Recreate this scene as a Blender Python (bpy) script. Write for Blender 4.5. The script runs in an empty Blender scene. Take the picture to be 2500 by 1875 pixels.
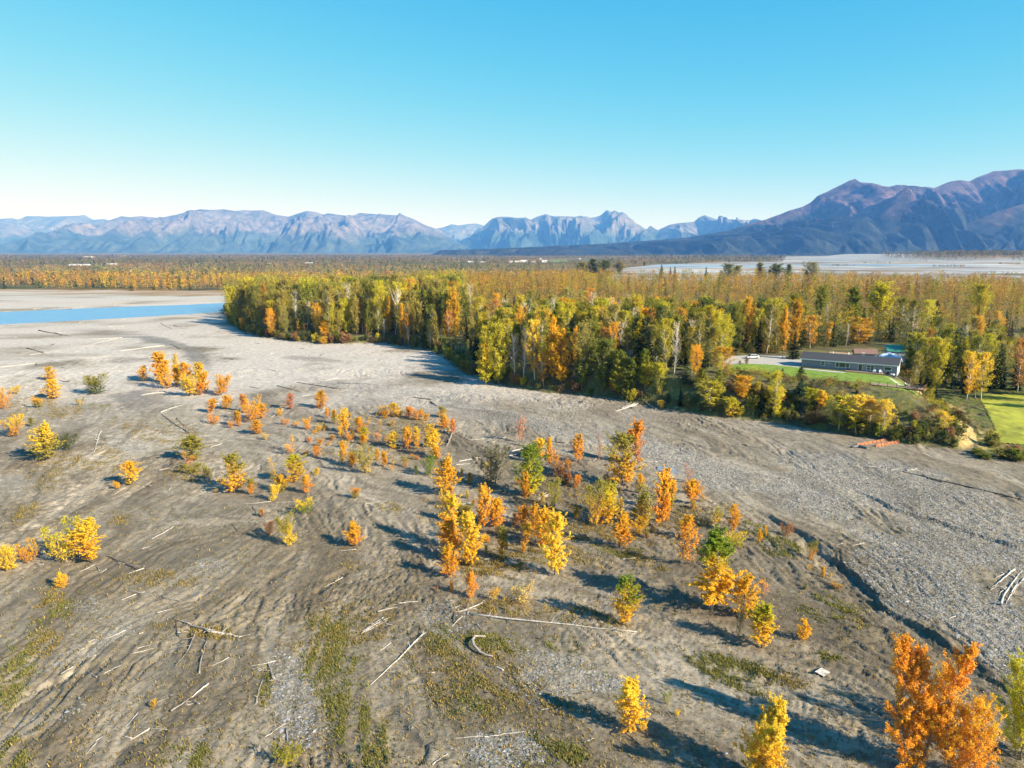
import bpy, bmesh, math, random
import numpy as np
from mathutils import Vector, Matrix

R = math.radians
rng = np.random.default_rng(7)
random.seed(7)
scene = bpy.context.scene
COL = scene.collection

# ------------------------------------------------------------------ camera, sky, sun, exposure
FPX, PITCH, CZ = 1750.0, R(10.5), 46.0           # focal length in photo pixels, tilt below the horizon, drone height
cam_d = bpy.data.cameras.new('camera')
cam = bpy.data.objects.new('camera', cam_d)
COL.objects.link(cam)
cam.location = (0, 0, CZ)
cam.rotation_euler = (R(90) - PITCH, 0, 0)
cam_d.sensor_width = 36.0
cam_d.lens = 36.0 * FPX / 2500.0
cam_d.clip_start = 0.5
cam_d.clip_end = 120000.0
scene.camera = cam

SUN_EL = R(29.0)
SUN_AZ = (0.835, -0.55)                            # where the sun stands, seen from above (x, y)
sun_d = bpy.data.lights.new('sun', 'SUN')
sun_d.energy = 4.9
sun_d.angle = R(0.53)
sun_d.color = (1.0, 0.91, 0.76)
sun = bpy.data.objects.new('sun', sun_d)
COL.objects.link(sun)
sdir = Vector((SUN_AZ[0] * math.cos(SUN_EL), SUN_AZ[1] * math.cos(SUN_EL), math.sin(SUN_EL))).normalized()
sun.rotation_euler = sdir.to_track_quat('Z', 'Y').to_euler()
sun.location = (100, -100, 200)

world = bpy.data.worlds.new('World')
scene.world = world
world.use_nodes = True
wn = world.node_tree
wn.nodes.clear()
w_out = wn.nodes.new('ShaderNodeOutputWorld')
w_bg = wn.nodes.new('ShaderNodeBackground')
w_sky = wn.nodes.new('ShaderNodeTexSky')
w_sky.sky_type = 'NISHITA'
w_sky.sun_disc = False
w_sky.sun_elevation = SUN_EL
w_sky.sun_rotation = math.atan2(SUN_AZ[0], SUN_AZ[1])
w_sky.altitude = 60
w_sky.air_density = 1.0
w_sky.dust_density = 0.0
w_sky.ozone_density = 3.0
w_bg.inputs['Strength'].default_value = 0.1
# the bright end of each channel is held back, as the photograph's exposure does: c -> top * c^p / (c^p + half)
w_sep = wn.nodes.new('ShaderNodeSeparateColor')
w_com = wn.nodes.new('ShaderNodeCombineColor')
wn.links.new(w_sky.outputs['Color'], w_sep.inputs['Color'])
for ch, (pw, half, top) in (('Red', (2.3, 42.0, 5.8)), ('Green', (1.0, 6.5, 7.2)), ('Blue', (1.0, 0.8, 4.1))):
    w_p = wn.nodes.new('ShaderNodeMath')
    w_p.operation = 'POWER'
    w_p.inputs[1].default_value = pw
    w_a = wn.nodes.new('ShaderNodeMath')
    w_a.operation = 'ADD'
    w_a.inputs[1].default_value = half
    w_d = wn.nodes.new('ShaderNodeMath')
    w_d.operation = 'DIVIDE'
    w_m = wn.nodes.new('ShaderNodeMath')
    w_m.operation = 'MULTIPLY'
    w_m.inputs[1].default_value = top
    wn.links.new(w_sep.outputs[ch], w_p.inputs[0])
    wn.links.new(w_p.outputs['Value'], w_a.inputs[0])
    wn.links.new(w_p.outputs['Value'], w_d.inputs[0])
    wn.links.new(w_a.outputs['Value'], w_d.inputs[1])
    wn.links.new(w_d.outputs['Value'], w_m.inputs[0])
    wn.links.new(w_m.outputs['Value'], w_com.inputs[ch])
wn.links.new(w_com.outputs['Color'], w_bg.inputs['Color'])
wn.links.new(w_bg.outputs['Background'], w_out.inputs['Surface'])

scene.view_settings.view_transform = 'Standard'
scene.view_settings.look = 'None'
scene.view_settings.exposure = 1.28
scene.view_settings.gamma = 1.0
scene.render.engine = 'CYCLES'
scene.cycles.max_bounces = 5
scene.cycles.diffuse_bounces = 3
scene.cycles.transmission_bounces = 3
scene.cycles.volume_bounces = 0
scene.cycles.use_denoising = True

# ------------------------------------------------------------------ geometry of the view (photo pixels -> points in the place)
CP, SP = math.cos(PITCH), math.sin(PITCH)
ZONES = {'A': (0, 820, 2.765), 'B': (700, 900, 2.765), 'C': (1300, 950, 2.5525), 'D': (1700, 1275, 2.765),
         'E': (0, 1275, 2.765), 'F': (600, 1275, 2.765), 'G': (1200, 1275, 2.765), 'H': (1700, 800, 2.765),
         'K': (1760, 800, 4.254), 'T': (2000, 600, 4.148), 'U': (1100, 750, 3.16), 'R': (1900, 1000, 3.687),
         'S': (0, 720, 2.212), 'V': (500, 600, 3.687), 'P': (0, 0, 0.8848), 'Q': (1500, 600, 3.687), 'W': (1200, 480, 3.16)}


def Z(z, x, y):
    a, b, s = ZONES[z]
    return a + x / s, b + y / s


def ray(px, py):
    x = (px - 1250.0) / FPX
    y = -(py - 937.5) / FPX
    return np.array([x, CP + y * SP, -SP + y * CP])


def gp(px, py, z=0.0):
    d = ray(px, py)
    t = (z - CZ) / d[2]
    return np.array([d[0] * t, d[1] * t, z])


def PW(pts, z=0.0, zone='P'):
    return np.array([gp(*Z(zone, x, y), z)[:2] for x, y in pts])


def height_to(base, py):
    """height h so that base + h reaches photo row py"""
    k = (937.5 - py) / FPX
    yy = base[1]
    zz = base[2] - CZ
    # (yy*SP + (zz+h)*CP) = k*(yy*CP - (zz+h)*SP)
    return (k * yy * CP - yy * SP) / (CP + k * SP) - zz


def depth_of(p):
    return p[1] * CP - (p[2] - CZ) * SP


# ------------------------------------------------------------------ noise
def _hash(ix, iy, seed):
    h = (ix.astype(np.int64) * 374761393 + iy.astype(np.int64) * 668265263 + seed * 974711) & 0xFFFFFFFF
    h = ((h ^ (h >> 13)) * 1274126177) & 0xFFFFFFFF
    h = (h ^ (h >> 16)) & 0xFFFFFFFF
    h = (h * 2246822519) & 0xFFFFFFFF
    return ((h ^ (h >> 15)) & 0xFFFFFF) / float(0xFFFFFF)


def vnoise(x, y, seed=0):
    x = np.asarray(x, float)
    y = np.asarray(y, float)
    ix, iy = np.floor(x), np.floor(y)
    fx, fy = x - ix, y - iy
    fx = fx * fx * fx * (fx * (fx * 6 - 15) + 10)
    fy = fy * fy * fy * (fy * (fy * 6 - 15) + 10)
    a, b = _hash(ix, iy, seed), _hash(ix + 1, iy, seed)
    c, d = _hash(ix, iy + 1, seed), _hash(ix + 1, iy + 1, seed)
    return (a + (b - a) * fx) * (1 - fy) + (c + (d - c) * fx) * fy


def fbm(x, y, octaves=4, seed=0, gain=0.5):
    s = np.zeros_like(np.asarray(x, float))
    amp, tot = 1.0, 0.0
    ca, sa = math.cos(0.6), math.sin(0.6)
    for o in range(octaves):
        s += amp * vnoise(x, y, seed + o * 17)
        tot += amp
        amp *= gain
        x, y = (x * ca - y * sa) * 2.03 + 5.2, (x * sa + y * ca) * 2.03 + 1.7
    return s / tot


def sstep(a, b, x):
    t = np.clip((x - a) / (b - a), 0, 1)
    return t * t * (3 - 2 * t)


def seg_dist(x, y, poly, closed=False):
    """distance to a polyline, side (positive = right of travel), and share of its length"""
    best = np.full(x.shape, 1e12)
    side = np.zeros(x.shape)
    par = np.zeros(x.shape)
    n = len(poly)
    L = [0.0]
    for i in range(n - 1):
        L.append(L[-1] + math.hypot(*(poly[i + 1] - poly[i])))
    tot = L[-1]
    for i in range(n if closed else n - 1):
        a, b = poly[i], poly[(i + 1) % n]
        dx, dy = b - a
        l2 = dx * dx + dy * dy + 1e-9
        t = np.clip(((x - a[0]) * dx + (y - a[1]) * dy) / l2, 0, 1)
        d = np.hypot(x - a[0] - t * dx, y - a[1] - t * dy)
        m = d < best
        best = np.where(m, d, best)
        cr = dx * (y - a[1]) - dy * (x - a[0])
        side = np.where(m, -np.sign(cr), side)
        if not closed:
            par = np.where(m, (L[i] + t * math.sqrt(l2)) / tot, par)
    return best, side, par


def inside(x, y, poly):
    x = np.asarray(x, float)
    y = np.asarray(y, float)
    r = np.zeros(x.shape, bool)
    n = len(poly)
    for i in range(n):
        x0, y0 = poly[i]
        x1, y1 = poly[(i + 1) % n]
        if y0 == y1:
            continue
        c = ((y0 > y) != (y1 > y)) & (x < (x1 - x0) * (y - y0) / (y1 - y0) + x0)
        r ^= c
    return r


# ------------------------------------------------------------------ the lie of the land
FOOT_PX = [(485, 664), (487, 680), (493, 694), (506, 706), (530, 720), (560, 728), (600, 734), (650, 739), (700, 742),
           (760, 743), (830, 743), (880, 749), (930, 758), (962, 773), (985, 794), (1012, 811), (1060, 828), (1120, 840),
           (1180, 848), (1240, 853), (1300, 859), (1360, 869), (1420, 879), (1480, 888), (1540, 897), (1600, 904),
           (1650, 909), (1700, 915), (1760, 926), (1820, 936), (1860, 943), (1920, 953), (1980, 960), (2040, 965), (2085, 968)]
foot = PW(FOOT_PX)
corner = foot[-1]
back_right = np.array([[foot[-1][0] + 6, foot[-1][1] + 5], [foot[-1][0] + 14, foot[-1][1] + 18], [foot[-1][0] + 20, foot[-1][1] + 40],
                       [foot[-1][0] + 34, foot[-1][1] + 75], [260, 330], [420, 560], [520, 690]])
back_left = np.array([[300, 740], [60, 780], [-60, 800], [-105, 720], [-118, 620]])
forest_poly = np.vstack([foot, back_right, back_left])
river_up = PW([(-700, 690), (-300, 684), (0, 674), (150, 667), (300, 661), (400, 658), (520, 652), (640, 645)], -0.3)
river_low = PW([(-700, 722), (-300, 714), (0, 701), (120, 695), (250, 688), (350, 682), (430, 677), (487, 673), (560, 664), (640, 655)], -0.3)
river_poly = np.vstack([river_up, river_low[::-1]])
side_channel = PW([(240, 667), (300, 660), (380, 653), (440, 649), (490, 645), (560, 640)])

# cut banks: polyline, drop on its left side (m), how far the drop runs out (m)
SCARPS = [
    (PW([(330, -120), (640, 20), (760, 110), (850, 190), (960, 290), (1070, 380), (1200, 490), (1330, 590), (1480, 700), (1640, 790), (1850, 930), (2050, 1040), (2300, 1150)], 0, 'D'), .72, 7.0),
    (PW([(700, 700), (1000, 860), (1400, 990), (1520, 1040), (1700, 1080), (1900, 1150), (2212, 1215), (2500, 1290)], 0, 'R'), 0.45, 5.0),
    (PW([(300, 300), (900, 420), (1200, 520), (1500, 640)], 0, 'B'), 0.3, 4.0),
    (PW([(750, 270), (1000, 330), (1300, 400), (1700, 470), (2042, 530)], 0, 'C'), 0.3, 4.0),
    (PW([(1850, 540), (1750, 420), (1900, 300), (2050, 180)], 0, 'E'), 0.25, 2.0),
    (PW([(120, 1180), (330, 1060), (560, 1000), (760, 900)], 0, 'E'), 0.25, 2.5),
    (PW([(730, 1655), (830, 1510), (960, 1400)], 0, 'E'), 0.25, 2.0),
    (PW([(0, 890), (150, 860), (270, 960), (250, 1080), (120, 1180)], 0, 'A'), 0.3, 3.0),
    (PW([(960, 1230), (1080, 1370), (1200, 1500), (1260, 1640)], 0, 'F'), 0.3, 2.0),
    (PW([(510, 580), (490, 480), (540, 400), (650, 330), (800, 290)], 0, 'F'), 0.3, 2.0),
]


def terrace_height(x, y):
    d, _, _ = seg_dist(x, y, forest_poly, True)
    ins = inside(x, y, forest_poly)
    d = np.where(ins, d, -d)
    top = 3.5 + 5.5 * sstep(-60, 40, x) - 2.0 * sstep(350, 650, y)
    wid = 7.0 + 4.5 * sstep(30, 80, x) + 5.5 * sstep(86, 98, x)
    t = np.clip(d / wid, 0, 1)
    h = top * (0.55 * t + 0.45 * sstep(0, 1, t))
    return h, d


def H(x, y, micro=None):
    x = np.asarray(x, float)
    y = np.asarray(y, float)
    h, d = terrace_height(x, y)
    low = (d <= 0)
    bed = (fbm(x / 38, y / 38, 3, 3) - 0.5) * 0.9 + (fbm(x / 9, y / 9, 3, 9) - 0.5) * 0.28
    near = 1 - sstep(300, 700, np.hypot(x, y))
    bed = bed * (0.35 + 0.65 * near)
    for poly, drop, run in SCARPS:
        ds, side, par = seg_dist(x, y, poly)
        fade = sstep(0.0, 0.14, par) * (1 - sstep(0.86, 1.0, par))
        wob = (fbm(x / 3.0, y / 3.0, 2, 31) - 0.5) * 1.4 + (fbm(x / 11, y / 11, 2, 33) - .5) * 3.2
        sd = -ds * side + wob
        prof = -drop * np.where(sd > 0, 1 - sstep(0.0, 0.55, sd), 1.0) * (1 - sstep(0.6, run, -sd)) * (ds < run + 2)
        bed += prof * fade
    # the river lies in a shallow trough
    rd, _, _ = seg_dist(x, y, river_poly, True)
    rin = inside(x, y, river_poly)
    bed = np.where(rin, -0.3 - 0.9 * sstep(0, 14, rd), np.where(rd < 40, bed * sstep(0, 40, rd) - 0.3 * (1 - sstep(0, 10, rd)) + 0.05, bed))
    sc, _, _ = seg_dist(x, y, side_channel)
    bed -= 0.0 * sc
    rough = (fbm(x / 6, y / 6, 3, 21) - 0.5) * 0.9
    z = np.where(low, bed * 1.0 + 1.1 * sstep(0, 12, x - (corner[0] + 8)) * sstep(corner[1] - 4, corner[1] + 6, y) * (y < 700),
                 bed * (1 - sstep(0, 3, d)) + h + rough * sstep(0, 4, d) * (1 - sstep(7, 11, d)))
    iz = inside(x, y, ISLE)
    if iz.any():
        idd, _, _ = seg_dist(x[iz], y[iz], ISLE, True)
        z = z.copy()
        z[iz] += 24 * sstep(0, 90, idd)
    far = sstep(900, 2600, y)
    z = z + far * (fbm(x / 900, y / 900, 3, 41) - 0.5) * 8 * (1 - inside(x, y, BRAID)) - far * 0.0
    return z


BRAID = PW([(1322, 592), (1345, 580), (1420, 572), (1560, 567), (1690, 566), (1700, 554), (1850, 552.5), (1975, 553), (1990, 562), (2230, 566), (2600, 570), (2600, 620), (1322, 620)])


ISLE = np.vstack([PW([(1972, 561.5), (2060, 564), (2230, 566), (2600, 567)]), [[4300, 5600], [2600, 6000]]])


def Hs(x, y):
    return float(H(np.array([x]), np.array([y]))[0])


def gpt(px, py):
    """point of the land under a photo pixel"""
    z = 0.0
    for _ in range(14):
        p = gp(px, py, z)
        z = 0.5 * z + 0.5 * Hs(p[0], p[1])
    p = gp(px, py, z)
    return np.array([p[0], p[1], Hs(p[0], p[1])])


# ------------------------------------------------------------------ helpers: meshes, objects, properties
def mesh_np(name, verts, faces, mats=(), smooth=False, colors=None):
    """faces: (M,k) array of equal-sized faces"""
    me = bpy.data.meshes.new(name)
    verts = np.ascontiguousarray(verts, np.float32)
    faces = np.ascontiguousarray(faces, np.int32)
    m, k = faces.shape
    me.vertices.add(len(verts))
    me.vertices.foreach_set('co', verts.ravel())
    me.loops.add(m * k)
    me.loops.foreach_set('vertex_index', faces.ravel())
    me.polygons.add(m)
    me.polygons.foreach_set('loop_start', np.arange(0, m * k, k, dtype=np.int32))
    me.polygons.foreach_set('loop_total', np.full(m, k, np.int32))
    if smooth:
        me.polygons.foreach_set('use_smooth', np.ones(m, bool))
    me.update(calc_edges=True)
    for cname, arr in (colors or {}).items():
        a = me.attributes.new(cname, 'FLOAT_COLOR', 'POINT')
        arr = np.asarray(arr, np.float32)
        if arr.shape[1] == 3:
            arr = np.hstack([arr, np.ones((len(arr), 1), np.float32)])
        a.data.foreach_set('color', np.ascontiguousarray(arr).ravel())
    for mt in mats:
        me.materials.append(mt)
    return me


def obj(name, me, parent=None, loc=None, rz=None):
    o = bpy.data.objects.new(name, me)
    COL.objects.link(o)
    if parent is not None:
        o.parent = parent
    if loc is not None:
        o.location = loc
    if rz is not None:
        o.rotation_euler = (0, 0, rz)
    return o


def tag(o, label=None, cat=None, group=None, kind=None):
    for k, v in (('label', label), ('category', cat), ('group', group), ('kind', kind)):
        if v:
            o[k] = v
    return o


def empty(name, loc, rz=0.0):
    o = bpy.data.objects.new(name, None)
    COL.objects.link(o)
    o.location = loc
    o.rotation_euler = (0, 0, rz)
    o.empty_display_size = 0.5
    return o


class MB:
    """collects boxes, tubes and polygons into one mesh"""

    def __init__(self):
        self.v, self.f = [], []

    def poly(self, pts):
        i = len(self.v)
        self.v += [tuple(p) for p in pts]
        self.f.append(tuple(range(i, i + len(pts))))

    def box(self, x0, x1, y0, y1, z0, z1):
        i = len(self.v)
        self.v += [(x, y, z) for z in (z0, z1) for y in (y0, y1) for x in (x0, x1)]
        self.f += [tuple(i + j for j in q) for q in ((0, 2, 3, 1), (4, 5, 7, 6), (0, 1, 5, 4), (2, 6, 7, 3), (0, 4, 6, 2), (1, 3, 7, 5))]

    def prism(self, pts, off):
        """closed polygon pts extruded by the vector off"""
        n = len(pts)
        i = len(self.v)
        self.v += [tuple(p) for p in pts] + [tuple(np.add(p, off)) for p in pts]
        self.f.append(tuple(i + k for k in range(n))[::-1])
        self.f.append(tuple(i + n + k for k in range(n)))
        for k in range(n):
            self.f.append((i + k, i + (k + 1) % n, i + n + (k + 1) % n, i + n + k))

    def tube(self, path, rad, sides=6, cap=True):
        path = [Vector(p) for p in path]
        i = len(self.v)
        n = len(path)
        for k, p in enumerate(path):
            t = (path[min(k + 1, n - 1)] - path[max(k - 1, 0)])
            t = t.normalized() if t.length > 1e-6 else Vector((0, 0, 1))
            u = t.cross(Vector((0, 0, 1)))
            if u.length < 1e-3:
                u = Vector((1, 0, 0))
            u.normalize()
            w = t.cross(u)
            for s in range(sides):
                a = 2 * math.pi * s / sides
                self.v.append(tuple(p + (u * math.cos(a) + w * math.sin(a)) * rad[k]))
        for k in range(n - 1):
            for s in range(sides):
                s2 = (s + 1) % sides
                self.f.append((i + k * sides + s, i + k * sides + s2, i + (k + 1) * sides + s2, i + (k + 1) * sides + s))
        if cap:
            self.f.append(tuple(i + s for s in range(sides))[::-1])
            self.f.append(tuple(i + (n - 1) * sides + s for s in range(sides)))

    def mesh(self, name, mat, smooth=False, bevel=0.0):
        me = bpy.data.meshes.new(name)
        me.from_pydata(self.v, [], self.f)
        bm = bmesh.new()
        bm.from_mesh(me)
        bmesh.ops.recalc_face_normals(bm, faces=bm.faces)
        if bevel:
            bmesh.ops.bevel(bm, geom=list(bm.edges), offset=bevel, segments=2, affect='EDGES')
        if smooth:
            for f in bm.faces:
                f.smooth = True
        bm.to_mesh(me)
        bm.free()
        me.materials.append(mat)
        return me

    def build(self, name, mat, parent=None, smooth=False, bevel=0.0):
        return obj(name, self.mesh(name, mat, smooth, bevel), parent)


# ------------------------------------------------------------------ materials
def new_mat(name):
    m = bpy.data.materials.new(name)
    m.use_nodes = True
    nt = m.node_tree
    nt.nodes.clear()
    out = nt.nodes.new('ShaderNodeOutputMaterial')
    return m, nt, out


def N(nt, kind, **kw):
    n = nt.nodes.new(kind)
    for k, v in kw.items():
        if k in n.inputs:
            n.inputs[k].default_value = v
        else:
            setattr(n, k, v)
    return n


def noise_node(nt, scale, detail=4.0, rough=0.55, vec=None, dist=0.0):
    n = N(nt, 'ShaderNodeTexNoise', Scale=scale, Detail=detail, Roughness=rough, Distortion=dist)
    if vec is not None:
        nt.links.new(vec, n.inputs['Vector'])
    return n


def ramp(nt, fac, stops):
    r = nt.nodes.new('ShaderNodeValToRGB')
    e = r.color_ramp.elements
    while len(e) < len(stops):
        e.new(0.5)
    for k, (p, c) in enumerate(stops):
        e[k].position = p
        e[k].color = (*c, 1) if len(c) == 3 else c
    nt.links.new(fac, r.inputs['Fac'])
    return r


def simple_mat(name, col, rough=0.7, noise=0.0, nscale=3.0, metallic=0.0, bump=0.0, spec=0.4, stretch=None):
    m, nt, out = new_mat(name)
    b = N(nt, 'ShaderNodeBsdfPrincipled', Roughness=rough, Metallic=metallic)
    b.inputs['Specular IOR Level'].default_value = spec
    b.inputs['Base Color'].default_value = (*col, 1)
    if noise or bump:
        tc = N(nt, 'ShaderNodeTexCoord')
        v = tc.outputs['Object']
        if stretch:
            mp = N(nt, 'ShaderNodeMapping')
            mp.inputs['Scale'].default_value = stretch
            nt.links.new(v, mp.inputs['Vector'])
            v = mp.outputs['Vector']
        n = noise_node(nt, nscale, 5.0, 0.6, v)
        lo = tuple(max(0, c * (1 - noise)) for c in col)
        hi = tuple(min(1, c * (1 + noise)) for c in col)
        r = ramp(nt, n.outputs['Fac'], [(0.3, lo), (0.7, hi)])
        nt.links.new(r.outputs['Color'], b.inputs['Base Color'])
        if bump:
            bp = N(nt, 'ShaderNodeBump', Strength=bump, Distance=0.05)
            nt.links.new(n.outputs['Fac'], bp.inputs['Height'])
            nt.links.new(bp.outputs['Normal'], b.inputs['Normal'])
    nt.links.new(b.outputs['BSDF'], out.inputs['Surface'])
    return m


def leaf_mat(name, stuff=False, trans=0.35):
    """leaves: colour from the object's two properties (lower and upper leaf colour), varied leaf by leaf"""
    m, nt, out = new_mat(name)
    if stuff:
        a = N(nt, 'ShaderNodeAttribute', attribute_name='leafcol', attribute_type='GEOMETRY')
        col = a.outputs['Color']
    else:
        lo = N(nt, 'ShaderNodeAttribute', attribute_name='leaf_low', attribute_type='OBJECT')
        hi = N(nt, 'ShaderNodeAttribute', attribute_name='leaf_top', attribute_type='OBJECT')
        g = N(nt, 'ShaderNodeAttribute', attribute_name='leafvar', attribute_type='GEOMETRY')
        sp = N(nt, 'ShaderNodeSeparateColor')
        nt.links.new(g.outputs['Color'], sp.inputs['Color'])
        mx = N(nt, 'ShaderNodeMix', data_type='RGBA')
        nt.links.new(sp.outputs['Red'], mx.inputs['Factor'])
        nt.links.new(lo.outputs['Color'], mx.inputs[6])
        nt.links.new(hi.outputs['Color'], mx.inputs[7])
        hs = N(nt, 'ShaderNodeHueSaturation')
        # hue and value differ a little from leaf to leaf
        mh = N(nt, 'ShaderNodeMapRange')
        mh.inputs['To Min'].default_value = 0.478
        mh.inputs['To Max'].default_value = 0.518
        nt.links.new(sp.outputs['Green'], mh.inputs['Value'])
        mv = N(nt, 'ShaderNodeMapRange')
        mv.inputs['To Min'].default_value = 0.7
        mv.inputs['To Max'].default_value = 1.3
        nt.links.new(sp.outputs['Blue'], mv.inputs['Value'])
        nt.links.new(mh.outputs['Result'], hs.inputs['Hue'])
        nt.links.new(mv.outputs['Result'], hs.inputs['Value'])
        nt.links.new(mx.outputs[2], hs.inputs['Color'])
        col = hs.outputs['Color']
    d = N(nt, 'ShaderNodeBsdfDiffuse')
    t = N(nt, 'ShaderNodeBsdfTranslucent')
    nt.links.new(col, d.inputs['Color'])
    nt.links.new(col, t.inputs['Color'])
    ms = N(nt, 'ShaderNodeMixShader', Fac=trans)
    nt.links.new(d.outputs['BSDF'], ms.inputs[1])
    nt.links.new(t.outputs['BSDF'], ms.inputs[2])
    nt.links.new(ms.outputs['Shader'], out.inputs['Surface'])
    return m


M_leaf = leaf_mat('leaf')
M_needle = leaf_mat('needle', trans=0.1)
M_leafstuff = leaf_mat('distant_leaf', stuff=True, trans=0.25)
M_bark = simple_mat('grey_bark', (0.20, 0.17, 0.14), 0.9, 0.35, 6.0)
M_birch = simple_mat('white_bark', (0.62, 0.58, 0.52), 0.8, 0.35, 5.0)
M_darkbark = simple_mat('dark_bark', (0.08, 0.065, 0.05), 0.9, 0.35, 6.0)
M_drift = simple_mat('bleached_wood', (.42, .385, .345), 0.85, 0.4, 4.0, stretch=(1, 1, 1))
M_driftdark = simple_mat('dark_wet_wood', (0.10, 0.085, 0.07), 0.8, 0.4, 4.0)
M_driftgrey = simple_mat('grey_weathered_wood', (0.27, 0.235, 0.20), 0.85, 0.4, 4.0)


# ------------------------------------------------------------------ ground sheet
def axis(pts):
    out = []
    for (a, b, n) in pts:
        out += list(np.linspace(a, b, n, endpoint=False))
    out.append(pts[-1][1])
    return np.array(out)


LIM = 37000.0
gx = np.geomspace(200, LIM, 90)
xs = np.concatenate([-gx[::-1], axis([(-199, -62, 390), (-62, 66, 580), (66, 199, 390)]), gx])
yn = np.geomspace(44, 330, 580)
ys = np.concatenate([[-3000, -1200, -500, -200, -80, -20, 10, 30, 38, 42], yn, np.geomspace(332, 1600, 190), np.geomspace(1620, LIM, 100)])
GX, GY = np.meshgrid(xs, ys)
gxf, gyf = GX.ravel(), GY.ravel()

# flow of the floods: arrows over the photo, spread over the land
ARROWS = [('E', 150, 1150, 700, 850), ('E', 400, 1030, 900, 800), ('E', 200, 1500, 700, 1200), ('E', 760, 1640, 900, 1430),
          ('E', 1000, 900, 1500, 700), ('E', 1200, 1300, 1450, 1050), ('E', 1150, 330, 1400, 150), ('E', 1800, 380, 1980, 170),
          ('E', 900, 200, 1500, 120), ('E', 300, 700, 700, 480), ('E', 1550, 1500, 1750, 1000),
          ('F', 380, 500, 640, 1150), ('F', 640, 1150, 900, 1600), ('F', 1000, 900, 900, 1100), ('F', 700, 600, 1100, 500), ('F', 950, 200, 1100, 480),
          ('F', 1300, 780, 2000, 1200), ('F', 1500, 1300, 2200, 1600), ('F', 1000, 1200, 1300, 1600),
          ('G', 300, 850, 800, 1150), ('G', 1000, 850, 1250, 1000), ('G', 1300, 1100, 2200, 1600), ('G', 700, 1150, 1500, 1600), ('G', 1500, 800, 2200, 950),
          ('D', 680, 60, 2000, 1000), ('D', 1200, 100, 2200, 700), ('D', 200, 250, 1100, 650), ('D', 700, 800, 2000, 1300),
          ('R', 0, 500, 1500, 900), ('R', 200, 200, 2200, 600), ('R', 1000, 900, 2200, 1300),
          ('C', 0, 100, 2000, 500), ('C', 600, 600, 1500, 850), ('B', 300, 150, 1700, 450), ('B', 200, 700, 560, 1000), ('B', 500, 700, 1000, 800), ('B', 1200, 1400, 2000, 1450),
          ('A', 1200, 1100, 2000, 1250), ('A', 0, 200, 1000, 80), ('A', 1500, 150, 2212, 250), ('A', 100, 1400, 300, 900), ('A', 400, 900, 900, 700), ('A', 900, 700, 1800, 720),
          ('A', 600, 1200, 1100, 1000), ('S', 0, 300, 900, 220), ('S', 900, 230, 2000, 420), ('S', 0, 60, 1000, 30)]
fa = np.array([gp(*Z(z, a, b))[:2] for z, a, b, c, d in ARROWS])
fb = np.array([gp(*Z(z, c, d))[:2] for z, a, b, c, d in ARROWS])
fm, fv = (fa + fb) / 2, fb - fa
fv /= np.linalg.norm(fv, axis=1)[:, None]
fv *= np.where(fv[:, :1] < 0, -1, 1)


def flow(x, y):
    x2, y2 = x + (fbm(x / 14, y / 14, 2, 61) - .5) * 16, y + (fbm(x / 14, y / 14, 2, 67) - .5) * 16
    c2 = np.zeros(x.shape)
    s2 = np.zeros(x.shape)
    for (mx, my), (vx, vy) in zip(fm, fv):
        w = 1.0 / (((x2 - mx) ** 2 + (y2 - my) ** 2) + 30.0) ** 1.5
        c2 += w * (vx * vx - vy * vy)
        s2 += w * 2 * vx * vy
    a = 0.5 * np.arctan2(s2, c2) + (fbm(x / 11, y / 11, 3, 71) - .5) * 1.5
    return np.cos(a), np.sin(a)


ix0, ix1 = np.searchsorted(xs, -199), np.searchsorted(xs, 199)
iy0, iy1 = np.searchsorted(ys, 44), np.searchsorted(ys, 700)
sub = np.zeros(GX.shape, bool)
sub[iy0:iy1, ix0:ix1] = True
sx, sy = GX[iy0:iy1, ix0:ix1].ravel(), GY[iy0:iy1, ix0:ix1].ravel()
vx, vy = flow(sx, sy)
scl = 0.75 + sy / 260.0                             # streaks are drawn a little larger farther off, where the sheet is coarser


def streaks(freq, length, steps, seed):
    acc = np.zeros(sx.shape)
    for sgn in (1, -1):
        px, py = sx.copy(), sy.copy()
        cvx, cvy = vx.reshape(iy1 - iy0, -1), vy.reshape(iy1 - iy0, -1)
        for k in range(steps):
            jx = np.clip(np.searchsorted(xs, px) - ix0, 0, ix1 - ix0 - 1)
            jy = np.clip(np.searchsorted(ys, py) - iy0, 0, iy1 - iy0 - 1)
            ux, uy = cvx[jy, jx], cvy[jy, jx]
            px = px + sgn * ux * length / steps * scl
            py = py + sgn * uy * length / steps * scl
            acc += vnoise(px * freq / scl, py * freq / scl, seed)
    acc /= 2 * steps
    acc = (acc - acc.mean()) / (acc.std() + 1e-6)
    return acc


st_fine = streaks(1.9, 5.0, 7, 101)
st_wide = streaks(0.42, 14.0, 8, 131)
st_band = streaks(0.13, 46.0, 12, 151)

print('ground', len(gxf))
z0 = H(gxf, gyf)
D_in = terrace_height(gxf, gyf)[1]
streak = np.zeros(gxf.shape)
streak_w = np.zeros(gxf.shape)
streak[sub.ravel()] = st_fine
streak_w[sub.ravel()] = st_wide
band = np.zeros(gxf.shape)
band[sub.ravel()] = st_band
# scour steps: slow rise, sudden drop, along the flow
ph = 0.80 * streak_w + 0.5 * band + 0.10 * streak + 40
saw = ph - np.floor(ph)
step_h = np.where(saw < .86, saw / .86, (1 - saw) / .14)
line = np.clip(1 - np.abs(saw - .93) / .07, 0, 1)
in_sub = sub.ravel().astype(float)


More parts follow.
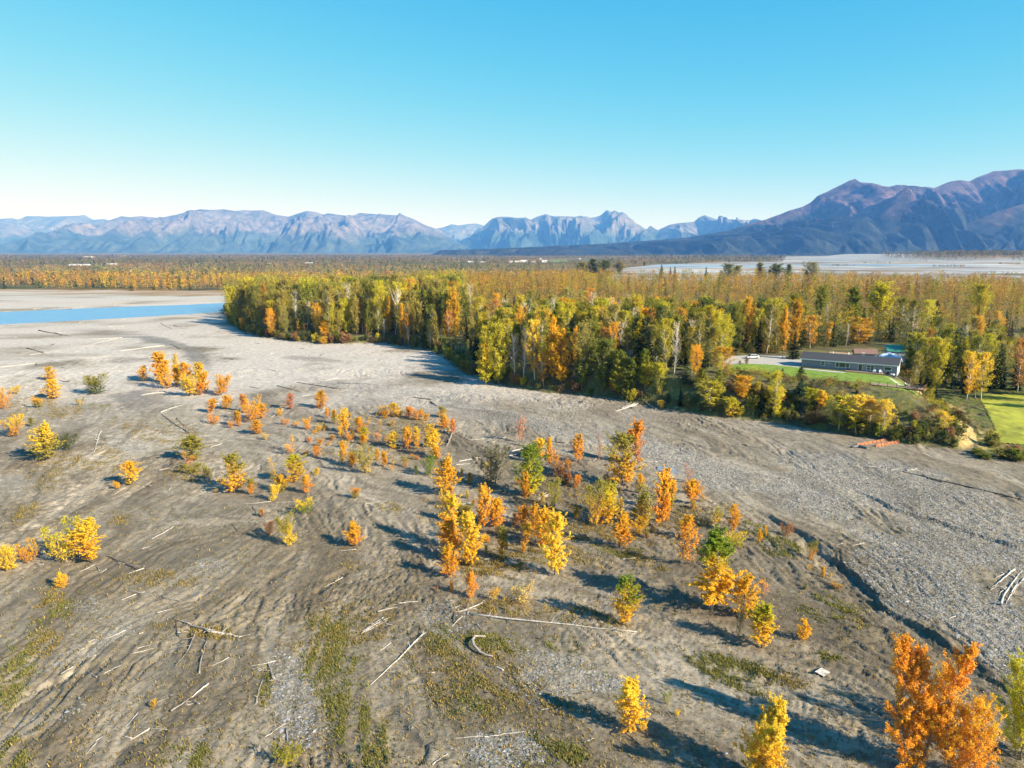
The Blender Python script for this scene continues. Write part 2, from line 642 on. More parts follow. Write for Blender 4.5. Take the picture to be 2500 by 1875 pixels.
def cover(x, y, items, seed):
    """patches over the land: zone, x, y, rx, ry, angle, strength"""
    acc = np.zeros(x.shape)
    jit = (fbm(x / 4.5, y / 4.5, 4, seed) - 0.5) * 1.9
    for it in items:
        z, px, py, rx, ry, ang, st = it
        c = gp(*Z(z, px, py))
        s = ZONES[z][2]
        a = ang
        ux = gp(*Z(z, px + rx * math.cos(R(a)), py + rx * math.sin(R(a)))) - c
        uy = gp(*Z(z, px - ry * math.sin(R(a)), py + ry * math.cos(R(a)))) - c
        det = ux[0] * uy[1] - ux[1] * uy[0]
        dx, dy = x - c[0], y - c[1]
        u = (dx * uy[1] - dy * uy[0]) / det
        v = (ux[0] * dy - ux[1] * dx) / det
        r = np.sqrt(u * u + v * v) + jit * 0.45
        acc = np.maximum(acc, st * (1 - sstep(0.55, 1.15, r)))
    return acc


GREEN = [('C', 1390, 870, 120, 60, 15, 1), ('C', 1560, 960, 200, 45, 10, .8), ('C', 1790, 1390, 200, 75, 18, 1), ('G', 1650, 1000, 330, 90, 15, .8), ('G', 480, 830, 130, 60, 10, .9),
         ('G', 1950, 200, 250, 50, 10, .6), ('F', 1700, 830, 260, 70, 15, .7), ('F', 560, 830, 210, 330, -20, .7), ('F', 720, 1300, 200, 430, -25, .55), ('F', 1500, 1180, 260, 150, 0, .5),
         ('F', 2100, 1550, 300, 200, 0, .5), ('A', 640, 480, 150, 25, 0, .9), ('A', 150, 290, 90, 30, 0, .8), ('A', 510, 215, 60, 15, 0, .6), ('E', 400, 570, 110, 110, -40, .6),
         ('E', 150, 900, 120, 420, 25, .45), ('E', 1250, 1560, 190, 110, 0, .5), ('E', 60, 1560, 120, 160, 0, .6), ('E', 1780, 1100, 60, 200, 0, .5), ('D', 950, 950, 130, 60, 10, .9), ('D', 300, 1080, 260, 70, 15, .7),
         ('G', 760, 190, 230, 40, 5, .8), ('G', 900, 200, 120, 30, 0, .9), ('B', 1750, 1250, 200, 60, 0, .3), ('F', 1330, 850, 130, 200, -25, .4), ('D', 900, 560, 260, 75, 15, .9), ('D', 800, 620, 200, 60, 15, .6)]
DRY = [('A', 230, 480, 230, 130, 0, .7), ('A', 450, 520, 130, 60, 0, .8), ('A', 560, 860, 330, 55, 10, .7), ('A', 180, 1180, 130, 60, -50, .9), ('A', 330, 900, 150, 200, 20, .5), ('A', 800, 590, 160, 40, 0, .6),
       ('A', 1130, 640, 280, 110, 0, .55), ('A', 1260, 930, 160, 60, 0, .9), ('A', 800, 1230, 90, 60, -10, .6), ('A', 800, 820, 200, 60, 20, .5), ('B', 700, 360, 420, 110, 0, .5), ('B', 550, 560, 400, 120, 0, .35),
       ('B', 1350, 1330, 260, 90, 0, 1), ('B', 1600, 1240, 260, 80, 0, .9), ('B', 1700, 1060, 260, 100, 0, .6), ('B', 700, 930, 110, 40, 0, .6), ('C', 380, 900, 400, 90, 0, .7), ('C', 700, 1080, 140, 40, 20, 1),
       ('C', 800, 850, 260, 120, 0, .6), ('C', 300, 1040, 260, 70, 0, .5), ('C', 1050, 800, 260, 100, 0, .6), ('C', 200, 650, 400, 150, 0, .35), ('G', 600, 640, 420, 60, 5, .5), ('F', 1700, 580, 300, 60, 5, .7),
       ('F', 700, 700, 400, 200, -20, .35), ('F', 1600, 1050, 600, 330, 15, .3), ('F', 760, 290, 130, 30, 0, .8), ('E', 350, 500, 110, 90, -50, .7), ('E', 300, 800, 130, 120, -40, .5), ('E', 1350, 740, 330, 60, 10, .6),
       ('G', 1900, 1060, 330, 60, 10, .5), ('E', 1100, 380, 260, 60, 0, .4), ('D', 1050, 700, 160, 60, 20, .5), ('S', 400, 5, 700, 10, 0, .9), ('S', 900, -4, 700, 9, 0, .8), ('S', 250, 470, 330, 60, 0, .5)]
WET = [('S', 850, 245, 240, 22, 12, .9), ('S', 1060, 330, 110, 50, 30, .8), ('S', 560, 210, 200, 20, 8, .6), ('S', 1700, 350, 200, 16, 5, .6), ('S', 760, 560, 190, 60, -5, .85), ('S', 700, 350, 130, 18, 0, .5), ('A', 1500, 1130, 330, 120, -10, .5),
       ('A', 1000, 1080, 220, 60, -30, .45), ('E', 700, 1030, 420, 110, -25, .5), ('E', 1150, 960, 330, 110, -20, .55), ('E', 1100, 230, 420, 90, -10, .5), ('B', 330, 900, 130, 160, 40, .5), ('E', 350, 1180, 260, 70, -25, .6),
       ('C', 1450, 250, 500, 40, 14, .5), ('C', 1500, 390, 330, 40, 10, .45), ('R', 700, 420, 700, 50, 8, .4), ('R', 1500, 800, 800, 50, 10, .35), ('F', 1750, 720, 400, 60, 8, .5), ('F', 1150, 1330, 120, 260, -35, .5), ('G', 500, 420, 500, 70, 0, .5), ('B', 900, 960, 300, 130, 10, .4)]
GRAVEL = [('R', 1000, 700, 1500, 330, 14, 1), ('R', 300, 750, 700, 230, 14, 1), ('R', 1700, 1150, 900, 330, 15, 1), ('C', 900, 430, 700, 120, 18, 1), ('B', 1500, 330, 800, 60, 13, .9), ('D', 1500, 330, 700, 330, 30, 1), ('D', 2000, 700, 500, 330, 30, .9),
          ('B', 600, 130, 700, 40, 6, .5), ('F', 320, 1150, 170, 420, -15, .55), ('F', 1330, 640, 200, 160, 30, .45), ('F', 1950, 1100, 300, 150, 20, .5), ('F', 1750, 1540, 300, 150, 0, .6), ('E', 600, 560, 160, 70, -10, .4), ('E', 700, 800, 420, 70, -25, .35),
          ('E', 1400, 300, 160, 60, 0, .4), ('E', 300, 1360, 420, 80, -20, .25), ('A', 850, 730, 180, 60, 10, .5), ('A', 120, 1010, 150, 110, 0, .4), ('G', 500, 1000, 420, 120, 20, .5), ('G', 900, 1100, 150, 60, 10, .6)]
green = cover(gxf, gyf, GREEN, 5)
dry = cover(gxf, gyf, DRY, 6)
wet = cover(gxf, gyf, WET, 8)
gravel = cover(gxf, gyf, GRAVEL, 12)
bedmask = (D_in < 0)
patchn = fbm(gxf / 2.2, gyf / 2.2, 4, 201)
patchw = fbm(gxf / 26, gyf / 26, 4, 207)
green = green * sstep(0.26, 0.78, patchn + 0.16 * streak)
dry = dry * sstep(0.26, 0.78, fbm(gxf / 1.7, gyf / 1.7, 4, 203) + 0.14 * streak)

c = lambda *a: np.array(a, float)


def mix(a, b, t):
    return a + (b - a) * np.asarray(t)[:, None]


sand = mix(np.tile(c(.245, .215, .168), (len(gxf), 1)), c(.29, .262, .215), sstep(.35, .68, patchw + 0.05 * streak_w))
sand = mix(sand, c(.150, .126, .094), np.clip(0.36 * np.clip(band + .35, 0, 2) + .30 * np.clip(streak_w, 0, 2), 0, .9) * in_sub)
sand = mix(sand, c(.40, .36, .305), np.clip(.42 * np.clip(-band - .25, 0, 2) + .22 * np.clip(-streak_w, 0, 2), 0, .8) * in_sub)
sand = mix(sand, c(.110, .095, .075), np.clip(.36 * np.clip(streak, 0, 2), 0, .6) * in_sub)
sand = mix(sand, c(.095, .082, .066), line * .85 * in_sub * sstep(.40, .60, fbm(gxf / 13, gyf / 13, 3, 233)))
pale = sstep(170, 260, gyf) * (1 - sstep(60, 130, gxf))
sand = mix(sand, c(.44, .405, .365), pale * 0.95 * sstep(.2, .5, patchw))
gravel = np.clip(gravel, 0, 1)
base = mix(sand, mix(np.tile(c(.285, .27, .245), (len(gxf), 1)), c(.165, .152, .13), np.clip(.5 * np.clip(band + .2, 0, 2) + .3 * np.clip(streak_w, 0, 2), 0, .95) * in_sub), gravel * .85)
base = mix(base, c(.150, .130, .104), np.clip(wet, 0, 1) * 0.8)
base = mix(base, c(.150, .120, .050), dry * .62)
base = mix(base, c(.27, .17, .06), dry * sstep(.55, .72, fbm(gxf / 3, gyf / 3, 3, 209)) * .55)
base = mix(base, c(.125, .125, .050), green * .55)
# bluff, forest floor and plain
soil = mix(np.tile(c(.095, .08, .042), (len(gxf), 1)), c(.15, .145, .05), sstep(.4, .65, fbm(gxf / 4, gyf / 4, 4, 211)))
ridge = PW([(1560, 400), (1700, 500), (1800, 590), (1900, 670), (1990, 740)], 4.0, 'H')
rdist, _, _ = seg_dist(gxf, gyf, ridge)
soil = mix(soil, c(.42, .31, .13), (1 - sstep(2, 6.5, rdist + (patchn - .5) * 6)) * (gyf < 260))
base = mix(base, soil, sstep(-1.5, 0.6, D_in + (patchn - .5) * 3) * (gyf < 1000))
plain = (gyf > 800) & ~inside(gxf, gyf, BRAID)
left_edge = np.interp(gxf, [-3000, -600, -330, -100, 200], [900, 880, 850, 830, 760])
plain = plain & (gyf > left_edge)
plain |= (gyf > 700) & (gxf > -60) & (D_in < 0) & ~inside(gxf, gyf, BRAID)
plainf = plain.astype(float)
pl = mix(np.tile(c(.19, .12, .04), (len(gxf), 1)), c(.07, .075, .03), sstep(.38, .62, fbm(gxf / 160, gyf / 160, 4, 215)))
base = mix(base, pl, plainf)
fringe = (gyf > left_edge - 95) & (gyf <= left_edge) & (gxf < -60)
base = mix(base, c(.27, .16, .06), fringe * .8 * sstep(.40, .60, fbm(gxf / 40, gyf / 14, 4, 219)))
braid = inside(gxf, gyf, BRAID).astype(float)
base = mix(base, c(.32, .31, .30), braid)
lowlawn = (gxf > corner[0] + 4) & (gyf > corner[1] - 6) & (D_in < 0) & (gyf < 300)
base = mix(base, mix(soil, c(.10, .12, .03), sstep(.3, .6, patchn)), lowlawn.astype(float))

bedf = bedmask * (gyf < 700)
damp = 1 - np.clip(gravel * .5, 0, 1)
relief = 0.38 + 0.62 * sstep(.42, .66, fbm(gxf / 17, gyf / 17, 3, 231))
z1 = z0 + bedf * damp * relief * (0.055 * np.clip(streak, -2.0, 2.5) + 0.085 * np.clip(streak_w, -2.0, 2.5) + .40 * (step_h - .5) * in_sub + .06 * np.clip(band, -2, 2)) * (1 - sstep(180, 520, gyf))
z1 += bedf * gravel * (vnoise(gxf * 1.9, gyf * 1.9, 77) - .5) * 0.16 * (1 - sstep(150, 300, gyf))

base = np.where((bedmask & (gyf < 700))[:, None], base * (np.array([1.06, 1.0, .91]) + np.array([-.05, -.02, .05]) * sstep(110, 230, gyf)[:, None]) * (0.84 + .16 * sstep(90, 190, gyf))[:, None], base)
ny, nx = GX.shape
idx = np.arange(nx * ny).reshape(ny, nx)
quads = np.stack([idx[:-1, :-1], idx[:-1, 1:], idx[1:, 1:], idx[1:, :-1]], -1).reshape(-1, 4)
aux = np.stack([gravel * bedf, np.clip(green + dry, 0, 1), plainf, np.clip(wet, 0, 1) * bedf], 1)

m, nt, out = new_mat('river_flat')
geo = N(nt, 'ShaderNodeNewGeometry')
pos = geo.outputs['Position']
ab = N(nt, 'ShaderNodeAttribute', attribute_name='basecol')
aa = N(nt, 'ShaderNodeAttribute', attribute_name='aux')
sp = N(nt, 'ShaderNodeSeparateColor')
nt.links.new(aa.outputs['Color'], sp.inputs['Color'])
n_fine = noise_node(nt, 2.6, 6, 0.75, pos)
n_peb = N(nt, 'ShaderNodeTexVoronoi', Scale=3.4)
nt.links.new(pos, n_peb.inputs['Vector'])
n_mid = noise_node(nt, 0.55, 5, 0.6, pos)
r_fine = ramp(nt, n_fine.outputs['Fac'], [(.28, (.52, .52, .52)), (.5, (1, 1, 1)), (.72, (1.45, 1.43, 1.38))])
r_mid = ramp(nt, n_mid.outputs['Fac'], [(.3, (.74, .73, .71)), (.7, (1.2, 1.2, 1.2))])
sep_v = N(nt, 'ShaderNodeSeparateColor')
nt.links.new(n_peb.outputs['Color'], sep_v.inputs['Color'])
r_peb = ramp(nt, sep_v.outputs['Red'], [(.0, (.55, .55, .55)), (.5, (.92, .92, .92)), (.85, (1.15, 1.14, 1.12)), (1.0, (1.5, 1.48, 1.44))])
m1 = N(nt, 'ShaderNodeMix', data_type='RGBA', blend_type='MULTIPLY')
wf = N(nt, 'ShaderNodeMapRange')
wf.inputs['To Min'].default_value = .85
wf.inputs['To Max'].default_value = .25
nt.links.new(aa.outputs['Alpha'], wf.inputs['Value'])
nt.links.new(wf.outputs['Result'], m1.inputs['Factor'])
nt.links.new(ab.outputs['Color'], m1.inputs[6])
nt.links.new(r_fine.outputs['Color'], m1.inputs[7])
m2 = N(nt, 'ShaderNodeMix', data_type='RGBA', blend_type='MULTIPLY')
m2.inputs['Factor'].default_value = 1
nt.links.new(m1.outputs[2], m2.inputs[6])
nt.links.new(r_mid.outputs['Color'], m2.inputs[7])
m3 = N(nt, 'ShaderNodeMix', data_type='RGBA', blend_type='MULTIPLY')
nt.links.new(sp.outputs['Red'], m3.inputs['Factor'])
nt.links.new(m2.outputs[2], m3.inputs[6])
nt.links.new(r_peb.outputs['Color'], m3.inputs[7])
# the distant plain carries woods too small to model
n_far = noise_node(nt, 0.02, 6, 0.7, pos)
r_far = ramp(nt, n_far.outputs['Fac'], [(.35, (.5, .55, .55)), (.5, (1, 1, 1)), (.65, (1.7, 1.45, 1.1))])
m4 = N(nt, 'ShaderNodeMix', data_type='RGBA', blend_type='MULTIPLY')
nt.links.new(sp.outputs['Blue'], m4.inputs['Factor'])
nt.links.new(m3.outputs[2], m4.inputs[6])
nt.links.new(r_far.outputs['Color'], m4.inputs[7])
bsdf = N(nt, 'ShaderNodeBsdfPrincipled', Roughness=0.9)
bsdf.inputs['Specular IOR Level'].default_value = 0.15
nt.links.new(m4.outputs[2], bsdf.inputs['Base Color'])
rr = N(nt, 'ShaderNodeMapRange')
rr.inputs['To Min'].default_value = 0.92
rr.inputs['To Max'].default_value = 0.5
nt.links.new(aa.outputs['Alpha'], rr.inputs['Value'])
nt.links.new(rr.outputs['Result'], bsdf.inputs['Roughness'])
hadd = N(nt, 'ShaderNodeMath', operation='MULTIPLY')
nt.links.new(n_peb.outputs['Distance'], hadd.inputs[0])
nt.links.new(sp.outputs['Red'], hadd.inputs[1])
hsum = N(nt, 'ShaderNodeMath', operation='ADD')
nt.links.new(hadd.outputs['Value'], hsum.inputs[0])
nt.links.new(n_fine.outputs['Fac'], hsum.inputs[1])
bp = N(nt, 'ShaderNodeBump', Strength=0.6, Distance=0.2)
nt.links.new(hsum.outputs['Value'], bp.inputs['Height'])
nt.links.new(bp.outputs['Normal'], bsdf.inputs['Normal'])
nt.links.new(bsdf.outputs['BSDF'], out.inputs['Surface'])
M_ground = m

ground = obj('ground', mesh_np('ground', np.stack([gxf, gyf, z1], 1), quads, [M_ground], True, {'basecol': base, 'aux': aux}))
tag(ground, kind='structure')

# fast lookup of the finished sheet for planting
Zgrid = z1.reshape(ny, nx)
Ggreen, Gdry, Ggravel = green.reshape(ny, nx), dry.reshape(ny, nx), gravel.reshape(ny, nx)


def sample(grid, x, y):
    i = np.clip(np.searchsorted(xs, x) - 1, 0, nx - 2)
    j = np.clip(np.searchsorted(ys, y) - 1, 0, ny - 2)
    fx = (x - xs[i]) / (xs[i + 1] - xs[i])
    fy = (y - ys[j]) / (ys[j + 1] - ys[j])
    return (grid[j, i] * (1 - fx) + grid[j, i + 1] * fx) * (1 - fy) + (grid[j + 1, i] * (1 - fx) + grid[j + 1, i + 1] * fx) * fy


def gz(x, y):
    return float(sample(Zgrid, np.array([x]), np.array([y]))[0])


_TT = np.concatenate([np.geomspace(40, 900, 1400), np.geomspace(905, 9000, 500)])


def land(px, py):
    """first point where the line of sight meets the land"""
    d = ray(px, py)
    z = CZ + d[2] * _TT
    g_ = sample(Zgrid, d[0] * _TT, d[1] * _TT)
    k = int(np.argmax(z <= g_)) if (z <= g_).any() else len(_TT) - 1
    a, b = _TT[max(k - 1, 0)], _TT[k]
    for _ in range(24):
        m_ = (a + b) / 2
        if CZ + d[2] * m_ <= gz(d[0] * m_, d[1] * m_):
            b = m_
        else:
            a = m_
    return np.array([d[0] * b, d[1] * b, gz(d[0] * b, d[1] * b)])


# ------------------------------------------------------------------ river and pools
m, nt, out = new_mat('river_water')
geo = N(nt, 'ShaderNodeNewGeometry')
mp = N(nt, 'ShaderNodeMapping')
mp.inputs['Scale'].default_value = (.12, .5, 1)
nt.links.new(geo.outputs['Position'], mp.inputs['Vector'])
nw = noise_node(nt, 1.0, 4, .6, mp.outputs['Vector'])
b = N(nt, 'ShaderNodeBsdfPrincipled', Roughness=.3)
b.inputs['Specular IOR Level'].default_value = .35
r = ramp(nt, nw.outputs['Fac'], [(.3, (.07, .21, .38)), (.7, (.14, .31, .46))])  # blue of the reflected sky put into the base colour
nt.links.new(r.outputs['Color'], b.inputs['Base Color'])
bp = N(nt, 'ShaderNodeBump', Strength=.5, Distance=.25)
nt.links.new(nw.outputs['Fac'], bp.inputs['Height'])
nt.links.new(bp.outputs['Normal'], b.inputs['Normal'])
nt.links.new(b.outputs['BSDF'], out.inputs['Surface'])
M_water = m


def flat_sheet(name, poly, z, mat, step=None, follow=False, off=0.03):
    """a level (or land-following) sheet over a polygon"""
    poly = np.asarray(poly)
    x0, y0 = poly.min(0)
    x1, y1 = poly.max(0)
    step = step or max(x1 - x0, y1 - y0) / 60
    ax = np.arange(x0 - step, x1 + step, step)
    ay = np.arange(y0 - step, y1 + step, step)
    X, Y = np.meshgrid(ax, ay)
    cx, cy = (X[:-1, :-1] + step / 2), (Y[:-1, :-1] + step / 2)
    keep = inside(cx, cy, poly)
    ii = np.arange(X.size).reshape(X.shape)
    q = np.stack([ii[:-1, :-1], ii[:-1, 1:], ii[1:, 1:], ii[1:, :-1]], -1)[keep]
    zz = np.full(X.size, z, float)
    if follow:
        zz = sample(Zgrid, X.ravel(), Y.ravel()) + off
    return obj(name, mesh_np(name, np.stack([X.ravel(), Y.ravel(), zz], 1), q, [mat], True))


rv = MB()
grow = 6.0
up2 = river_up + np.array([0, grow])
lo2 = river_low - np.array([0, grow])
for i in range(len(river_up) - 1):
    pass
bigpoly = np.vstack([up2, lo2[::-1]])
tag(flat_sheet('river', bigpoly, -0.36, M_water, 3.0), kind='structure')


def pool(name, zone, pts, lift=0.0):
    w = np.array([land(*Z(zone, x, y)) for x, y in pts])
    return tag(flat_sheet(name, w[:, :2], float(np.median(w[:, 2])) + lift, M_pool, 0.35), kind='structure')


M_pool = simple_mat('shallow_pool', (.20, .27, .36), .12, .2, .6, spec=.5)
pool('pool', 'C', [(775, 488), (830, 484), (880, 496), (915, 515), (880, 524), (820, 518), (780, 506)], .06)

# ------------------------------------------------------------------ mountains
def mountain(name, sil, dist, front, seed, amp, wl, cols, tree_line=0.45, nu=460, nv=110, gullies=(), prof_pow=1.25, back=0.5, tree_scale=0.004, foot_z=0.0):
    """ridge with spurs and gullies; sil is its crest line in the photo (2212-wide pixels), dist its distance"""
    sil = np.array(sil, float)
    px = np.linspace(sil[0, 0], sil[-1, 0], nu)
    py = np.interp(px, sil[:, 0], sil[:, 1])
    cx = np.zeros(nu)
    cz = np.zeros(nu)
    for i in range(nu):
        d = ray(px[i] / .8848, py[i] / .8848)
        t = dist / d[1]
        cx[i], cz[i] = d[0] * t, CZ + d[2] * t
    cz = np.maximum(cz, foot_z)
    s = np.concatenate([np.linspace(0, 1, nv), 1 + np.linspace(0.03, 1, 14)])
    Sg, Xg = np.meshgrid(s, cx, indexing='ij')
    Cz = np.tile(cz, (len(s), 1))
    f = np.clip(Sg, 0, 1)
    base_h = Cz * (f ** prof_pow)
    warp = (fbm(Xg / (wl * 2.2), Sg * 1.3, 3, seed + 5) - .5) * wl * 1.6
    rid = 1 - np.abs(2 * fbm((Xg + warp) / wl, Sg * .8 + seed, 3, seed) - 1) * 2
    rid2 = 1 - np.abs(2 * fbm((Xg + warp * 1.5) / (wl * .36), Sg * 2.4, 3, seed + 9) - 1) * 2
    rid3 = 1 - np.abs(2 * fbm((Xg + warp) / (wl * .14), Sg * 5.5, 3, seed + 19) - 1) * 2
    env = (f ** .7 * (1 - f) ** 1.15 / .335) * (Cz / max(cz.max(), 1)) ** .7
    h = base_h + env * amp * 1.45 * ((rid - .45) + .5 * (rid2 - .45) + .22 * (rid3 - .45))
    Yg = dist - front * (1 - f)
    for (u0, s0, u1, s1, wd, dp) in gullies:
        t = np.clip((f - min(s0, s1)) / (abs(s1 - s0) + 1e-6), 0, 1)
        t = t if s1 > s0 else 1 - t
        pu = u0 + (u1 - u0) * t
        ux = np.interp(pu, px, cx)
        wx = wd * dist / FPX / .8848
        inz = sstep(min(s0, s1) - .05, min(s0, s1) + .08, f) * (1 - sstep(max(s0, s1) - .08, max(s0, s1) + .05, f))
        h += dp * np.exp(-((Xg - ux) / wx) ** 2) * inz * (1 - f ** 5)
    jag = (fbm(Xg / (wl * .12), Sg * 6, 4, seed + 13) - .5) * amp * .13 * f
    h += jag * (1 - 0.8 * sstep(.85, 1, Sg))
    h = np.where(Sg < 1, np.minimum(h, Cz * (.99 - .22 * (1 - f))), h)
    bk = np.clip(Sg - 1, 0, 1)
    h = np.where(Sg > 1, Cz * (1 - bk) ** 1.2 + jag * .3, h)
    Yg = np.where(Sg > 1, dist + bk * front * back, Yg)
    h = np.maximum(h, foot_z - 1 + 0 * h)
    V = np.stack([Xg.ravel(), Yg.ravel(), h.ravel()], 1)
    a, b_ = Sg.shape
    ii = np.arange(a * b_).reshape(a, b_)
    q = np.stack([ii[:-1, :-1], ii[:-1, 1:], ii[1:, 1:], ii[1:, :-1]], -1).reshape(-1, 4)
    tl = sstep(tree_line - .1, tree_line + .1, h / max(cz.max(), 1) + (fbm(Xg / (wl * .5), Sg * 5, 4, seed + 3) - .5) * .45)
    low, high = c(*cols[0]), c(*cols[1])
    col = low + (high - low) * tl.ravel()[:, None]
    mt, nt, out = new_mat(name + '_slope')
    geo = N(nt, 'ShaderNodeNewGeometry')
    at = N(nt, 'ShaderNodeAttribute', attribute_name='basecol')
    n1 = noise_node(nt, tree_scale, 8, .68, geo.outputs['Position'])
    n2 = noise_node(nt, tree_scale * 5, 5, .7, geo.outputs['Position'])
    r1 = ramp(nt, n1.outputs['Fac'], [(.36, (.42, .5, .52)), (.5, (1, 1, 1)), (.64, (1.7, 1.5, 1.42))])
    r2 = ramp(nt, n2.outputs['Fac'], [(.3, (.6, .62, .62)), (.7, (1.4, 1.38, 1.34))])
    x1 = N(nt, 'ShaderNodeMix', data_type='RGBA', blend_type='MULTIPLY')
    x1.inputs['Factor'].default_value = 1
    nt.links.new(at.outputs['Color'], x1.inputs[6])
    nt.links.new(r1.outputs['Color'], x1.inputs[7])
    x2 = N(nt, 'ShaderNodeMix', data_type='RGBA', blend_type='MULTIPLY')
    x2.inputs['Factor'].default_value = 1
    nt.links.new(x1.outputs[2], x2.inputs[6])
    nt.links.new(r2.outputs['Color'], x2.inputs[7])
    d = N(nt, 'ShaderNodeBsdfDiffuse')
    bpn = N(nt, 'ShaderNodeBump', Strength=1.0, Distance=26.0)
    nt.links.new(n2.outputs['Fac'], bpn.inputs['Height'])
    nt.links.new(bpn.outputs['Normal'], d.inputs['Normal'])
    nt.links.new(x2.outputs[2], d.inputs['Color'])
    nt.links.new(d.outputs['BSDF'], out.inputs['Surface'])
    o = obj(name, mesh_np(name, V, q, [mt], True, {'basecol': col}))
    return tag(o, kind='structure')


ROCK = ((.045, .065, .065), (.125, .118, .135))
ROCKB = ((.035, .06, .065), (.115, .115, .13))
PURP = ((.030, .040, .042), (.105, .078, .098))
L0 = [(-140, 490), (-60, 480), (0, 473), (25, 471), (42, 475), (56, 467), (84, 467), (101, 468), (146, 467), (170, 466), (182, 464), (202, 475), (224, 473), (238, 476), (290, 483), (370, 500)]
L1 = [(-200, 490), (-60, 478), (0, 482), (30, 486), (70, 500), (110, 512), (160, 520), (230, 532)]
L2 = [(100, 533), (157, 517), (179, 506), (202, 492), (224, 482), (244, 474), (262, 467), (280, 469), (308, 467), (342, 471), (364, 467), (392, 461), (431, 452), (459, 454), (484, 452), (507, 456), (529, 454), (546, 455), (568, 454), (596, 464), (623, 468), (643, 461), (663, 455.5), (682, 458), (699, 464), (707, 460.5), (733, 464), (761, 467), (777, 460), (817, 463), (821, 460.5), (825, 463), (859, 465), (863, 459), (870, 464.5), (895, 474), (923, 488), (951, 497.5), (968, 509), (990, 523), (1020, 535)]
M0 = [(890, 510), (945, 493), (959, 490.5), (976, 484), (990, 487), (1013, 483.5), (1029, 482.7), (1041, 486), (1080, 500), (1120, 520)]
M1 = [(975, 534), (1004, 521), (1024, 506), (1043, 490.5), (1063, 472), (1076, 468.5), (1101, 468), (1118, 471), (1135, 469), (1146, 475), (1160, 468), (1179, 462.5), (1193, 467), (1207, 467), (1241, 468), (1255, 466), (1269, 471), (1286, 469), (1298, 465), (1311, 452.7), (1319, 457), (1331, 461), (1342, 471), (1353, 482), (1370, 492), (1384, 499), (1403, 510), (1420, 517), (1470, 532)]
M2 = [(1350, 510), (1384, 497.5), (1398, 494), (1412, 498), (1450, 510)]
M3 = [(1370, 525), (1401, 509), (1415, 500), (1429, 493), (1448, 485), (1468, 482), (1499, 479), (1510, 469.5), (1522, 464.5), (1535, 469.5), (1549, 474), (1566, 473), (1583, 479), (1599, 478), (1619, 476.5), (1630, 472), (1641, 474.5), (1664, 489), (1720, 520)]
RB = [(960, 540), (1062, 537.5), (1174, 532.5), (1286, 527), (1398, 520), (1482, 513), (1538, 504.5), (1580, 497), (1622, 482), (1650, 475), (1681, 464.5), (1705, 455), (1733, 447), (1752, 437), (1766, 423), (1789, 413), (1817, 399), (1836, 389), (1843, 387.5), (1847, 385.5), (1852, 389), (1859, 393.6), (1887, 395.6), (1903, 400.6), (1915, 405), (1937, 399), (1957, 400), (1979, 405.6), (1996, 403), (2018, 406), (2041, 396), (2057, 391), (2074, 389), (2094, 391.6), (2113, 382), (2147, 370), (2175, 368), (2203, 365.6), (2225, 367), (2265, 378), (2330, 390), (2450, 420)]
RF = [(1985, 528), (2013, 519), (2040, 509), (2063, 496), (2095, 481), (2125, 468), (2153, 457), (2212, 440), (2265, 425), (2350, 410), (2500, 400)]
mountain('mountain', L0, 27500, 5200, 11, 420, 2100, ROCKB)
mountain('mountain', L1, 23500, 4200, 12, 260, 1600, ROCK)
mountain('mountain', L2, 20500, 4600, 13, 500, 1500, ROCK, .38)
mountain('mountain', M0, 30500, 4200, 14, 420, 1500, ROCKB)
mountain('mountain', M1, 22500, 4600, 15, 700, 1500, ROCKB, .4, gullies=[(1040, .25, 1060, 1.0, 14, -330), (1075, .1, 1082, .8, 10, 160), (1262, .35, 1292, .9, 16, -360), (1330, .2, 1322, .8, 12, 200)])
mountain('mountain', M2, 29500, 3000, 16, 260, 1200, ROCKB)
mountain('mountain', M3, 20000, 4200, 17, 560, 1300, ROCKB, .4, gullies=[(1470, .2, 1500, .9, 14, -260), (1535, .3, 1528, .8, 12, 120)])
mountain('mountain', RB, 10200, 2650, 22, 400, 860, PURP, .42, nu=760, nv=170, tree_scale=.006,
         gullies=[(1895, .15, 1925, .86, 13, -150), (1960, .15, 1900, .95, 26, 95), (1830, .12, 1850, .95, 24, 100), (1865, .12, 1862, .6, 9, -90), (2040, .2, 2075, .9, 30, 90), (2010, .3, 2030, .85, 16, -100), (2150, .35, 2140, .9, 12, -120), (2195, .4, 2180, .95, 20, 90), (1745, .1, 1790, .8, 12, -70), (1700, .1, 1760, .8, 20, 50)])
mountain('mountain', RF, 8600, 1100, 23, 110, 700, ((.03, .038, .045), (.07, .06, .065)), .55, nu=320, nv=100, tree_scale=.008)

# ------------------------------------------------------------------ haze
hz = MB()
hz.box(-38500, 38500, -3600, 38500, -12, 1450)
m, nt, out = new_mat('haze_air')
pv = N(nt, 'ShaderNodeVolumePrincipled', Density=4.8e-5, Anisotropy=0.0)
pv.inputs['Color'].default_value = (.12, .36, 1.0, 1)
pv.inputs['Absorption Color'].default_value = (1, 1, 1, 1)
nt.links.new(pv.outputs['Volume'], out.inputs['Volume'])
haze = hz.build('haze', m)
tag(haze, kind='stuff')


# ------------------------------------------------------------------ trees
def unit(v):
    return v / (np.linalg.norm(v, axis=-1, keepdims=True) + 1e-9)


def leaf_cards(cen, nrm, size, g, aspect=.62):
    t = unit(np.cross(nrm, g.normal(size=cen.shape)))
    b = np.cross(nrm, t)
    s = size[:, None]
    v = np.stack([cen + t * s, cen + b * s * aspect, cen - t * s, cen - b * s * aspect], 1).reshape(-1, 3)
    q = np.arange(len(v)).reshape(-1, 4)
    return v, q


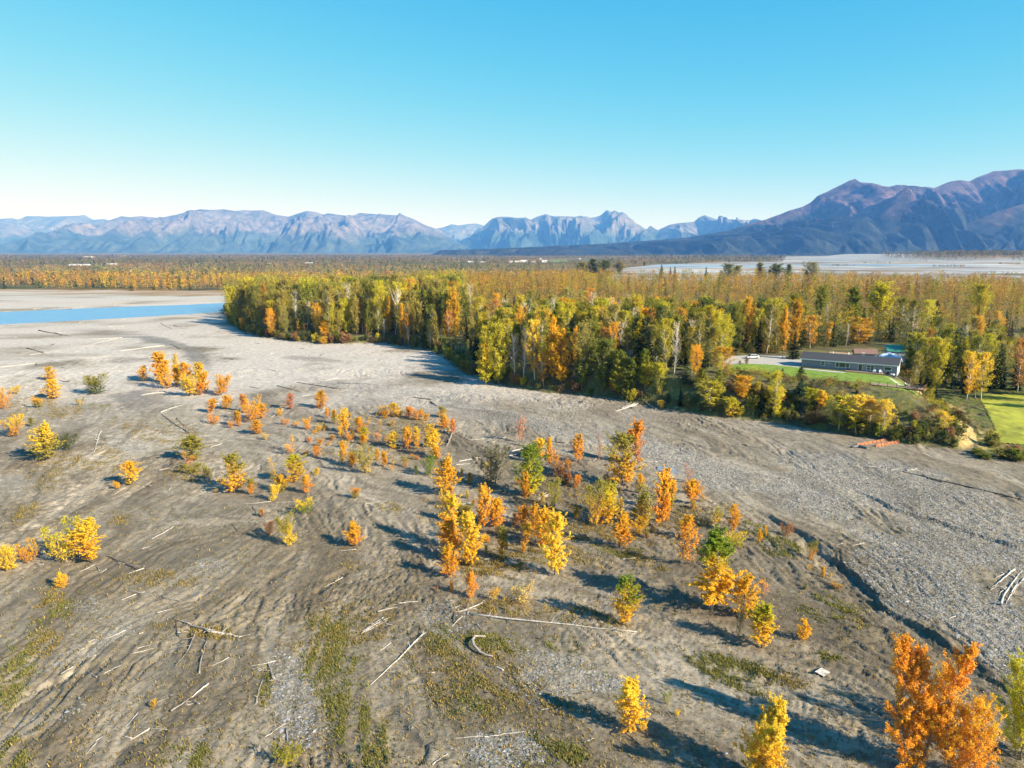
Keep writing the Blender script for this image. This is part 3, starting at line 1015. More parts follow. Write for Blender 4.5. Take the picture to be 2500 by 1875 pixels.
def tree_shape(seed, width=.4, base=.06, nbr=60, elev=(25, 60), leaves=3000, leaf=.02, puff=.03, stems=1, droop=0.0, shape='cone', lean=.03, gaps=.2, upbias=.35, tip=1.0, twig=True, branch_r=.0035, trunk_r=.011, limb_leaf=.12, twigs=8, twig_up=.35):
    """unit-height tree: (wood builder, leaf centres, leaf normals, leaf sizes)"""
    g = np.random.default_rng(seed)
    mb = MB()
    C, Nn, Wt = [], [], []
    stem_pts = []
    for s in range(stems):
        hs = 1.0 if s == 0 else g.uniform(.6, .95)
        off = np.zeros(3) if stems == 1 else np.array([g.normal() * width * .08, g.normal() * width * .08, 0])
        ln = np.array([g.normal(), g.normal(), 0]) * (lean if stems == 1 else width * .22)
        bow = np.array([g.normal(), g.normal(), 0]) * lean
        ts = np.linspace(0, 1, 7)
        pth = [off + ln * t + bow * math.sin(t * 3.1) + np.array([0, 0, hs * t]) for t in ts]
        mb.tube(pth, [trunk_r * (1 - .88 * t) * (1 if s == 0 else .7) for t in ts], 5)
        stem_pts.append((np.array(pth), hs, width * (1 if stems == 1 else .62)))
    per = nbr // stems
    gapdir = g.uniform(0, 2 * math.pi, 4)
    gapt = g.uniform(base + .1, .8, 4)
    for (pth, hs, wid) in stem_pts:
        for k in range(per):
            u = (k + g.uniform(0, 1)) / per
            t = base + (1 - base) * u ** .9
            if shape == 'cone':
                sh = (1 - u) ** .75 * (0.35 + .65 * sstep(0, .22, u)) + .05
            elif shape == 'column':
                sh = (1 - u ** 2.2) ** .8 * (0.55 + .45 * sstep(0, .25, u)) + .05
            elif shape == 'oval':
                sh = math.sin(math.pi * (0.10 + .88 * u)) ** .7
            elif shape == 'bush':
                sh = (1 - u * .55) * (0.7 + .3 * sstep(0, .2, u))
            else:
                sh = (1 - u) + .02
            az = k * 2.39996 + g.uniform(-.5, .5)
            weak = 1.0
            for gd, gt in zip(gapdir, gapt):
                if abs((az - gd + math.pi) % (2 * math.pi) - math.pi) < .55 and abs(t - gt) < .12:
                    weak = gaps
            L = wid * .5 * sh * g.uniform(.62, 1.18) * (1 if weak == 1 else .6)
            el = R(elev[0] + (elev[1] - elev[0]) * u + g.normal() * 8)
            org = np.array([np.interp(t, np.linspace(0, 1, 7), pth[:, j]) for j in range(3)])
            L /= max(.35, math.cos(el))
            L = min(L, (hs * tip - org[2]) / max(.2, math.sin(el)) + .06) if el > 0 else L
            d0 = np.array([math.cos(az) * math.cos(el), math.sin(az) * math.cos(el), math.sin(el)])
            us = np.linspace(0, 1, 4)
            curve = [org + d0 * L * x + np.array([0, 0, (.18 - droop) * L * x * x]) for x in us]
            if twig:
                mb.tube(curve, [branch_r * (.5 + L / wid) * (1 - .8 * x) for x in us], 3, False)
            n = max(2, int(leaves * weak * (L + .02) / (per * stems * wid * .3)))
            nt_ = twigs
            xt = limb_leaf + (1.0 - limb_leaf) * (np.arange(nt_) + g.random(nt_)) / nt_
            td = unit(d0 * .9 + g.normal(size=(nt_, 3)) * .62 + np.array([0, 0, twig_up]))
            tlen = L * (.52 - .28 * xt) * g.uniform(.5, 1.25, nt_)
            wk = g.integers(0, nt_, n)
            x = xt[wk]
            sf = g.random(n) ** .8
            p = org + d0 * (L * x)[:, None]
            p[:, 2] += (.18 - droop) * L * x * x
            p += td[wk] * (tlen[wk] * sf)[:, None]
            p[:, 2] -= droop * .5 * tlen[wk] * sf * sf
            p += g.normal(size=(n, 3)) * puff * .45
            out_d = unit(p - (org - np.array([0, 0, .05])))
            C.append(p)
            Nn.append(unit(out_d * .5 + np.array([0, 0, upbias]) + g.normal(size=(n, 3)) * .55))
            Wt.append(np.full(n, leaf) * g.uniform(.6, 1.3, n))
    C, Nn, Wt = np.vstack(C), np.vstack(Nn), np.concatenate(Wt)
    C[:, 2] = np.maximum(C[:, 2], .005)
    return mb, C, Nn, Wt, g


def spruce_shape(seed, leaves=2600, width=.3, levels=26, leaf=.02, base=.05, gaps=.0):
    g = np.random.default_rng(seed)
    mb = MB()
    mb.tube([(0, 0, 0), (0, 0, .5), (0, 0, 1)], [.012, .008, .001], 5)
    C, Nn, Wt = [], [], []
    for lv in range(levels):
        u = lv / levels
        t = base + (1 - base) * u
        nb = int(9 - 4 * u)
        for k in range(nb):
            if g.random() < gaps:
                continue
            az = g.uniform(0, 2 * math.pi)
            L = width * .5 * (1 - u) ** .85 * g.uniform(.7, 1.15) + .012
            el = R(-18 + 40 * u + g.normal() * 5)
            d0 = np.array([math.cos(az) * math.cos(el), math.sin(az) * math.cos(el), math.sin(el)])
            mb.tube([(0, 0, t), tuple(np.array([0, 0, t]) + d0 * L)], [.003, .001], 3, False)
            n = max(3, int(leaves * L / (levels * 7 * width * .3)))
            x = g.uniform(.12, 1.03, n)
            p = np.array([0, 0, t]) + d0 * (L * x)[:, None]
            p += g.normal(size=(n, 3)) * np.array([.008, .008, .006]) * (1.2 - .5 * x)[:, None]
            C.append(p)
            Nn.append(unit(np.array([0, 0, .8]) + d0 * .3 + g.normal(size=(n, 3)) * .45))
            Wt.append(np.full(n, leaf) * g.uniform(.6, 1.2, n))
    return mb, np.vstack(C), np.vstack(Nn), np.concatenate(Wt), g


class Kind:
    """a tree model: two meshes shared by all its copies"""

    def __init__(self, shape, wood_mat, leaf_material, kindname, grad=(.15, .95), gradnoise=.5):
        mb, C, Nn, Wt, g = shape
        self.wood = mb.mesh(kindname + '_trunk', wood_mat, True)
        v, q = leaf_cards(C, Nn, Wt, g)
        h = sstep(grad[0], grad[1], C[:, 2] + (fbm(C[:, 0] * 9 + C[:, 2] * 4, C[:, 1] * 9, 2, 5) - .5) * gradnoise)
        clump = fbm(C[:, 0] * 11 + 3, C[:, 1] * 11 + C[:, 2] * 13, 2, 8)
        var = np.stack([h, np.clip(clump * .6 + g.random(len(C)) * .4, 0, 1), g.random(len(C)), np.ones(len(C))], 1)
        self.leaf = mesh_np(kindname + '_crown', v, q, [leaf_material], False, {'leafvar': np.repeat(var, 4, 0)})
        self.pts = (C, Nn, Wt)
        self.rad = float(np.percentile(np.hypot(C[:, 0], C[:, 1]), 95))
        self.top = float(np.percentile(C[:, 2], 99.7))


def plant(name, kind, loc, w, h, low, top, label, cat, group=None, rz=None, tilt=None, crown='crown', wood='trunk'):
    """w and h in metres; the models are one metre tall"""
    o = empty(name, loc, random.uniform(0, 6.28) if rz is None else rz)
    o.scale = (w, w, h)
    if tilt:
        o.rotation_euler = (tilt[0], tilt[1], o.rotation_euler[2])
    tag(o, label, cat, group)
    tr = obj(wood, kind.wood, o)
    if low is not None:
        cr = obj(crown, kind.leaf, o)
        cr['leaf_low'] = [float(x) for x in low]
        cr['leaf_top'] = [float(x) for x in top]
    return o


# leaf colours
GOLD, YEL, ORA, RED = (.84, .50, .04), (.86, .62, .06), (.80, .38, .04), (.52, .24, .09)
OLI, GRN, DGR, YGR = (.38, .33, .06), (.21, .28, .03), (.11, .14, .03), (.56, .50, .035)
PALE, RUST, GREY, PINK = (.72, .52, .14), (.42, .19, .06), (.20, .18, .09), (.70, .32, .16)
SPR, TAN = (.028, .042, .018), (.45, .32, .13)

SAP = {
    'slim': [Kind(tree_shape(s, .30, .04, 64, (44, 70), 3600, .0132, .013, 1, 0, 'column', .03), M_bark, M_leaf, 'slim_poplar') for s in (1, 2, 3)],
    'cone': [Kind(tree_shape(s, .46, .04, 84, (30, 68), 6800, .0112, .015, 1, 0, 'cone', .03), M_bark, M_leaf, 'young_poplar') for s in (4, 5, 6, 7)],
    'bush': [Kind(tree_shape(s, .95, .02, 120, (26, 74), 7400, .0128, .019, 5, 0, 'bush', .05), M_bark, M_leaf, 'bushy_poplar') for s in (8, 9, 10)],
    'thin': [Kind(tree_shape(s, .5, .10, 60, (38, 70), 620, .0165, .03, 2, 0, 'column', .05), M_bark, M_leaf, 'sparse_poplar') for s in (11, 12)],
}
BIG = {
    'grove': Kind(tree_shape(25, .70, .03, 190, (22, 66), 32000, .0082, .019, 3, 0, 'cone', .04), M_bark, M_leaf, 'big_poplar', (.2, 1.0)),
    'grove2': Kind(tree_shape(22, .95, .02, 190, (24, 68), 32000, .0084, .020, 4, 0, 'bush', .05), M_bark, M_leaf, 'broad_poplar', (.2, 1.0)),
    'tall': Kind(tree_shape(23, .42, .10, 110, (15, 62), 18000, .0085, .016, 1, 0.05, 'cone', .015), M_birch, M_leaf, 'tall_poplar', (.45, .85), .3),
    'gold': Kind(tree_shape(24, .46, .04, 80, (24, 62), 13000, .0094, .016, 1, 0, 'column', .03), M_bark, M_leaf, 'gold_poplar'),
}
FOR = {
    'cotton': [Kind(tree_shape(s, .34, .06, 84, (36, 66), 5000, .0118, .026, 1, 0.0, 'cone' if s % 2 else 'column', .02, gaps=.05), M_bark, M_leaf, 'spired_cottonwood') for s in (35, 36, 37)] + [Kind(tree_shape(s, .46, .07, 76, (30, 64), 5000, .0120, .034, 1, 0.02, 'oval', .03, gaps=.05), M_bark, M_leaf, 'cottonwood') for s in (31, 32)],
    'birch': [Kind(tree_shape(s, .44, .14, 66, (25, 62), 3800, .0118, .028, 1, 0.18, 'oval', .04, gaps=.05), M_birch, M_leaf, 'birch') for s in (41, 42, 43, 44)],
    'spruce': [Kind(spruce_shape(s), M_darkbark, M_needle, 'spruce') for s in (51, 52)],
    'bare': [Kind(tree_shape(s, .34, .2, 70, (30, 60), 260, .012, .03, 1, 0, 'oval', .04, branch_r=.0045), M_birch, M_leaf, 'bare_birch') for s in (61, 62)],
    'deadspruce': [Kind(spruce_shape(71, 260, .16, 30, .010, .12, .2), M_darkbark, M_needle, 'bare_spruce')],
}
SHRUB = [Kind(tree_shape(s, 1.15, .02, 70, (25, 75), 2200, .034, .055, 5, 0, 'bush', .06), M_bark, M_leaf, 'shrub') for s in (81, 82, 83)]

COLWORD = {'GOLD': 'golden', 'YEL': 'yellow', 'ORA': 'orange', 'RED': 'reddish', 'OLI': 'olive', 'GRN': 'green', 'DGR': 'dark green', 'YGR': 'yellow-green', 'PALE': 'pale yellow', 'RUST': 'rust brown', 'GREY': 'grey-green', 'PINK': 'pinkish orange', 'SPR': 'dark', 'TAN': 'tan'}
COLS = dict(GOLD=GOLD, YEL=YEL, ORA=ORA, RED=RED, OLI=OLI, GRN=GRN, DGR=DGR, YGR=YGR, PALE=PALE, RUST=RUST, GREY=GREY, PINK=PINK, SPR=SPR, TAN=TAN)

# landmarks that labels may point to
LAND = {k: land(*Z(*v)) for k, v in {
    'the golden grove by the wet silt': ('A', 1230, 370), 'the round dark green bush': ('A', 650, 395), 'the tall green-topped poplar': ('C', 1115, 1370),
    'the long white fallen log': ('F', 1900, 660), 'the huge orange poplars': ('D', 1640, 1690), 'the cut gravel bank': ('C', 1800, 1150), 'the curved silver log': ('F', 1540, 850),
    'the tallest golden clump': ('B', 1130, 1240), 'the small red bush': ('A', 1820, 1350), 'the green and gold poplar pair': ('A', 520, 1530), 'the bleached log heap': ('D', 2080, 500),
    'the shallow blue pool': ('C', 840, 505), 'the big bright green poplar': ('B', 1640, 860), 'the orange timber frame': ('R', 850, 330), 'the root-ended log with side limbs': ('E', 1440, 750),
    'the blue river': ('S', 500, 110), 'the tree-root log pile under the woods': ('C', 590, 110), 'the bent gold sapling row': ('B', 780, 530), 'the charred dark log': ('R', 1500, 640)}.items()}
ORD = ['', 'second', 'third', 'fourth', 'fifth', 'sixth', 'seventh', 'eighth', 'ninth', 'tenth', 'eleventh', 'twelfth', 'thirteenth', 'fourteenth', 'fifteenth', 'sixteenth', 'seventeenth', 'eighteenth', 'nineteenth', 'twentieth', 'twenty-first', 'twenty-second', 'twenty-third', 'twenty-fourth', 'twenty-fifth', 'twenty-sixth', 'twenty-seventh', 'twenty-eighth', 'twenty-ninth', 'thirtieth']


def name_them(items):
    """items: (object, 'size colour', 'kind', position). Each gets a label of its own: look, nearest landmark, and its turn outward from it"""
    by = {}
    for o, look, kind, p in items:
        lm = min(LAND, key=lambda k: np.hypot(*(LAND[k][:2] - p[:2])))
        by.setdefault((look, kind, lm), []).append((np.hypot(*(LAND[lm][:2] - p[:2])), o))
    for (look, kind, lm), lst in by.items():
        lst.sort(key=lambda t: t[0])
        for k, (d, o) in enumerate(lst):
            if len(lst) == 1:
                o['label'] = f'{look} {kind} near {lm}'
            elif k == 0:
                o['label'] = f'{look} {kind} closest in to {lm}'.replace('closest in', 'first out') if False else f'{look} {kind} first out from {lm}'
            else:
                o['label'] = f'{look} {kind} {ORD[min(k, 29)]} out from {lm}'


# --- saplings on the gravel bar: zone, base x, base y, top y, width, model, lower colour, upper colour
SAPS = [
    ('A', 340, 300, 205, 90, 'cone', 'GOLD', 'YEL'), ('A', 365, 425, 285, 115, 'cone', 'GOLD', 'YEL'), ('A', 650, 395, 260, 190, 'bush', 'DGR', 'OLI'), ('A', 25, 495, 330, 130, 'bush', 'ORA', 'GOLD'),
    ('A', 100, 680, 525, 160, 'bush', 'ORA', 'YEL'), ('A', 300, 840, 585, 180, 'cone', 'OLI', 'YEL'), ('A', 455, 770, 640, 145, 'bush', 'DGR', 'DGR'), ('A', 880, 1005, 845, 120, 'cone', 'YEL', 'GOLD'),
    ('A', 795, 1030, 975, 60, 'bush', 'GOLD', 'GOLD'), ('A', 440, 1520, 1210, 240, 'bush', 'YEL', 'YGR'), ('A', 620, 1530, 1235, 210, 'cone', 'GOLD', 'YEL'), ('A', 60, 1580, 1370, 180, 'bush', 'YEL', 'YEL'),
    ('A', 190, 1530, 1360, 130, 'bush', 'ORA', 'GOLD'), ('E', 420, 440, 335, 80, 'cone', 'GOLD', 'YEL'),
    ('A', 980, 305, 200, 75, 'cone', 'GOLD', 'GOLD'), ('A', 1075, 310, 105, 120, 'slim', 'ORA', 'GOLD'), ('A', 1130, 355, 160, 110, 'cone', 'GOLD', 'GOLD'), ('A', 1200, 330, 115, 60, 'slim', 'YEL', 'PALE'), ('A', 1190, 340, 190, 90, 'cone', 'GOLD', 'YEL'),
    ('A', 1250, 350, 175, 110, 'cone', 'ORA', 'GOLD'), ('A', 1300, 400, 250, 150, 'bush', 'YEL', 'YEL'), ('A', 1360, 350, 170, 110, 'cone', 'YEL', 'YEL'), ('A', 1395, 380, 240, 90, 'slim', 'GOLD', 'GOLD'),
    ('A', 1480, 400, 250, 130, 'bush', 'ORA', 'GOLD'), ('A', 1530, 390, 260, 80, 'thin', 'PINK', 'ORA'), ('A', 1350, 400, 310, 60, 'slim', 'ORA', 'ORA'),
    ('A', 1420, 520, 425, 80, 'slim', 'ORA', 'GOLD'), ('A', 1440, 595, 520, 90, 'bush', 'ORA', 'ORA'), ('A', 1525, 495, 395, 75, 'slim', 'GOLD', 'GOLD'), ('A', 1660, 520, 395, 70, 'slim', 'ORA', 'ORA'),
    ('A', 1700, 580, 410, 150, 'bush', 'ORA', 'GOLD'), ('A', 1760, 560, 450, 90, 'cone', 'ORA', 'GOLD'), ('A', 1615, 610, 505, 70, 'slim', 'ORA', 'GOLD'), ('A', 1740, 660, 560, 90, 'cone', 'ORA', 'GOLD'),
    ('A', 1790, 700, 650, 50, 'bush', 'PALE', 'PALE'), ('A', 1960, 495, 385, 70, 'cone', 'PINK', 'PINK'), ('A', 1885, 540, 480, 60, 'bush', 'GOLD', 'GOLD'), ('A', 2160, 490, 365, 95, 'cone', 'ORA', 'GOLD'),
    ('A', 1980, 800, 670, 110, 'thin', 'ORA', 'GOLD'), ('A', 1985, 990, 800, 150, 'cone', 'GOLD', 'YGR'), ('A', 1855, 1020, 820, 90, 'thin', 'OLI', 'GOLD'), ('A', 1840, 1115, 990, 85, 'bush', 'YEL', 'YEL'),
    ('A', 1890, 1060, 940, 110, 'cone', 'OLI', 'GOLD'), ('A', 2070, 1060, 940, 80, 'cone', 'ORA', 'GOLD'), ('A', 1580, 1060, 790, 180, 'cone', 'GOLD', 'OLI'), ('A', 1700, 1070, 960, 60, 'slim', 'ORA', 'OLI'),
    ('A', 1455, 1060, 1030, 40, 'bush', 'PALE', 'PALE'), ('A', 1310, 840, 670, 180, 'cone', 'OLI', 'OLI'), ('A', 1260, 890, 770, 90, 'thin', 'PINK', 'ORA'), ('A', 1290, 925, 850, 130, 'bush', 'OLI', 'OLI'), ('A', 1410, 965, 860, 80, 'bush', 'GREY', 'OLI'),
    ('A', 2065, 1190, 1080, 150, 'bush', 'GRN', 'YEL'), ('A', 1820, 1350, 1240, 75, 'bush', 'RED', 'RED'), ('A', 1965, 1415, 1195, 150, 'bush', 'YEL', 'OLI'), ('A', 1770, 1220, 1165, 30, 'slim', 'RED', 'ORA'),
    ('A', 110, 390, 330, 70, 'bush', 'YEL', 'YEL'), ('A', 265, 480, 405, 100, 'bush', 'OLI', 'GOLD'), ('A', 215, 610, 550, 40, 'slim', 'OLI', 'OLI'), ('A', 545, 465, 415, 60, 'bush', 'PALE', 'OLI'),
    ('A', 2135, 820, 740, 60, 'cone', 'ORA', 'ORA'), ('A', 1925, 600, 550, 60, 'bush', 'ORA', 'ORA'), ('A', 1995, 610, 570, 45, 'bush', 'ORA', 'GOLD'), ('A', 2080, 630, 550, 70, 'bush', 'ORA', 'GOLD'), ('A', 2120, 660, 625, 40, 'bush', 'GOLD', 'GOLD'),
    ('A', 2085, 720, 680, 30, 'bush', 'RED', 'ORA'), ('A', 2130, 940, 890, 60, 'bush', 'YEL', 'YEL'), ('A', 2060, 800, 770, 35, 'bush', 'ORA', 'GOLD'), ('A', 1560, 620, 570, 50, 'bush', 'ORA', 'ORA'),
    ('B', 275, 330, 265, 40, 'slim', 'ORA', 'GOLD'), ('B', 325, 370, 275, 50, 'slim', 'OLI', 'GOLD'), ('B', 400, 430, 265, 95, 'cone', 'GOLD', 'YEL'), ('B', 490, 430, 325, 80, 'cone', 'ORA', 'GOLD'), ('B', 420, 490, 420, 60, 'bush', 'ORA', 'ORA'),
    ('B', 530, 480, 390, 80, 'cone', 'GOLD', 'YGR'), ('B', 515, 515, 445, 60, 'cone', 'ORA', 'GOLD'), ('B', 610, 500, 430, 60, 'thin', 'PINK', 'ORA'), ('B', 560, 378, 325, 40, 'thin', 'GOLD', 'GOLD'), ('B', 365, 450, 380, 45, 'bush', 'GOLD', 'GOLD'),
    ('B', 665, 310, 235, 75, 'bush', 'PALE', 'GOLD'), ('B', 720, 325, 230, 90, 'cone', 'GOLD', 'YEL'), ('B', 760, 328, 270, 60, 'bush', 'GOLD', 'YEL'), ('B', 820, 330, 255, 60, 'slim', 'PINK', 'ORA'), ('B', 870, 345, 260, 90, 'bush', 'ORA', 'ORA'), ('B', 915, 325, 270, 40, 'slim', 'ORA', 'GOLD'),
    ('B', 1045, 330, 255, 75, 'cone', 'GOLD', 'OLI'), ('B', 1060, 400, 315, 85, 'cone', 'ORA', 'GOLD'), ('B', 1120, 450, 340, 60, 'slim', 'PINK', 'ORA'),
    ('B', 725, 540, 420, 90, 'cone', 'YEL', 'YEL'), ('B', 810, 545, 385, 80, 'slim', 'ORA', 'GOLD'), ('B', 880, 545, 395, 75, 'slim', 'GOLD', 'YEL'), ('B', 960, 530, 370, 110, 'cone', 'GOLD', 'YEL'), ('B', 1000, 600, 420, 100, 'cone', 'YEL', 'YEL'), ('B', 1020, 610, 520, 60, 'slim', 'ORA', 'GOLD'), ('B', 680, 500, 455, 40, 'bush', 'PINK', 'ORA'),
    ('B', 370, 640, 485, 60, 'slim', 'GOLD', 'GOLD'), ('B', 400, 540, 480, 60, 'thin', 'PALE', 'PALE'), ('B', 440, 665, 560, 60, 'slim', 'ORA', 'GOLD'), ('B', 540, 700, 510, 160, 'bush', 'PALE', 'OLI'), ('B', 610, 620, 535, 50, 'slim', 'GOLD', 'GOLD'), ('B', 655, 660, 555, 55, 'slim', 'ORA', 'GOLD'), ('B', 720, 690, 620, 45, 'thin', 'ORA', 'GOLD'), ('B', 790, 665, 590, 75, 'thin', 'ORA', 'OLI'), ('B', 885, 615, 585, 35, 'bush', 'PINK', 'ORA'),
    ('B', 960, 720, 580, 115, 'bush', 'GRN', 'GRN'), ('B', 880, 720, 650, 32, 'slim', 'GRN', 'GRN'), ('B', 1070, 850, 585, 165, 'cone', 'GOLD', 'GOLD'),
    ('B', 1110, 1210, 840, 170, 'gold', 'ORA', 'YEL'), ('B', 1235, 1330, 960, 175, 'gold', 'GOLD', 'YEL'), ('B', 1105, 1410, 1180, 140, 'cone', 'ORA', 'GOLD'), ('B', 1090, 1290, 1010, 140, 'cone', 'ORA', 'ORA'), ('B', 1110, 1510, 1420, 40, 'slim', 'ORA', 'ORA'), ('B', 1245, 1550, 1370, 90, 'cone', 'ORA', 'ORA'),
    ('B', 1390, 770, 510, 240, 'bush', 'GREY', 'GREY'), ('B', 1640, 860, 500, 190, 'gold', 'YGR', 'GRN'), ('B', 1615, 885, 690, 60, 'slim', 'ORA', 'GOLD'), ('B', 1710, 600, 465, 100, 'cone', 'GOLD', 'YEL'), ('B', 1770, 650, 455, 70, 'slim', 'ORA', 'GOLD'), ('B', 1850, 740, 560, 160, 'bush', 'RUST', 'ORA'), ('B', 1970, 630, 440, 105, 'cone', 'ORA', 'GOLD'),
    ('B', 1580, 500, 310, 70, 'thin', 'PINK', 'PINK'), ('B', 2110, 640, 430, 50, 'thin', 'RED', 'PINK'), ('B', 1800, 950, 720, 120, 'bush', 'OLI', 'OLI'), ('B', 1890, 785, 700, 50, 'slim', 'RED', 'RED'), ('B', 1950, 810, 715, 50, 'cone', 'RED', 'ORA'),
    ('B', 1325, 1075, 770, 110, 'slim', 'ORA', 'GOLD'), ('B', 1420, 1065, 860, 130, 'cone', 'ORA', 'GOLD'), ('B', 1450, 1290, 1060, 80, 'slim', 'GOLD', 'OLI'), ('B', 1600, 1080, 920, 85, 'cone', 'ORA', 'ORA'), ('B', 1680, 1100, 910, 110, 'cone', 'ORA', 'GOLD'), ('B', 1740, 1200, 930, 150, 'cone', 'ORA', 'GOLD'),
    ('B', 1810, 1390, 960, 185, 'gold', 'YEL', 'YEL'), ('B', 1595, 1190, 1070, 110, 'thin', 'ORA', 'GOLD'), ('B', 1540, 1055, 975, 60, 'cone', 'RED', 'ORA'), ('B', 2080, 1065, 720, 200, 'bush', 'GOLD', 'OLI'),
    ('B', 1605, 1600, 1440, 190, 'thin', 'PALE', 'PALE'), ('B', 1395, 1560, 1470, 80, 'thin', 'PALE', 'GOLD'), ('B', 1010, 1500, 1465, 30, 'bush', 'RED', 'RED'), ('B', 460, 870, 790, 85, 'bush', 'OLI', 'ORA'), ('B', 465, 1195, 1030, 130, 'cone', 'ORA', 'GOLD'), ('B', 150, 500, 460, 40, 'bush', 'PINK', 'PINK'), ('B', 125, 590, 555, 35, 'bush', 'PALE', 'PINK'),
    ('C', 560, 600, 270, 200, 'gold', 'GOLD', 'OLI'), ('C', 660, 470, 185, 110, 'slim', 'PINK', 'ORA'), ('C', 600, 320, 245, 70, 'slim', 'ORA', 'ORA'), ('C', 470, 595, 510, 70, 'bush', 'RUST', 'ORA'),
    ('C', 465, 840, 580, 150, 'cone', 'GOLD', 'YGR'), ('C', 575, 990, 770, 140, 'cone', 'ORA', 'GOLD'), ('C', 690, 870, 600, 130, 'thin', 'OLI', 'OLI'), ('C', 690, 860, 640, 110, 'cone', 'GOLD', 'OLI'), ('C', 790, 860, 500, 140, 'slim', 'ORA', 'GOLD'), ('C', 830, 830, 640, 80, 'cone', 'ORA', 'ORA'), ('C', 660, 650, 520, 60, 'slim', 'OLI', 'GOLD'),
    ('C', 850, 760, 560, 75, 'slim', 'OLI', 'GOLD'), ('C', 990, 710, 560, 90, 'slim', 'ORA', 'GOLD'), ('C', 965, 570, 455, 60, 'thin', 'PINK', 'PINK'), ('C', 1055, 700, 655, 40, 'thin', 'OLI', 'ORA'), ('C', 970, 930, 780, 110, 'cone', 'ORA', 'GOLD'), ('C', 1130, 840, 735, 100, 'thin', 'GOLD', 'OLI'), ('C', 1240, 890, 710, 85, 'cone', 'ORA', 'GOLD'),
    ('C', 1270, 980, 870, 150, 'bush', 'YGR', 'YEL'), ('C', 1410, 950, 870, 40, 'cone', 'GOLD', 'GOLD'), ('C', 1455, 918, 845, 20, 'slim', 'ORA', 'GOLD'), ('C', 1580, 915, 820, 85, 'bush', 'RUST', 'RED'), ('C', 1735, 1065, 935, 90, 'bush', 'ORA', 'OLI'), ('C', 1115, 1375, 868, 255, 'tall', 'GOLD', 'GRN'), ('C', 960, 1090, 850, 150, 'thin', 'ORA', 'ORA'),
    ('C', 560, 1465, 1150, 180, 'cone', 'GOLD', 'GRN'), ('C', 665, 1395, 1240, 60, 'thin', None, None), ('C', 1330, 1430, 1150, 170, 'cone', 'GOLD', 'GOLD'), ('C', 1440, 1290, 1190, 60, 'thin', 'PINK', 'ORA'), ('C', 1430, 1615, 1340, 190, 'cone', 'GOLD', 'YGR'), ('C', 1275, 1570, 1290, 70, 'thin', 'GREY', 'GREY'),
    ('C', 1680, 1560, 1430, 85, 'cone', 'GOLD', 'GOLD'), ('C', 1810, 1175, 1100, 35, 'slim', 'GOLD', 'GOLD'), ('C', 1895, 1245, 1200, 65, 'bush', 'RUST', 'GOLD'), ('C', 1730, 1125, 1090, 25, 'bush', 'GOLD', 'GOLD'), ('C', 1855, 1170, 1140, 25, 'bush', 'GOLD', 'PALE'),
    ('G', 920, 1415, 1060, 200, 'cone', 'GOLD', 'YEL'), ('G', 1020, 1410, 1335, 70, 'bush', 'GOLD', 'YEL'), ('G', 1800, 1760, 1230, 400, 'grove', 'GOLD', 'YEL'), ('G', 1190, 1235, 1130, 75, 'thin', 'OLI', 'GRN'), ('G', 1250, 1305, 1260, 40, 'bush', 'YEL', 'YEL'),
    ('D', 1500, 1700, 820, 430, 'grove', 'ORA', 'ORA'), ('D', 1790, 1760, 1100, 420, 'grove2', 'ORA', 'GOLD'), ('D', 2225, 1580, 880, 400, 'grove2', 'YGR', 'YGR'), ('E', 1025, 1262, 1200, 65, 'bush', 'TAN', 'GOLD'), ('E', 1950, 1625, 1480, 180, 'bush', 'YGR', 'OLI'),
    ('D', 100, 460, 430, 25, 'bush', 'OLI', 'OLI'), ('D', 735, 445, 420, 35, 'bush', 'GRN', 'GRN'), ('C', 1000, 610, 585, 35, 'bush', 'ORA', 'RUST'), ('C', 200, 590, 520, 45, 'slim', 'RED', 'RED'), ('C', 275, 610, 535, 50, 'slim', 'RED', 'ORA'),
]
todo = []
for (z, bx, by, ty, w, model, lo, hi) in SAPS:
    s = ZONES[z][2]
    px, py = Z(z, bx, by)
    _, pty = Z(z, bx, ty)
    p = land(px, py)
    h = height_to(p, pty)
    dep = depth_of(p)
    wm = 1.06 * w / s / FPX * dep
    kinds = [BIG[model]] if model in BIG else SAP[model]
    k = kinds[len(todo) % len(kinds)]
    ratio = {'slim': .33, 'cone': .50, 'bush': 1.0, 'thin': .55, 'grove': .66, 'grove2': .92, 'tall': .45, 'gold': .5}[model]
    p = (p[0], p[1], p[2] - .05)
    lowc, topc = (COLS[lo], COLS[hi]) if lo else (None, None)
    jit = rng.uniform(.9, 1.1)
    if lowc:
        lowc, topc = tuple(np.array(lowc) * jit), tuple(np.array(topc) * jit)
    o = plant('young_poplar' if model in ('slim', 'cone', 'thin', 'grove', 'tall', 'gold') else 'bush', k, p, wm / (2 * k.rad), h / k.top, lowc, topc, 'x', 'sapling' if model not in ('bush', 'grove2') else 'bush', 'young trees and bushes on the gravel bar')
    size = 'tiny' if h < 1.3 else 'small' if h < 2.4 else 'mid-sized' if h < 4.2 else 'tall' if h < 7 else 'very tall'
    if lo is None:
        look = f'{size} leafless grey'
    elif lo == hi:
        look = f'{size} {COLWORD[lo]}'
    else:
        look = f'{size} {COLWORD[hi]}-topped {COLWORD[lo]}'
    todo.append((o, look, {'slim': 'slender sapling', 'cone': 'leafy sapling', 'thin': 'sparse sapling', 'bush': 'bush'}.get(model, 'poplar'), np.array(p)))
g6 = np.random.default_rng(63)
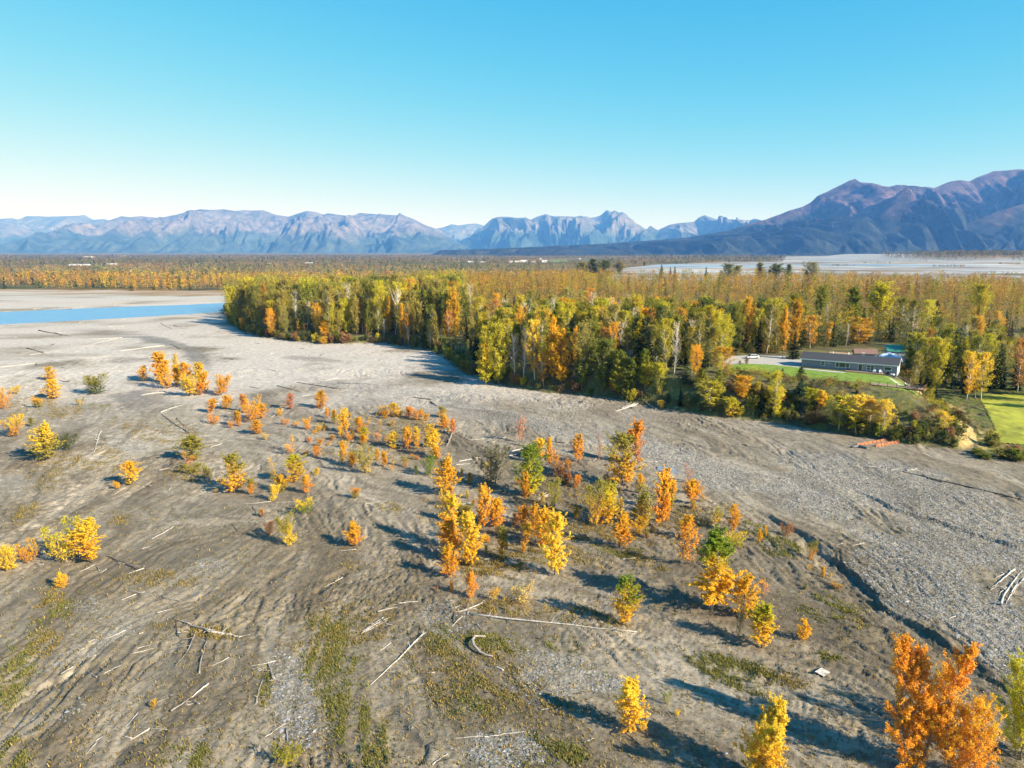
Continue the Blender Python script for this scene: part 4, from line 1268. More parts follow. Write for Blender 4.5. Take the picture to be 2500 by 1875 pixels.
for (z, cx_, cy_, rx_, ry_, n_) in (('B', 1500, 960, 460, 330, 42), ('B', 650, 470, 450, 190, 34), ('C', 800, 760, 330, 170, 14)):
    for _ in range(n_):
        a_, r_ = g6.uniform(0, 6.283), math.sqrt(g6.random())
        p = land(*Z(z, cx_ + rx_ * r_ * math.cos(a_), cy_ + ry_ * r_ * math.sin(a_)))
        model = ['slim', 'cone', 'bush', 'thin', 'bush', 'cone'][int(g6.integers(0, 6))]
        lo = ['ORA', 'GOLD', 'GOLD', 'OLI', 'PALE', 'RUST'][int(g6.integers(0, 6))]
        hi = ['GOLD', 'YEL', 'OLI', 'ORA'][int(g6.integers(0, 4))]
        k = SAP[model][int(g6.integers(0, len(SAP[model])))]
        h = g6.uniform(.9, 2.6)
        wm = h * {'slim': .42, 'cone': .62, 'bush': 1.1, 'thin': .6}[model]
        o = plant('young_poplar' if model != 'bush' else 'bush', k, (p[0], p[1], p[2] - .04), wm / (2 * k.rad), h / k.top, np.array(COLS[lo]) * .9, np.array(COLS[hi]) * .9, 'x', 'sapling' if model != 'bush' else 'bush', 'young trees and bushes on the gravel bar')
        size = 'tiny' if h < 1.3 else 'small' if h < 2.4 else 'mid-sized'
        todo.append((o, f'{size} {COLWORD[lo]}' if lo == hi else f'{size} {COLWORD[hi]}-topped {COLWORD[lo]}', {'slim': 'slender sapling', 'cone': 'leafy sapling', 'thin': 'sparse sapling', 'bush': 'bush'}[model], np.array(p)))
name_them(todo)
print('saplings', len(todo))

# ------------------------------------------------------------------ the homestead on the bluff
def KP(x, y, z=9.0):
    return gp(*Z('K', x, y), z)


YZ = 9.0
hl, hr = KP(835, 405), KP(1826, 486)
ux = (hr - hl)[:2]
HLEN = float(np.linalg.norm(ux))
ux /= HLEN
HROT = math.atan2(ux[1], ux[0])
HDEP, HWALL, HRISE = 8.4, 2.75, 1.55
vyv = np.array([-ux[1], ux[0]])                      # towards the back of the house


def HW(a, b, z=0.0):
    p = hl[:2] + ux * a + vyv * b
    return (p[0], p[1], YZ + z)


M_siding = simple_mat('grey_siding', (.23, .245, .275), .7, .10, 1.5, stretch=(.2, .2, 8))
M_roof = simple_mat('charcoal_shingle', (.048, .048, .055), .8, .35, 4.0)
M_trim = simple_mat('white_trim', (.78, .78, .76), .5)
M_glass = simple_mat('window_glass', (.05, .065, .05), .08, spec=.6)
M_gable = simple_mat('sunlit_siding', (.55, .53, .50), .7, .12, 2.0)  # gable siding with the direct sunlight on it put into its lighter colour
M_conc = simple_mat('concrete', (.42, .40, .37), .85, .15, 2.0)
M_deck = simple_mat('brown_deck_board', (.30, .19, .12), .7, .25, 3.0, stretch=(.6, 9, 1))
M_rail = simple_mat('red_brown_rail', (.22, .10, .05), .7, .2, 3.0)
M_metal = simple_mat('galvanised', (.5, .5, .5), .35, metallic=.8)
M_black = simple_mat('black_plastic', (.02, .02, .022), .5)
M_white = simple_mat('white_paint', (.75, .77, .80), .5)
M_stone = simple_mat('stone', (.30, .28, .26), .9, .3, 5.0)

house = empty('house', (hl[0], hl[1], YZ), HROT)
tag(house, 'long single-storey grey ranch house with dark gable roof and white trim on the bluff', 'house')
b = MB()
b.box(0, HLEN, 0, HDEP, -.8, HWALL)
b.prism([(.02, 0, HWALL), (.02, HDEP, HWALL), (.02, HDEP / 2, HWALL + HRISE)], (HLEN - .04, 0, 0))
b.build('wall', M_siding, house)
b = MB()
b.prism([(0, -.012, -.2), (0, -.012, HWALL), (0, HDEP / 2, HWALL + HRISE - .08), (0, HDEP + .01, HWALL), (0, HDEP + .01, -.2)], (.03, 0, 0))
g_ = b.build('gable_wall', M_gable, house)
g_.location = (HLEN + .005, 0, 0)
b = MB()
ov = .55
k = HRISE / (HDEP / 2)
for sgn in (0, 1):
    y0 = -ov if sgn == 0 else HDEP + ov
    pts = [(-.5, y0, HWALL - k * ov + .04), (-.5, HDEP / 2, HWALL + HRISE + .06), (-.5, HDEP / 2, HWALL + HRISE + .26), (-.5, y0, HWALL - k * ov + .20)]
    b.prism(pts, (HLEN + 1.0, 0, 0))
roof = b.build('roof', M_roof, house)
b = MB()
b.box(-.5, HLEN + .5, -ov - .03, -ov - .005, HWALL - k * ov - .06, HWALL - k * ov + .22)
b.build('fascia', M_trim, house)
b = MB()
for y0, y1 in ((-ov, HDEP / 2), (HDEP + ov, HDEP / 2)):
    b.prism([(HLEN + .505, y0, HWALL - k * ov), (HLEN + .505, y1, HWALL + HRISE + .03), (HLEN + .505, y1, HWALL + HRISE + .27), (HLEN + .505, y0, HWALL - k * ov + .24)], (.03, 0, 0))
b.build('barge_board', M_trim, house)
for a, t in ((8.4, .5), (13.0, .62)):
    b = MB()
    b.tube([(a, HDEP / 2 + 1.2, HWALL + .8), (a, HDEP / 2 + 1.2, HWALL + HRISE + t)], [.11, .11], 8)
    b.tube([(a, HDEP / 2 + 1.2, HWALL + HRISE + t), (a, HDEP / 2 + 1.2, HWALL + HRISE + t + .16)], [.19, .16], 8)
    b.build('vent_pipe', M_trim, roof, True)


def opening(name, a0, a1, z0, z1, muntins_v=(), muntins_h=()):
    f = MB()
    w = .11
    f.box(a0, a1, -.06, -.004, z0, z0 + w)
    f.box(a0, a1, -.06, -.004, z1 - w, z1)
    f.box(a0, a0 + w, -.06, -.004, z0 + w, z1 - w)
    f.box(a1 - w, a1, -.06, -.004, z0 + w, z1 - w)
    for v in muntins_v:
        f.box(v - .05, v + .05, -.055, -.004, z0 + w, z1 - w)
    wnd = obj(name, f.mesh(name, M_trim), house)
    for hh in muntins_h:
        q = MB()
        q.box(a0 + w, a1 - w, -.05, -.004, hh - .035, hh + .035)
        q.build('sash', M_trim, wnd)
    q = MB()
    q.box(a0 + w * .5, a1 - w * .5, -.03, -.003, z0 + w * .5, z1 - w * .5)
    q.build('pane', M_glass, wnd)
    return wnd


def ha(zx):
    """distance along the front wall of the photo column zx in the close view of the house"""
    d = ray(Z('K', zx, 440)[0], Z('K', zx, 440)[1])
    # solve hl + ux*a = s*d (in plan)
    A = np.array([[ux[0], -d[0]], [ux[1], -d[1]]])
    return float(np.linalg.solve(A, -hl[:2])[0])


opening('window', ha(1033), ha(1072), .85, 2.35, (), (1.6,))
opening('window', ha(1185), ha(1333), .75, 2.35, (ha(1222), ha(1294)), ())
dr = opening('door', ha(1421), ha(1468), .12, 2.30)
b = MB()
b.box(ha(1421) + .16, ha(1421) + .22, -.12, -.06, 1.0, 1.2)
b.build('handle', M_metal, dr)
opening('window', ha(1510), ha(1592), .62, 2.22, ((ha(1510) + ha(1592)) / 2,), (1.42,))
opening('window', ha(1693), ha(1773), 1.0, 2.1)
b = MB()
b.box(ha(1300), ha(1690), -2.3, -.05, -.25, .16)
b.build('porch', M_deck, house)
for a in (ha(1107), ha(1120), ha(1490)):
    b = MB()
    b.box(a - .09, a + .09, -.2, -.004, 1.75, 2.0)
    b.build('wall_lamp', M_trim, house)

# lawns, drive and path
M_lawn = simple_mat('mown_lawn', (.15, .225, .018), .9, .34, .55, bump=.25)
M_drive = simple_mat('gravel_drive', (.36, .34, .31), .95, .18, 1.2, bump=.2)
LAWN_K = [(60, 392), (250, 376), (480, 384), (835, 418), (1200, 452), (1500, 482), (1745, 505), (1850, 500), (1960, 520), (2060, 560), (2120, 600), (2080, 650), (1900, 660), (1570, 600), (1540, 574), (1200, 553), (880, 526), (640, 498), (300, 458), (70, 432)]
lawn_w = np.array([KP(*p)[:2] for p in LAWN_K])
DRIVE_K = [(20, 392), (60, 318), (110, 296), (300, 288), (640, 296), (835, 318), (838, 404), (830, 418), (480, 386), (250, 378)]
drive_w = np.array([KP(*p)[:2] for p in DRIVE_K])
YARD_K = [(50, 400), (90, 285), (640, 276), (860, 228), (1400, 200), (1740, 158), (1905, 165), (1960, 330), (1985, 480), (2090, 560), (2170, 620), (2110, 680), (1540, 620), (880, 548), (100, 455)]
yard_w = np.array([KP(*p)[:2] for p in YARD_K])
o = flat_sheet('lawn', lawn_w, 0, M_lawn, .5, True, .10)
tag(o, kind='structure')
o = flat_sheet('driveway', drive_w, 0, M_drive, .5, True, .07)
tag(o, kind='structure')
path_w = np.array([KP(*p)[:2] for p in [(1745, 520), (1775, 518), (1850, 560), (1880, 580), (1845, 590), (1800, 560)]])
o = flat_sheet('path', path_w, 0, M_conc, .35, True, .14)
tag(o, kind='structure')
path2 = np.array([KP(*p)[:2] for p in [(850, 424), (1290, 466), (1295, 474), (1150, 465), (850, 433)]])
o = flat_sheet('path', path2, 0, M_conc, .35, True, .14)
tag(o, kind='structure')
low_w = np.array([gp(*Z('H', *p), 1.2)[:2] for p in [(1905, 450), (2212, 440), (2450, 440), (2600, 760), (2212, 765), (2050, 748), (2005, 650), (1960, 560)]])
M_low = simple_mat('lower_lawn', (.28, .28, .022), .9, .35, .22, bump=.2)
o = flat_sheet('lawn', low_w, 0, M_low, .6, True, .12)
tag(o, kind='structure')

# deck
dk = [KP(1548, 602, 8.9), KP(2105, 662, 8.9), KP(2141, 601, 8.9), KP(1582, 546, 8.9)]
dk0 = dk[0]
dux = (dk[1] - dk[0])[:2]
DL = float(np.linalg.norm(dux))
dux /= DL
DROT = math.atan2(dux[1], dux[0])
DW = 3.6
deck = empty('deck', (dk0[0], dk0[1], 9.15), DROT)
tag(deck, 'brown timber viewing deck with post railing jutting over the bluff edge', 'deck')
b = MB()
b.box(0, DL, 0, DW, .02, .10)
b.build('floor_boards', M_deck, deck)
b = MB()
b.box(-.04, DL + .04, -.06, -.005, -.28, .14)
b.box(DL + .005, DL + .06, 0, DW, -.28, .14)
b.build('rim_board', M_rail, deck)
npost = 7
for i in range(npost):
    a = DL * i / (npost - 1)
    b = MB()
    b.box(a - .06, a + .06, .0, .12, .10, 1.12)
    b.build('post', M_rail, deck)
for a in (DL,):
    for y in (DW * .5, DW - .06):
        b = MB()
        b.box(a - .12, a, y - .06, y + .06, .10, 1.12)
        b.build('post', M_rail, deck)
b = MB()
b.box(-.1, DL + .1, -.03, .13, 1.12, 1.17)
b.box(DL - .13, DL + .03, .13, DW, 1.12, 1.17)
b.build('handrail', M_rail, deck)
for zz in (.4, .65, .9):
    b = MB()
    b.box(0, DL, .05, .065, zz, zz + .015)
    b.build('cable', M_metal, deck)
for a in (1, DL * .5, DL - 1):
    b = MB()
    b.box(a - .08, a + .08, .3, .46, -3.4, .02)
    b.build('support_post', M_rail, deck)


def dpt(a, y, z=.10):
    p = dk0[:2] + dux * a + np.array([-dux[1], dux[0]]) * y
    return (p[0], p[1], 9.15 + z)


def chair_model(name, mat, loc, rz, label, group):
    t = empty(name, loc, rz)
    tag(t, label, 'chair', group)
    b = MB()
    b.prism([(-.30, -.30, .38), (-.30, .28, .26), (-.30, .28, .30), (-.30, -.30, .42)], (.60, 0, 0))
    b.build('seat', mat, t)
    b = MB()
    for i in range(5):
        x = -.29 + i * .118
        hh = 1.02 - abs(i - 2) * .05
        b.prism([(x, .24, .28), (x, .52, hh), (x, .55, hh), (x, .27, .28)], (.105, 0, 0))
    b.build('backrest', mat, t)
    for s in (-1, 1):
        b = MB()
        b.box(s * .38 - .07, s * .38 + .07, -.36, .40, .58, .61)
        b.build('armrest', mat, t)
        b = MB()
        b.box(s * .35 - .05, s * .35 + .05, -.34, -.26, 0, .58)
        b.build('leg', mat, t)
        b = MB()
        b.prism([(s * .33 - .03, .52, 0), (s * .33 - .03, .60, 0), (s * .33 - .03, .18, .58), (s * .33 - .03, .10, .58)], (.06, 0, 0))
        b.build('leg', mat, t)
    return t


chair_model('garden_chair', M_black, dpt(DL * .655, 2.0), DROT + 2.2, 'black slatted garden chair on the deck, inward of the fire bowl', 'garden chairs on the deck')
chair_model('garden_chair', M_black, dpt(DL * .80, 2.7), DROT + .2, 'black slatted garden chair on the deck behind the fire bowl', 'garden chairs on the deck')
chair_model('garden_chair', M_black, dpt(DL * .90, 2.4), DROT - .5, 'black slatted garden chair on the deck nearer its open end', 'garden chairs on the deck')
chair_model('garden_chair', M_black, dpt(DL * .86, 1.0), DROT - 2.2, 'black slatted garden chair on the deck by the front rail', 'garden chairs on the deck')
chair_model('garden_chair', M_white, dpt(DL * .64, 3.0), DROT + 1.0, 'white slatted garden chair on the deck beside the brown parasol', 'garden chairs on the deck')
chair_model('porch_chair', M_white, HW(ha(1600), -1.1, .16), HROT, 'white porch chair under the four-pane window of the grey house', 'white porch chairs')
chair_model('porch_chair', M_white, HW(ha(1664), -1.1, .16), HROT + .3, 'white porch chair between the four-pane and the small high window', 'white porch chairs')
fb = empty('fire_bowl', dpt(DL * .76, 1.7))
tag(fb, 'low dark round fire bowl among the chairs on the deck', 'fire bowl')
b = MB()
b.tube([(0, 0, .28), (0, 0, .46), (0, 0, .5)], [.22, .46, .48], 14)
b.build('bowl', M_black, fb, True)
for k in range(3):
    b = MB()
    a = k * 2.09
    b.tube([(.18 * math.cos(a), .18 * math.sin(a), .30), (.34 * math.cos(a), .34 * math.sin(a), 0)], [.025, .025], 5)
    b.build('leg', M_black, fb)
pr = empty('parasol', dpt(DL * .70, 3.25))
tag(pr, 'closed brown garden parasol standing among the deck chairs', 'parasol')
b = MB()
b.tube([(0, 0, 0), (0, 0, 2.5)], [.03, .03], 6)
b.build('pole', M_metal, pr)
b = MB()
b.tube([(0, 0, 1.0), (0, 0, 1.25), (0, 0, 1.9), (0, 0, 2.45)], [.17, .24, .19, .05], 8)
b.build('canopy', simple_mat('brown_canvas', (.16, .10, .07), .9), pr, True)
b = MB()
b.tube([(0, 0, 0), (0, 0, .08)], [.3, .26], 10)
b.build('base', M_stone, pr)

# dark bush and pale stones at the house corner
for zx, zy, w, h in ((1728, 498, 1.5, 1.1), (1322, 445, 1.4, .8)):
    p = KP(zx, zy)
    plant('shrub', SHRUB[0], (p[0], p[1], YZ), w, h, (.05, .06, .03), (.06, .05, .03), 'low dark garden shrub against the front of the grey house' + (' at its bright gable end' if zx > 1500 else ' beside the porch step'), 'shrub')
for zx, zy, r_ in ((1792, 494, .42), (1768, 490, .3)):
    p = KP(zx, zy)
    bm = bmesh.new()
    bmesh.ops.create_icosphere(bm, subdivisions=2, radius=r_)
    for v in bm.verts:
        v.co *= 1 + .25 * (random.random() - .5)
        v.co.z *= .7
    me = bpy.data.meshes.new('garden_stone')
    bm.to_mesh(me)
    bm.free()
    me.materials.append(M_white)
    o = obj('garden_stone', me, None, (p[0], p[1], YZ + r_ * .5))
    tag(o, ('large' if r_ > .4 else 'smaller') + ' white boulder at the front corner of the grey house', 'boulder')


# outbuildings
def shed(name, loc, rot, L, D, hgt, rise, wall, roofm, label, cat, mono=False):
    t = empty(name, loc, rot)
    tag(t, label, cat)
    b = MB()
    b.box(0, L, 0, D, -.5, hgt)
    if not mono:
        b.prism([(0.01, 0, hgt), (0.01, D, hgt), (0.01, D / 2, hgt + rise)], (L - .02, 0, 0))
    b.build('wall', wall, t)
    b = MB()
    o_ = .35
    if mono:
        b.prism([(-o_, -o_, hgt + .03), (-o_, D + o_, hgt + rise), (-o_, D + o_, hgt + rise + .15), (-o_, -o_, hgt + .18)], (L + 2 * o_, 0, 0))
    else:
        kk = rise / (D / 2)
        for y0 in (-o_, D + o_):
            b.prism([(-o_, y0, hgt - kk * o_ + .02), (-o_, D / 2, hgt + rise + .03), (-o_, D / 2, hgt + rise + .18), (-o_, y0, hgt - kk * o_ + .16)], (L + 2 * o_, 0, 0))
    b.build('roof', roofm, t)
    b = MB()
    b.box(L * .3, L * .3 + 1.0, -.06, -.004, 0, 2.0)
    b.build('door', M_trim, t)
    return t


M_brownroof = simple_mat('brown_shingle', (.20, .115, .09), .8, .2, 3.0)
M_greenroof = simple_mat('green_metal_roof', (.05, .20, .13), .5, .15, 1.0)
M_greywall = simple_mat('pale_grey_wall', (.30, .32, .34), .8, .1, 2.0)
def behind(zx, dist):
    d = ray(*Z('K', zx, 250))
    return (d[0] * dist / d[1], dist, YZ)


shed('shed', behind(1396, 250), HROT + .3, 7.0, 4.5, 1.7, 1.2, M_greywall, M_brownroof, 'garden shed with brown shingle roof behind the grey house', 'shed')
shed('garage', behind(1738, 247), HROT + .3, 5.6, 5.5, 2.7, 1.6, M_greywall, M_greenroof, 'tall grey garage with sloping green metal roof behind the house', 'garage', True)
shed('lean_to', HW(ha(1060), HDEP + 1.5), HROT, 6, 4, 2.9, 1.0, M_siding, simple_mat('tan_shingle', (.36, .24, .14), .8, .2, 3.0), 'low back annexe with tan roof showing over the house ridge', 'annexe')
# tarpaulin over a heap
n_ = 26
X, Y = np.meshgrid(np.linspace(-4.2, 4.2, n_), np.linspace(-2.4, 2.4, n_))
zt = 3.3 * np.clip(1 - (X / 4.4) ** 2, 0, 1) ** .5 * np.clip(1 - np.abs(Y / 2.6), 0, 1) ** .6 + (fbm(X * 1.2 + 4, Y * 1.2, 3, 4) - .5) * .5
ii = np.arange(n_ * n_).reshape(n_, n_)
q = np.stack([ii[:-1, :-1], ii[:-1, 1:], ii[1:, 1:], ii[1:, :-1]], -1).reshape(-1, 4)
M_tarp = simple_mat('pale_blue_tarpaulin', (.46, .54, .66), .5, .4, .5)
o = obj('tarpaulin', mesh_np('tarpaulin', np.stack([X.ravel(), Y.ravel(), np.maximum(zt.ravel(), 0)], 1), q, [M_tarp], True), None, behind(1755, 240), HROT + .3)
tag(o, 'pale blue tarpaulin draped over a heap behind the house', 'tarpaulin')

# parked car, tailgate up
cp = KP(326, 322)
car = empty('car', (cp[0], cp[1], YZ + .08), math.pi + .12)
tag(car, 'silver estate car with its tailgate raised, parked on the gravel drive', 'car')
M_car = simple_mat('silver_paint', (.60, .63, .68), .25, metallic=.3)
M_tyre = simple_mat('tyre_rubber', (.02, .02, .02), .9)
prof = [(-2.2, .32), (-2.25, .72), (-1.3, .92), (-.75, 1.42), (1.5, 1.48), (2.15, 1.0), (2.25, .5), (2.2, .32)]
b = MB()
b.prism([(-x, -.88, z) for x, z in prof], (0, 1.76, 0))
b.build('body', M_car, car, bevel=.05)
for s in (-1, 1):
    for (x0, x1, x2, x3) in ((-1.1, -.72, -.02, -.02), (.06, .06, .85, .85), (.93, .93, 1.45, 1.75)):
        b = MB()
        pts = [(-x0, 0, .96), (-x1, 0, 1.36), (-x2, 0, 1.40), (-x3, 0, .98)]
        b.prism([(a_, s * .885, c_) for a_, _, c_ in pts], (0, s * .012, 0))
        b.build('window', M_glass, car)
    for x in (-1.35, 1.35):
        wl = MB()
        wl.tube([(-x, s * .70, .33), (-x, s * .90, .33)], [.33, .33], 16)
        w_ = wl.build('wheel', M_tyre, car, True)
        rm = MB()
        rm.tube([(-x, s * .89, .33), (-x, s * .915, .33)], [.2, .19], 12)
        rm.build('rim', M_metal, w_)
    b = MB()
    b.box(2.16, 2.27, s * .62 - .16, s * .62 + .16, .62, .76)
    b.build('headlight', M_white, car)
    b = MB()
    b.box(-2.26, -2.18, s * .74 - .09, s * .74 + .09, .62, .92)
    b.build('tail_light', simple_mat('red_lens', (.4, .02, .02), .2), car)
b = MB()
b.prism([(1.22, -.78, .955), (.76, -.70, 1.37), (.76, .70, 1.37), (1.22, .78, .955)], (.03, 0, .02))
b.build('windscreen', M_glass, car)
b = MB()
b.prism([(-1.5, -.8, 1.47), (-2.45, -.8, 1.95), (-2.5, -.8, 1.90), (-1.52, -.8, 1.42)], (0, 1.6, 0))
b.build('tailgate', simple_mat('dark_tailgate', (.03, .03, .035), .3), car)

# posts beside the drive
for zx in (640, 712):
    p = KP(zx, 318)
    b = MB()
    b.box(-.07, .07, -.07, .07, 0, 1.25)
    b.box(-.1, .1, -.1, .1, 1.25, 1.32)
    o = obj('gate_post', b.mesh('gate_post', M_driftgrey if zx < 700 else M_trim), None, (p[0], p[1], YZ))
    tag(o, ('grey timber' if zx < 700 else 'white') + ' gate post at the back edge of the gravel drive', 'post')

# orange timber frame half buried at the bluff foot
of = land(*Z('R', 780, 340))
M_orange = simple_mat('orange_rusty_steel', (.30, .105, .045), .85, .6, 1.6)
M_pont = simple_mat('grey_steel', (.14, .145, .16), .7, .2, 2.0)
fr = empty('steel_trough', (of[0], of[1], of[2]), 0)
tag(fr, 'rusty orange steel trough half buried in gravel below the deck', 'trough')


def rel(zx, zy):
    p = land(*Z('R', zx, zy))
    return np.array([p[0] - of[0], p[1] - of[1], p[2] - of[2]])


for (a_, b_, hh) in (((722, 328), (985, 278), .55), ((885, 338), (1098, 296), .6)):
    p0, p1 = rel(*a_), rel(*b_)
    d = p1 - p0
    nrm = np.array([-d[1], d[0], 0])
    nrm /= np.linalg.norm(nrm)
    q = MB()
    q.prism([p0 - (0, 0, .2), p1 - (0, 0, .3), p1 + nrm * .35 + (0, 0, hh * .75), p0 + nrm * .35 + (0, 0, hh)], tuple(nrm * .09))
    sb = q.build('side_board', M_orange, fr)
    q = MB()
    for t in np.linspace(.08, .92, 7):
        c0 = p0 + d * t
        q.prism([c0 - nrm * .05 - (0, 0, .1), c0 - nrm * .05 + d * .012 - (0, 0, .1), c0 + d * .012 + nrm * .30 + (0, 0, hh * .8), c0 + nrm * .30 + (0, 0, hh * .8)], tuple(-nrm * .06))
    q.build('ribs', M_orange, sb)
p0, p1 = rel(722, 340), rel(795, 356)
q = MB()
q.prism([p0 - (0, 0, .2), p1 - (0, 0, .2), p1 + (0, 0, .5), p0 + (0, 0, .6)], (.1, .25, 0))
q.build('end_board', M_pont, fr)
q = MB()
q.tube([rel(660, 344) + (0, 0, .25), rel(728, 336) + (0, 0, .3)], [.28, .3], 10)
q.build('pipe', M_pont, fr, True)

# ------------------------------------------------------------------ woods
FG, FD, FO, FY, FA, FB, FR = (.20, .225, .035), (.115, .135, .035), (.33, .285, .07), (.50, .43, .04), (.66, .39, .04), (.52, .27, .055), (.33, .19, .09)
FCOL = {'green': FG, 'dark green': FD, 'olive': FO, 'yellow-green': FY, 'golden': FA, 'amber': FB, 'russet': FR}


def px_of(x, y, z):
    d = y * CP - (z - CZ) * SP
    return .8848 * (1250 + FPX * x / d), .8848 * (937.5 - FPX * (y * SP + (z - CZ) * CP) / d)


def pick(pairs, u):
    s = 0
    tot = sum(w for _, w in pairs)
    for k, w in pairs:
        s += w / tot
        if u < s:
            return k
    return pairs[-1][0]


shade_trees = [(163, 196), (170, 206), (160, 214), (176, 190), (181, 212)]
lower_poly = np.array([[132, 226], [300, 226], [420, 420], [300, 400], [262, 330], [150, 262]])
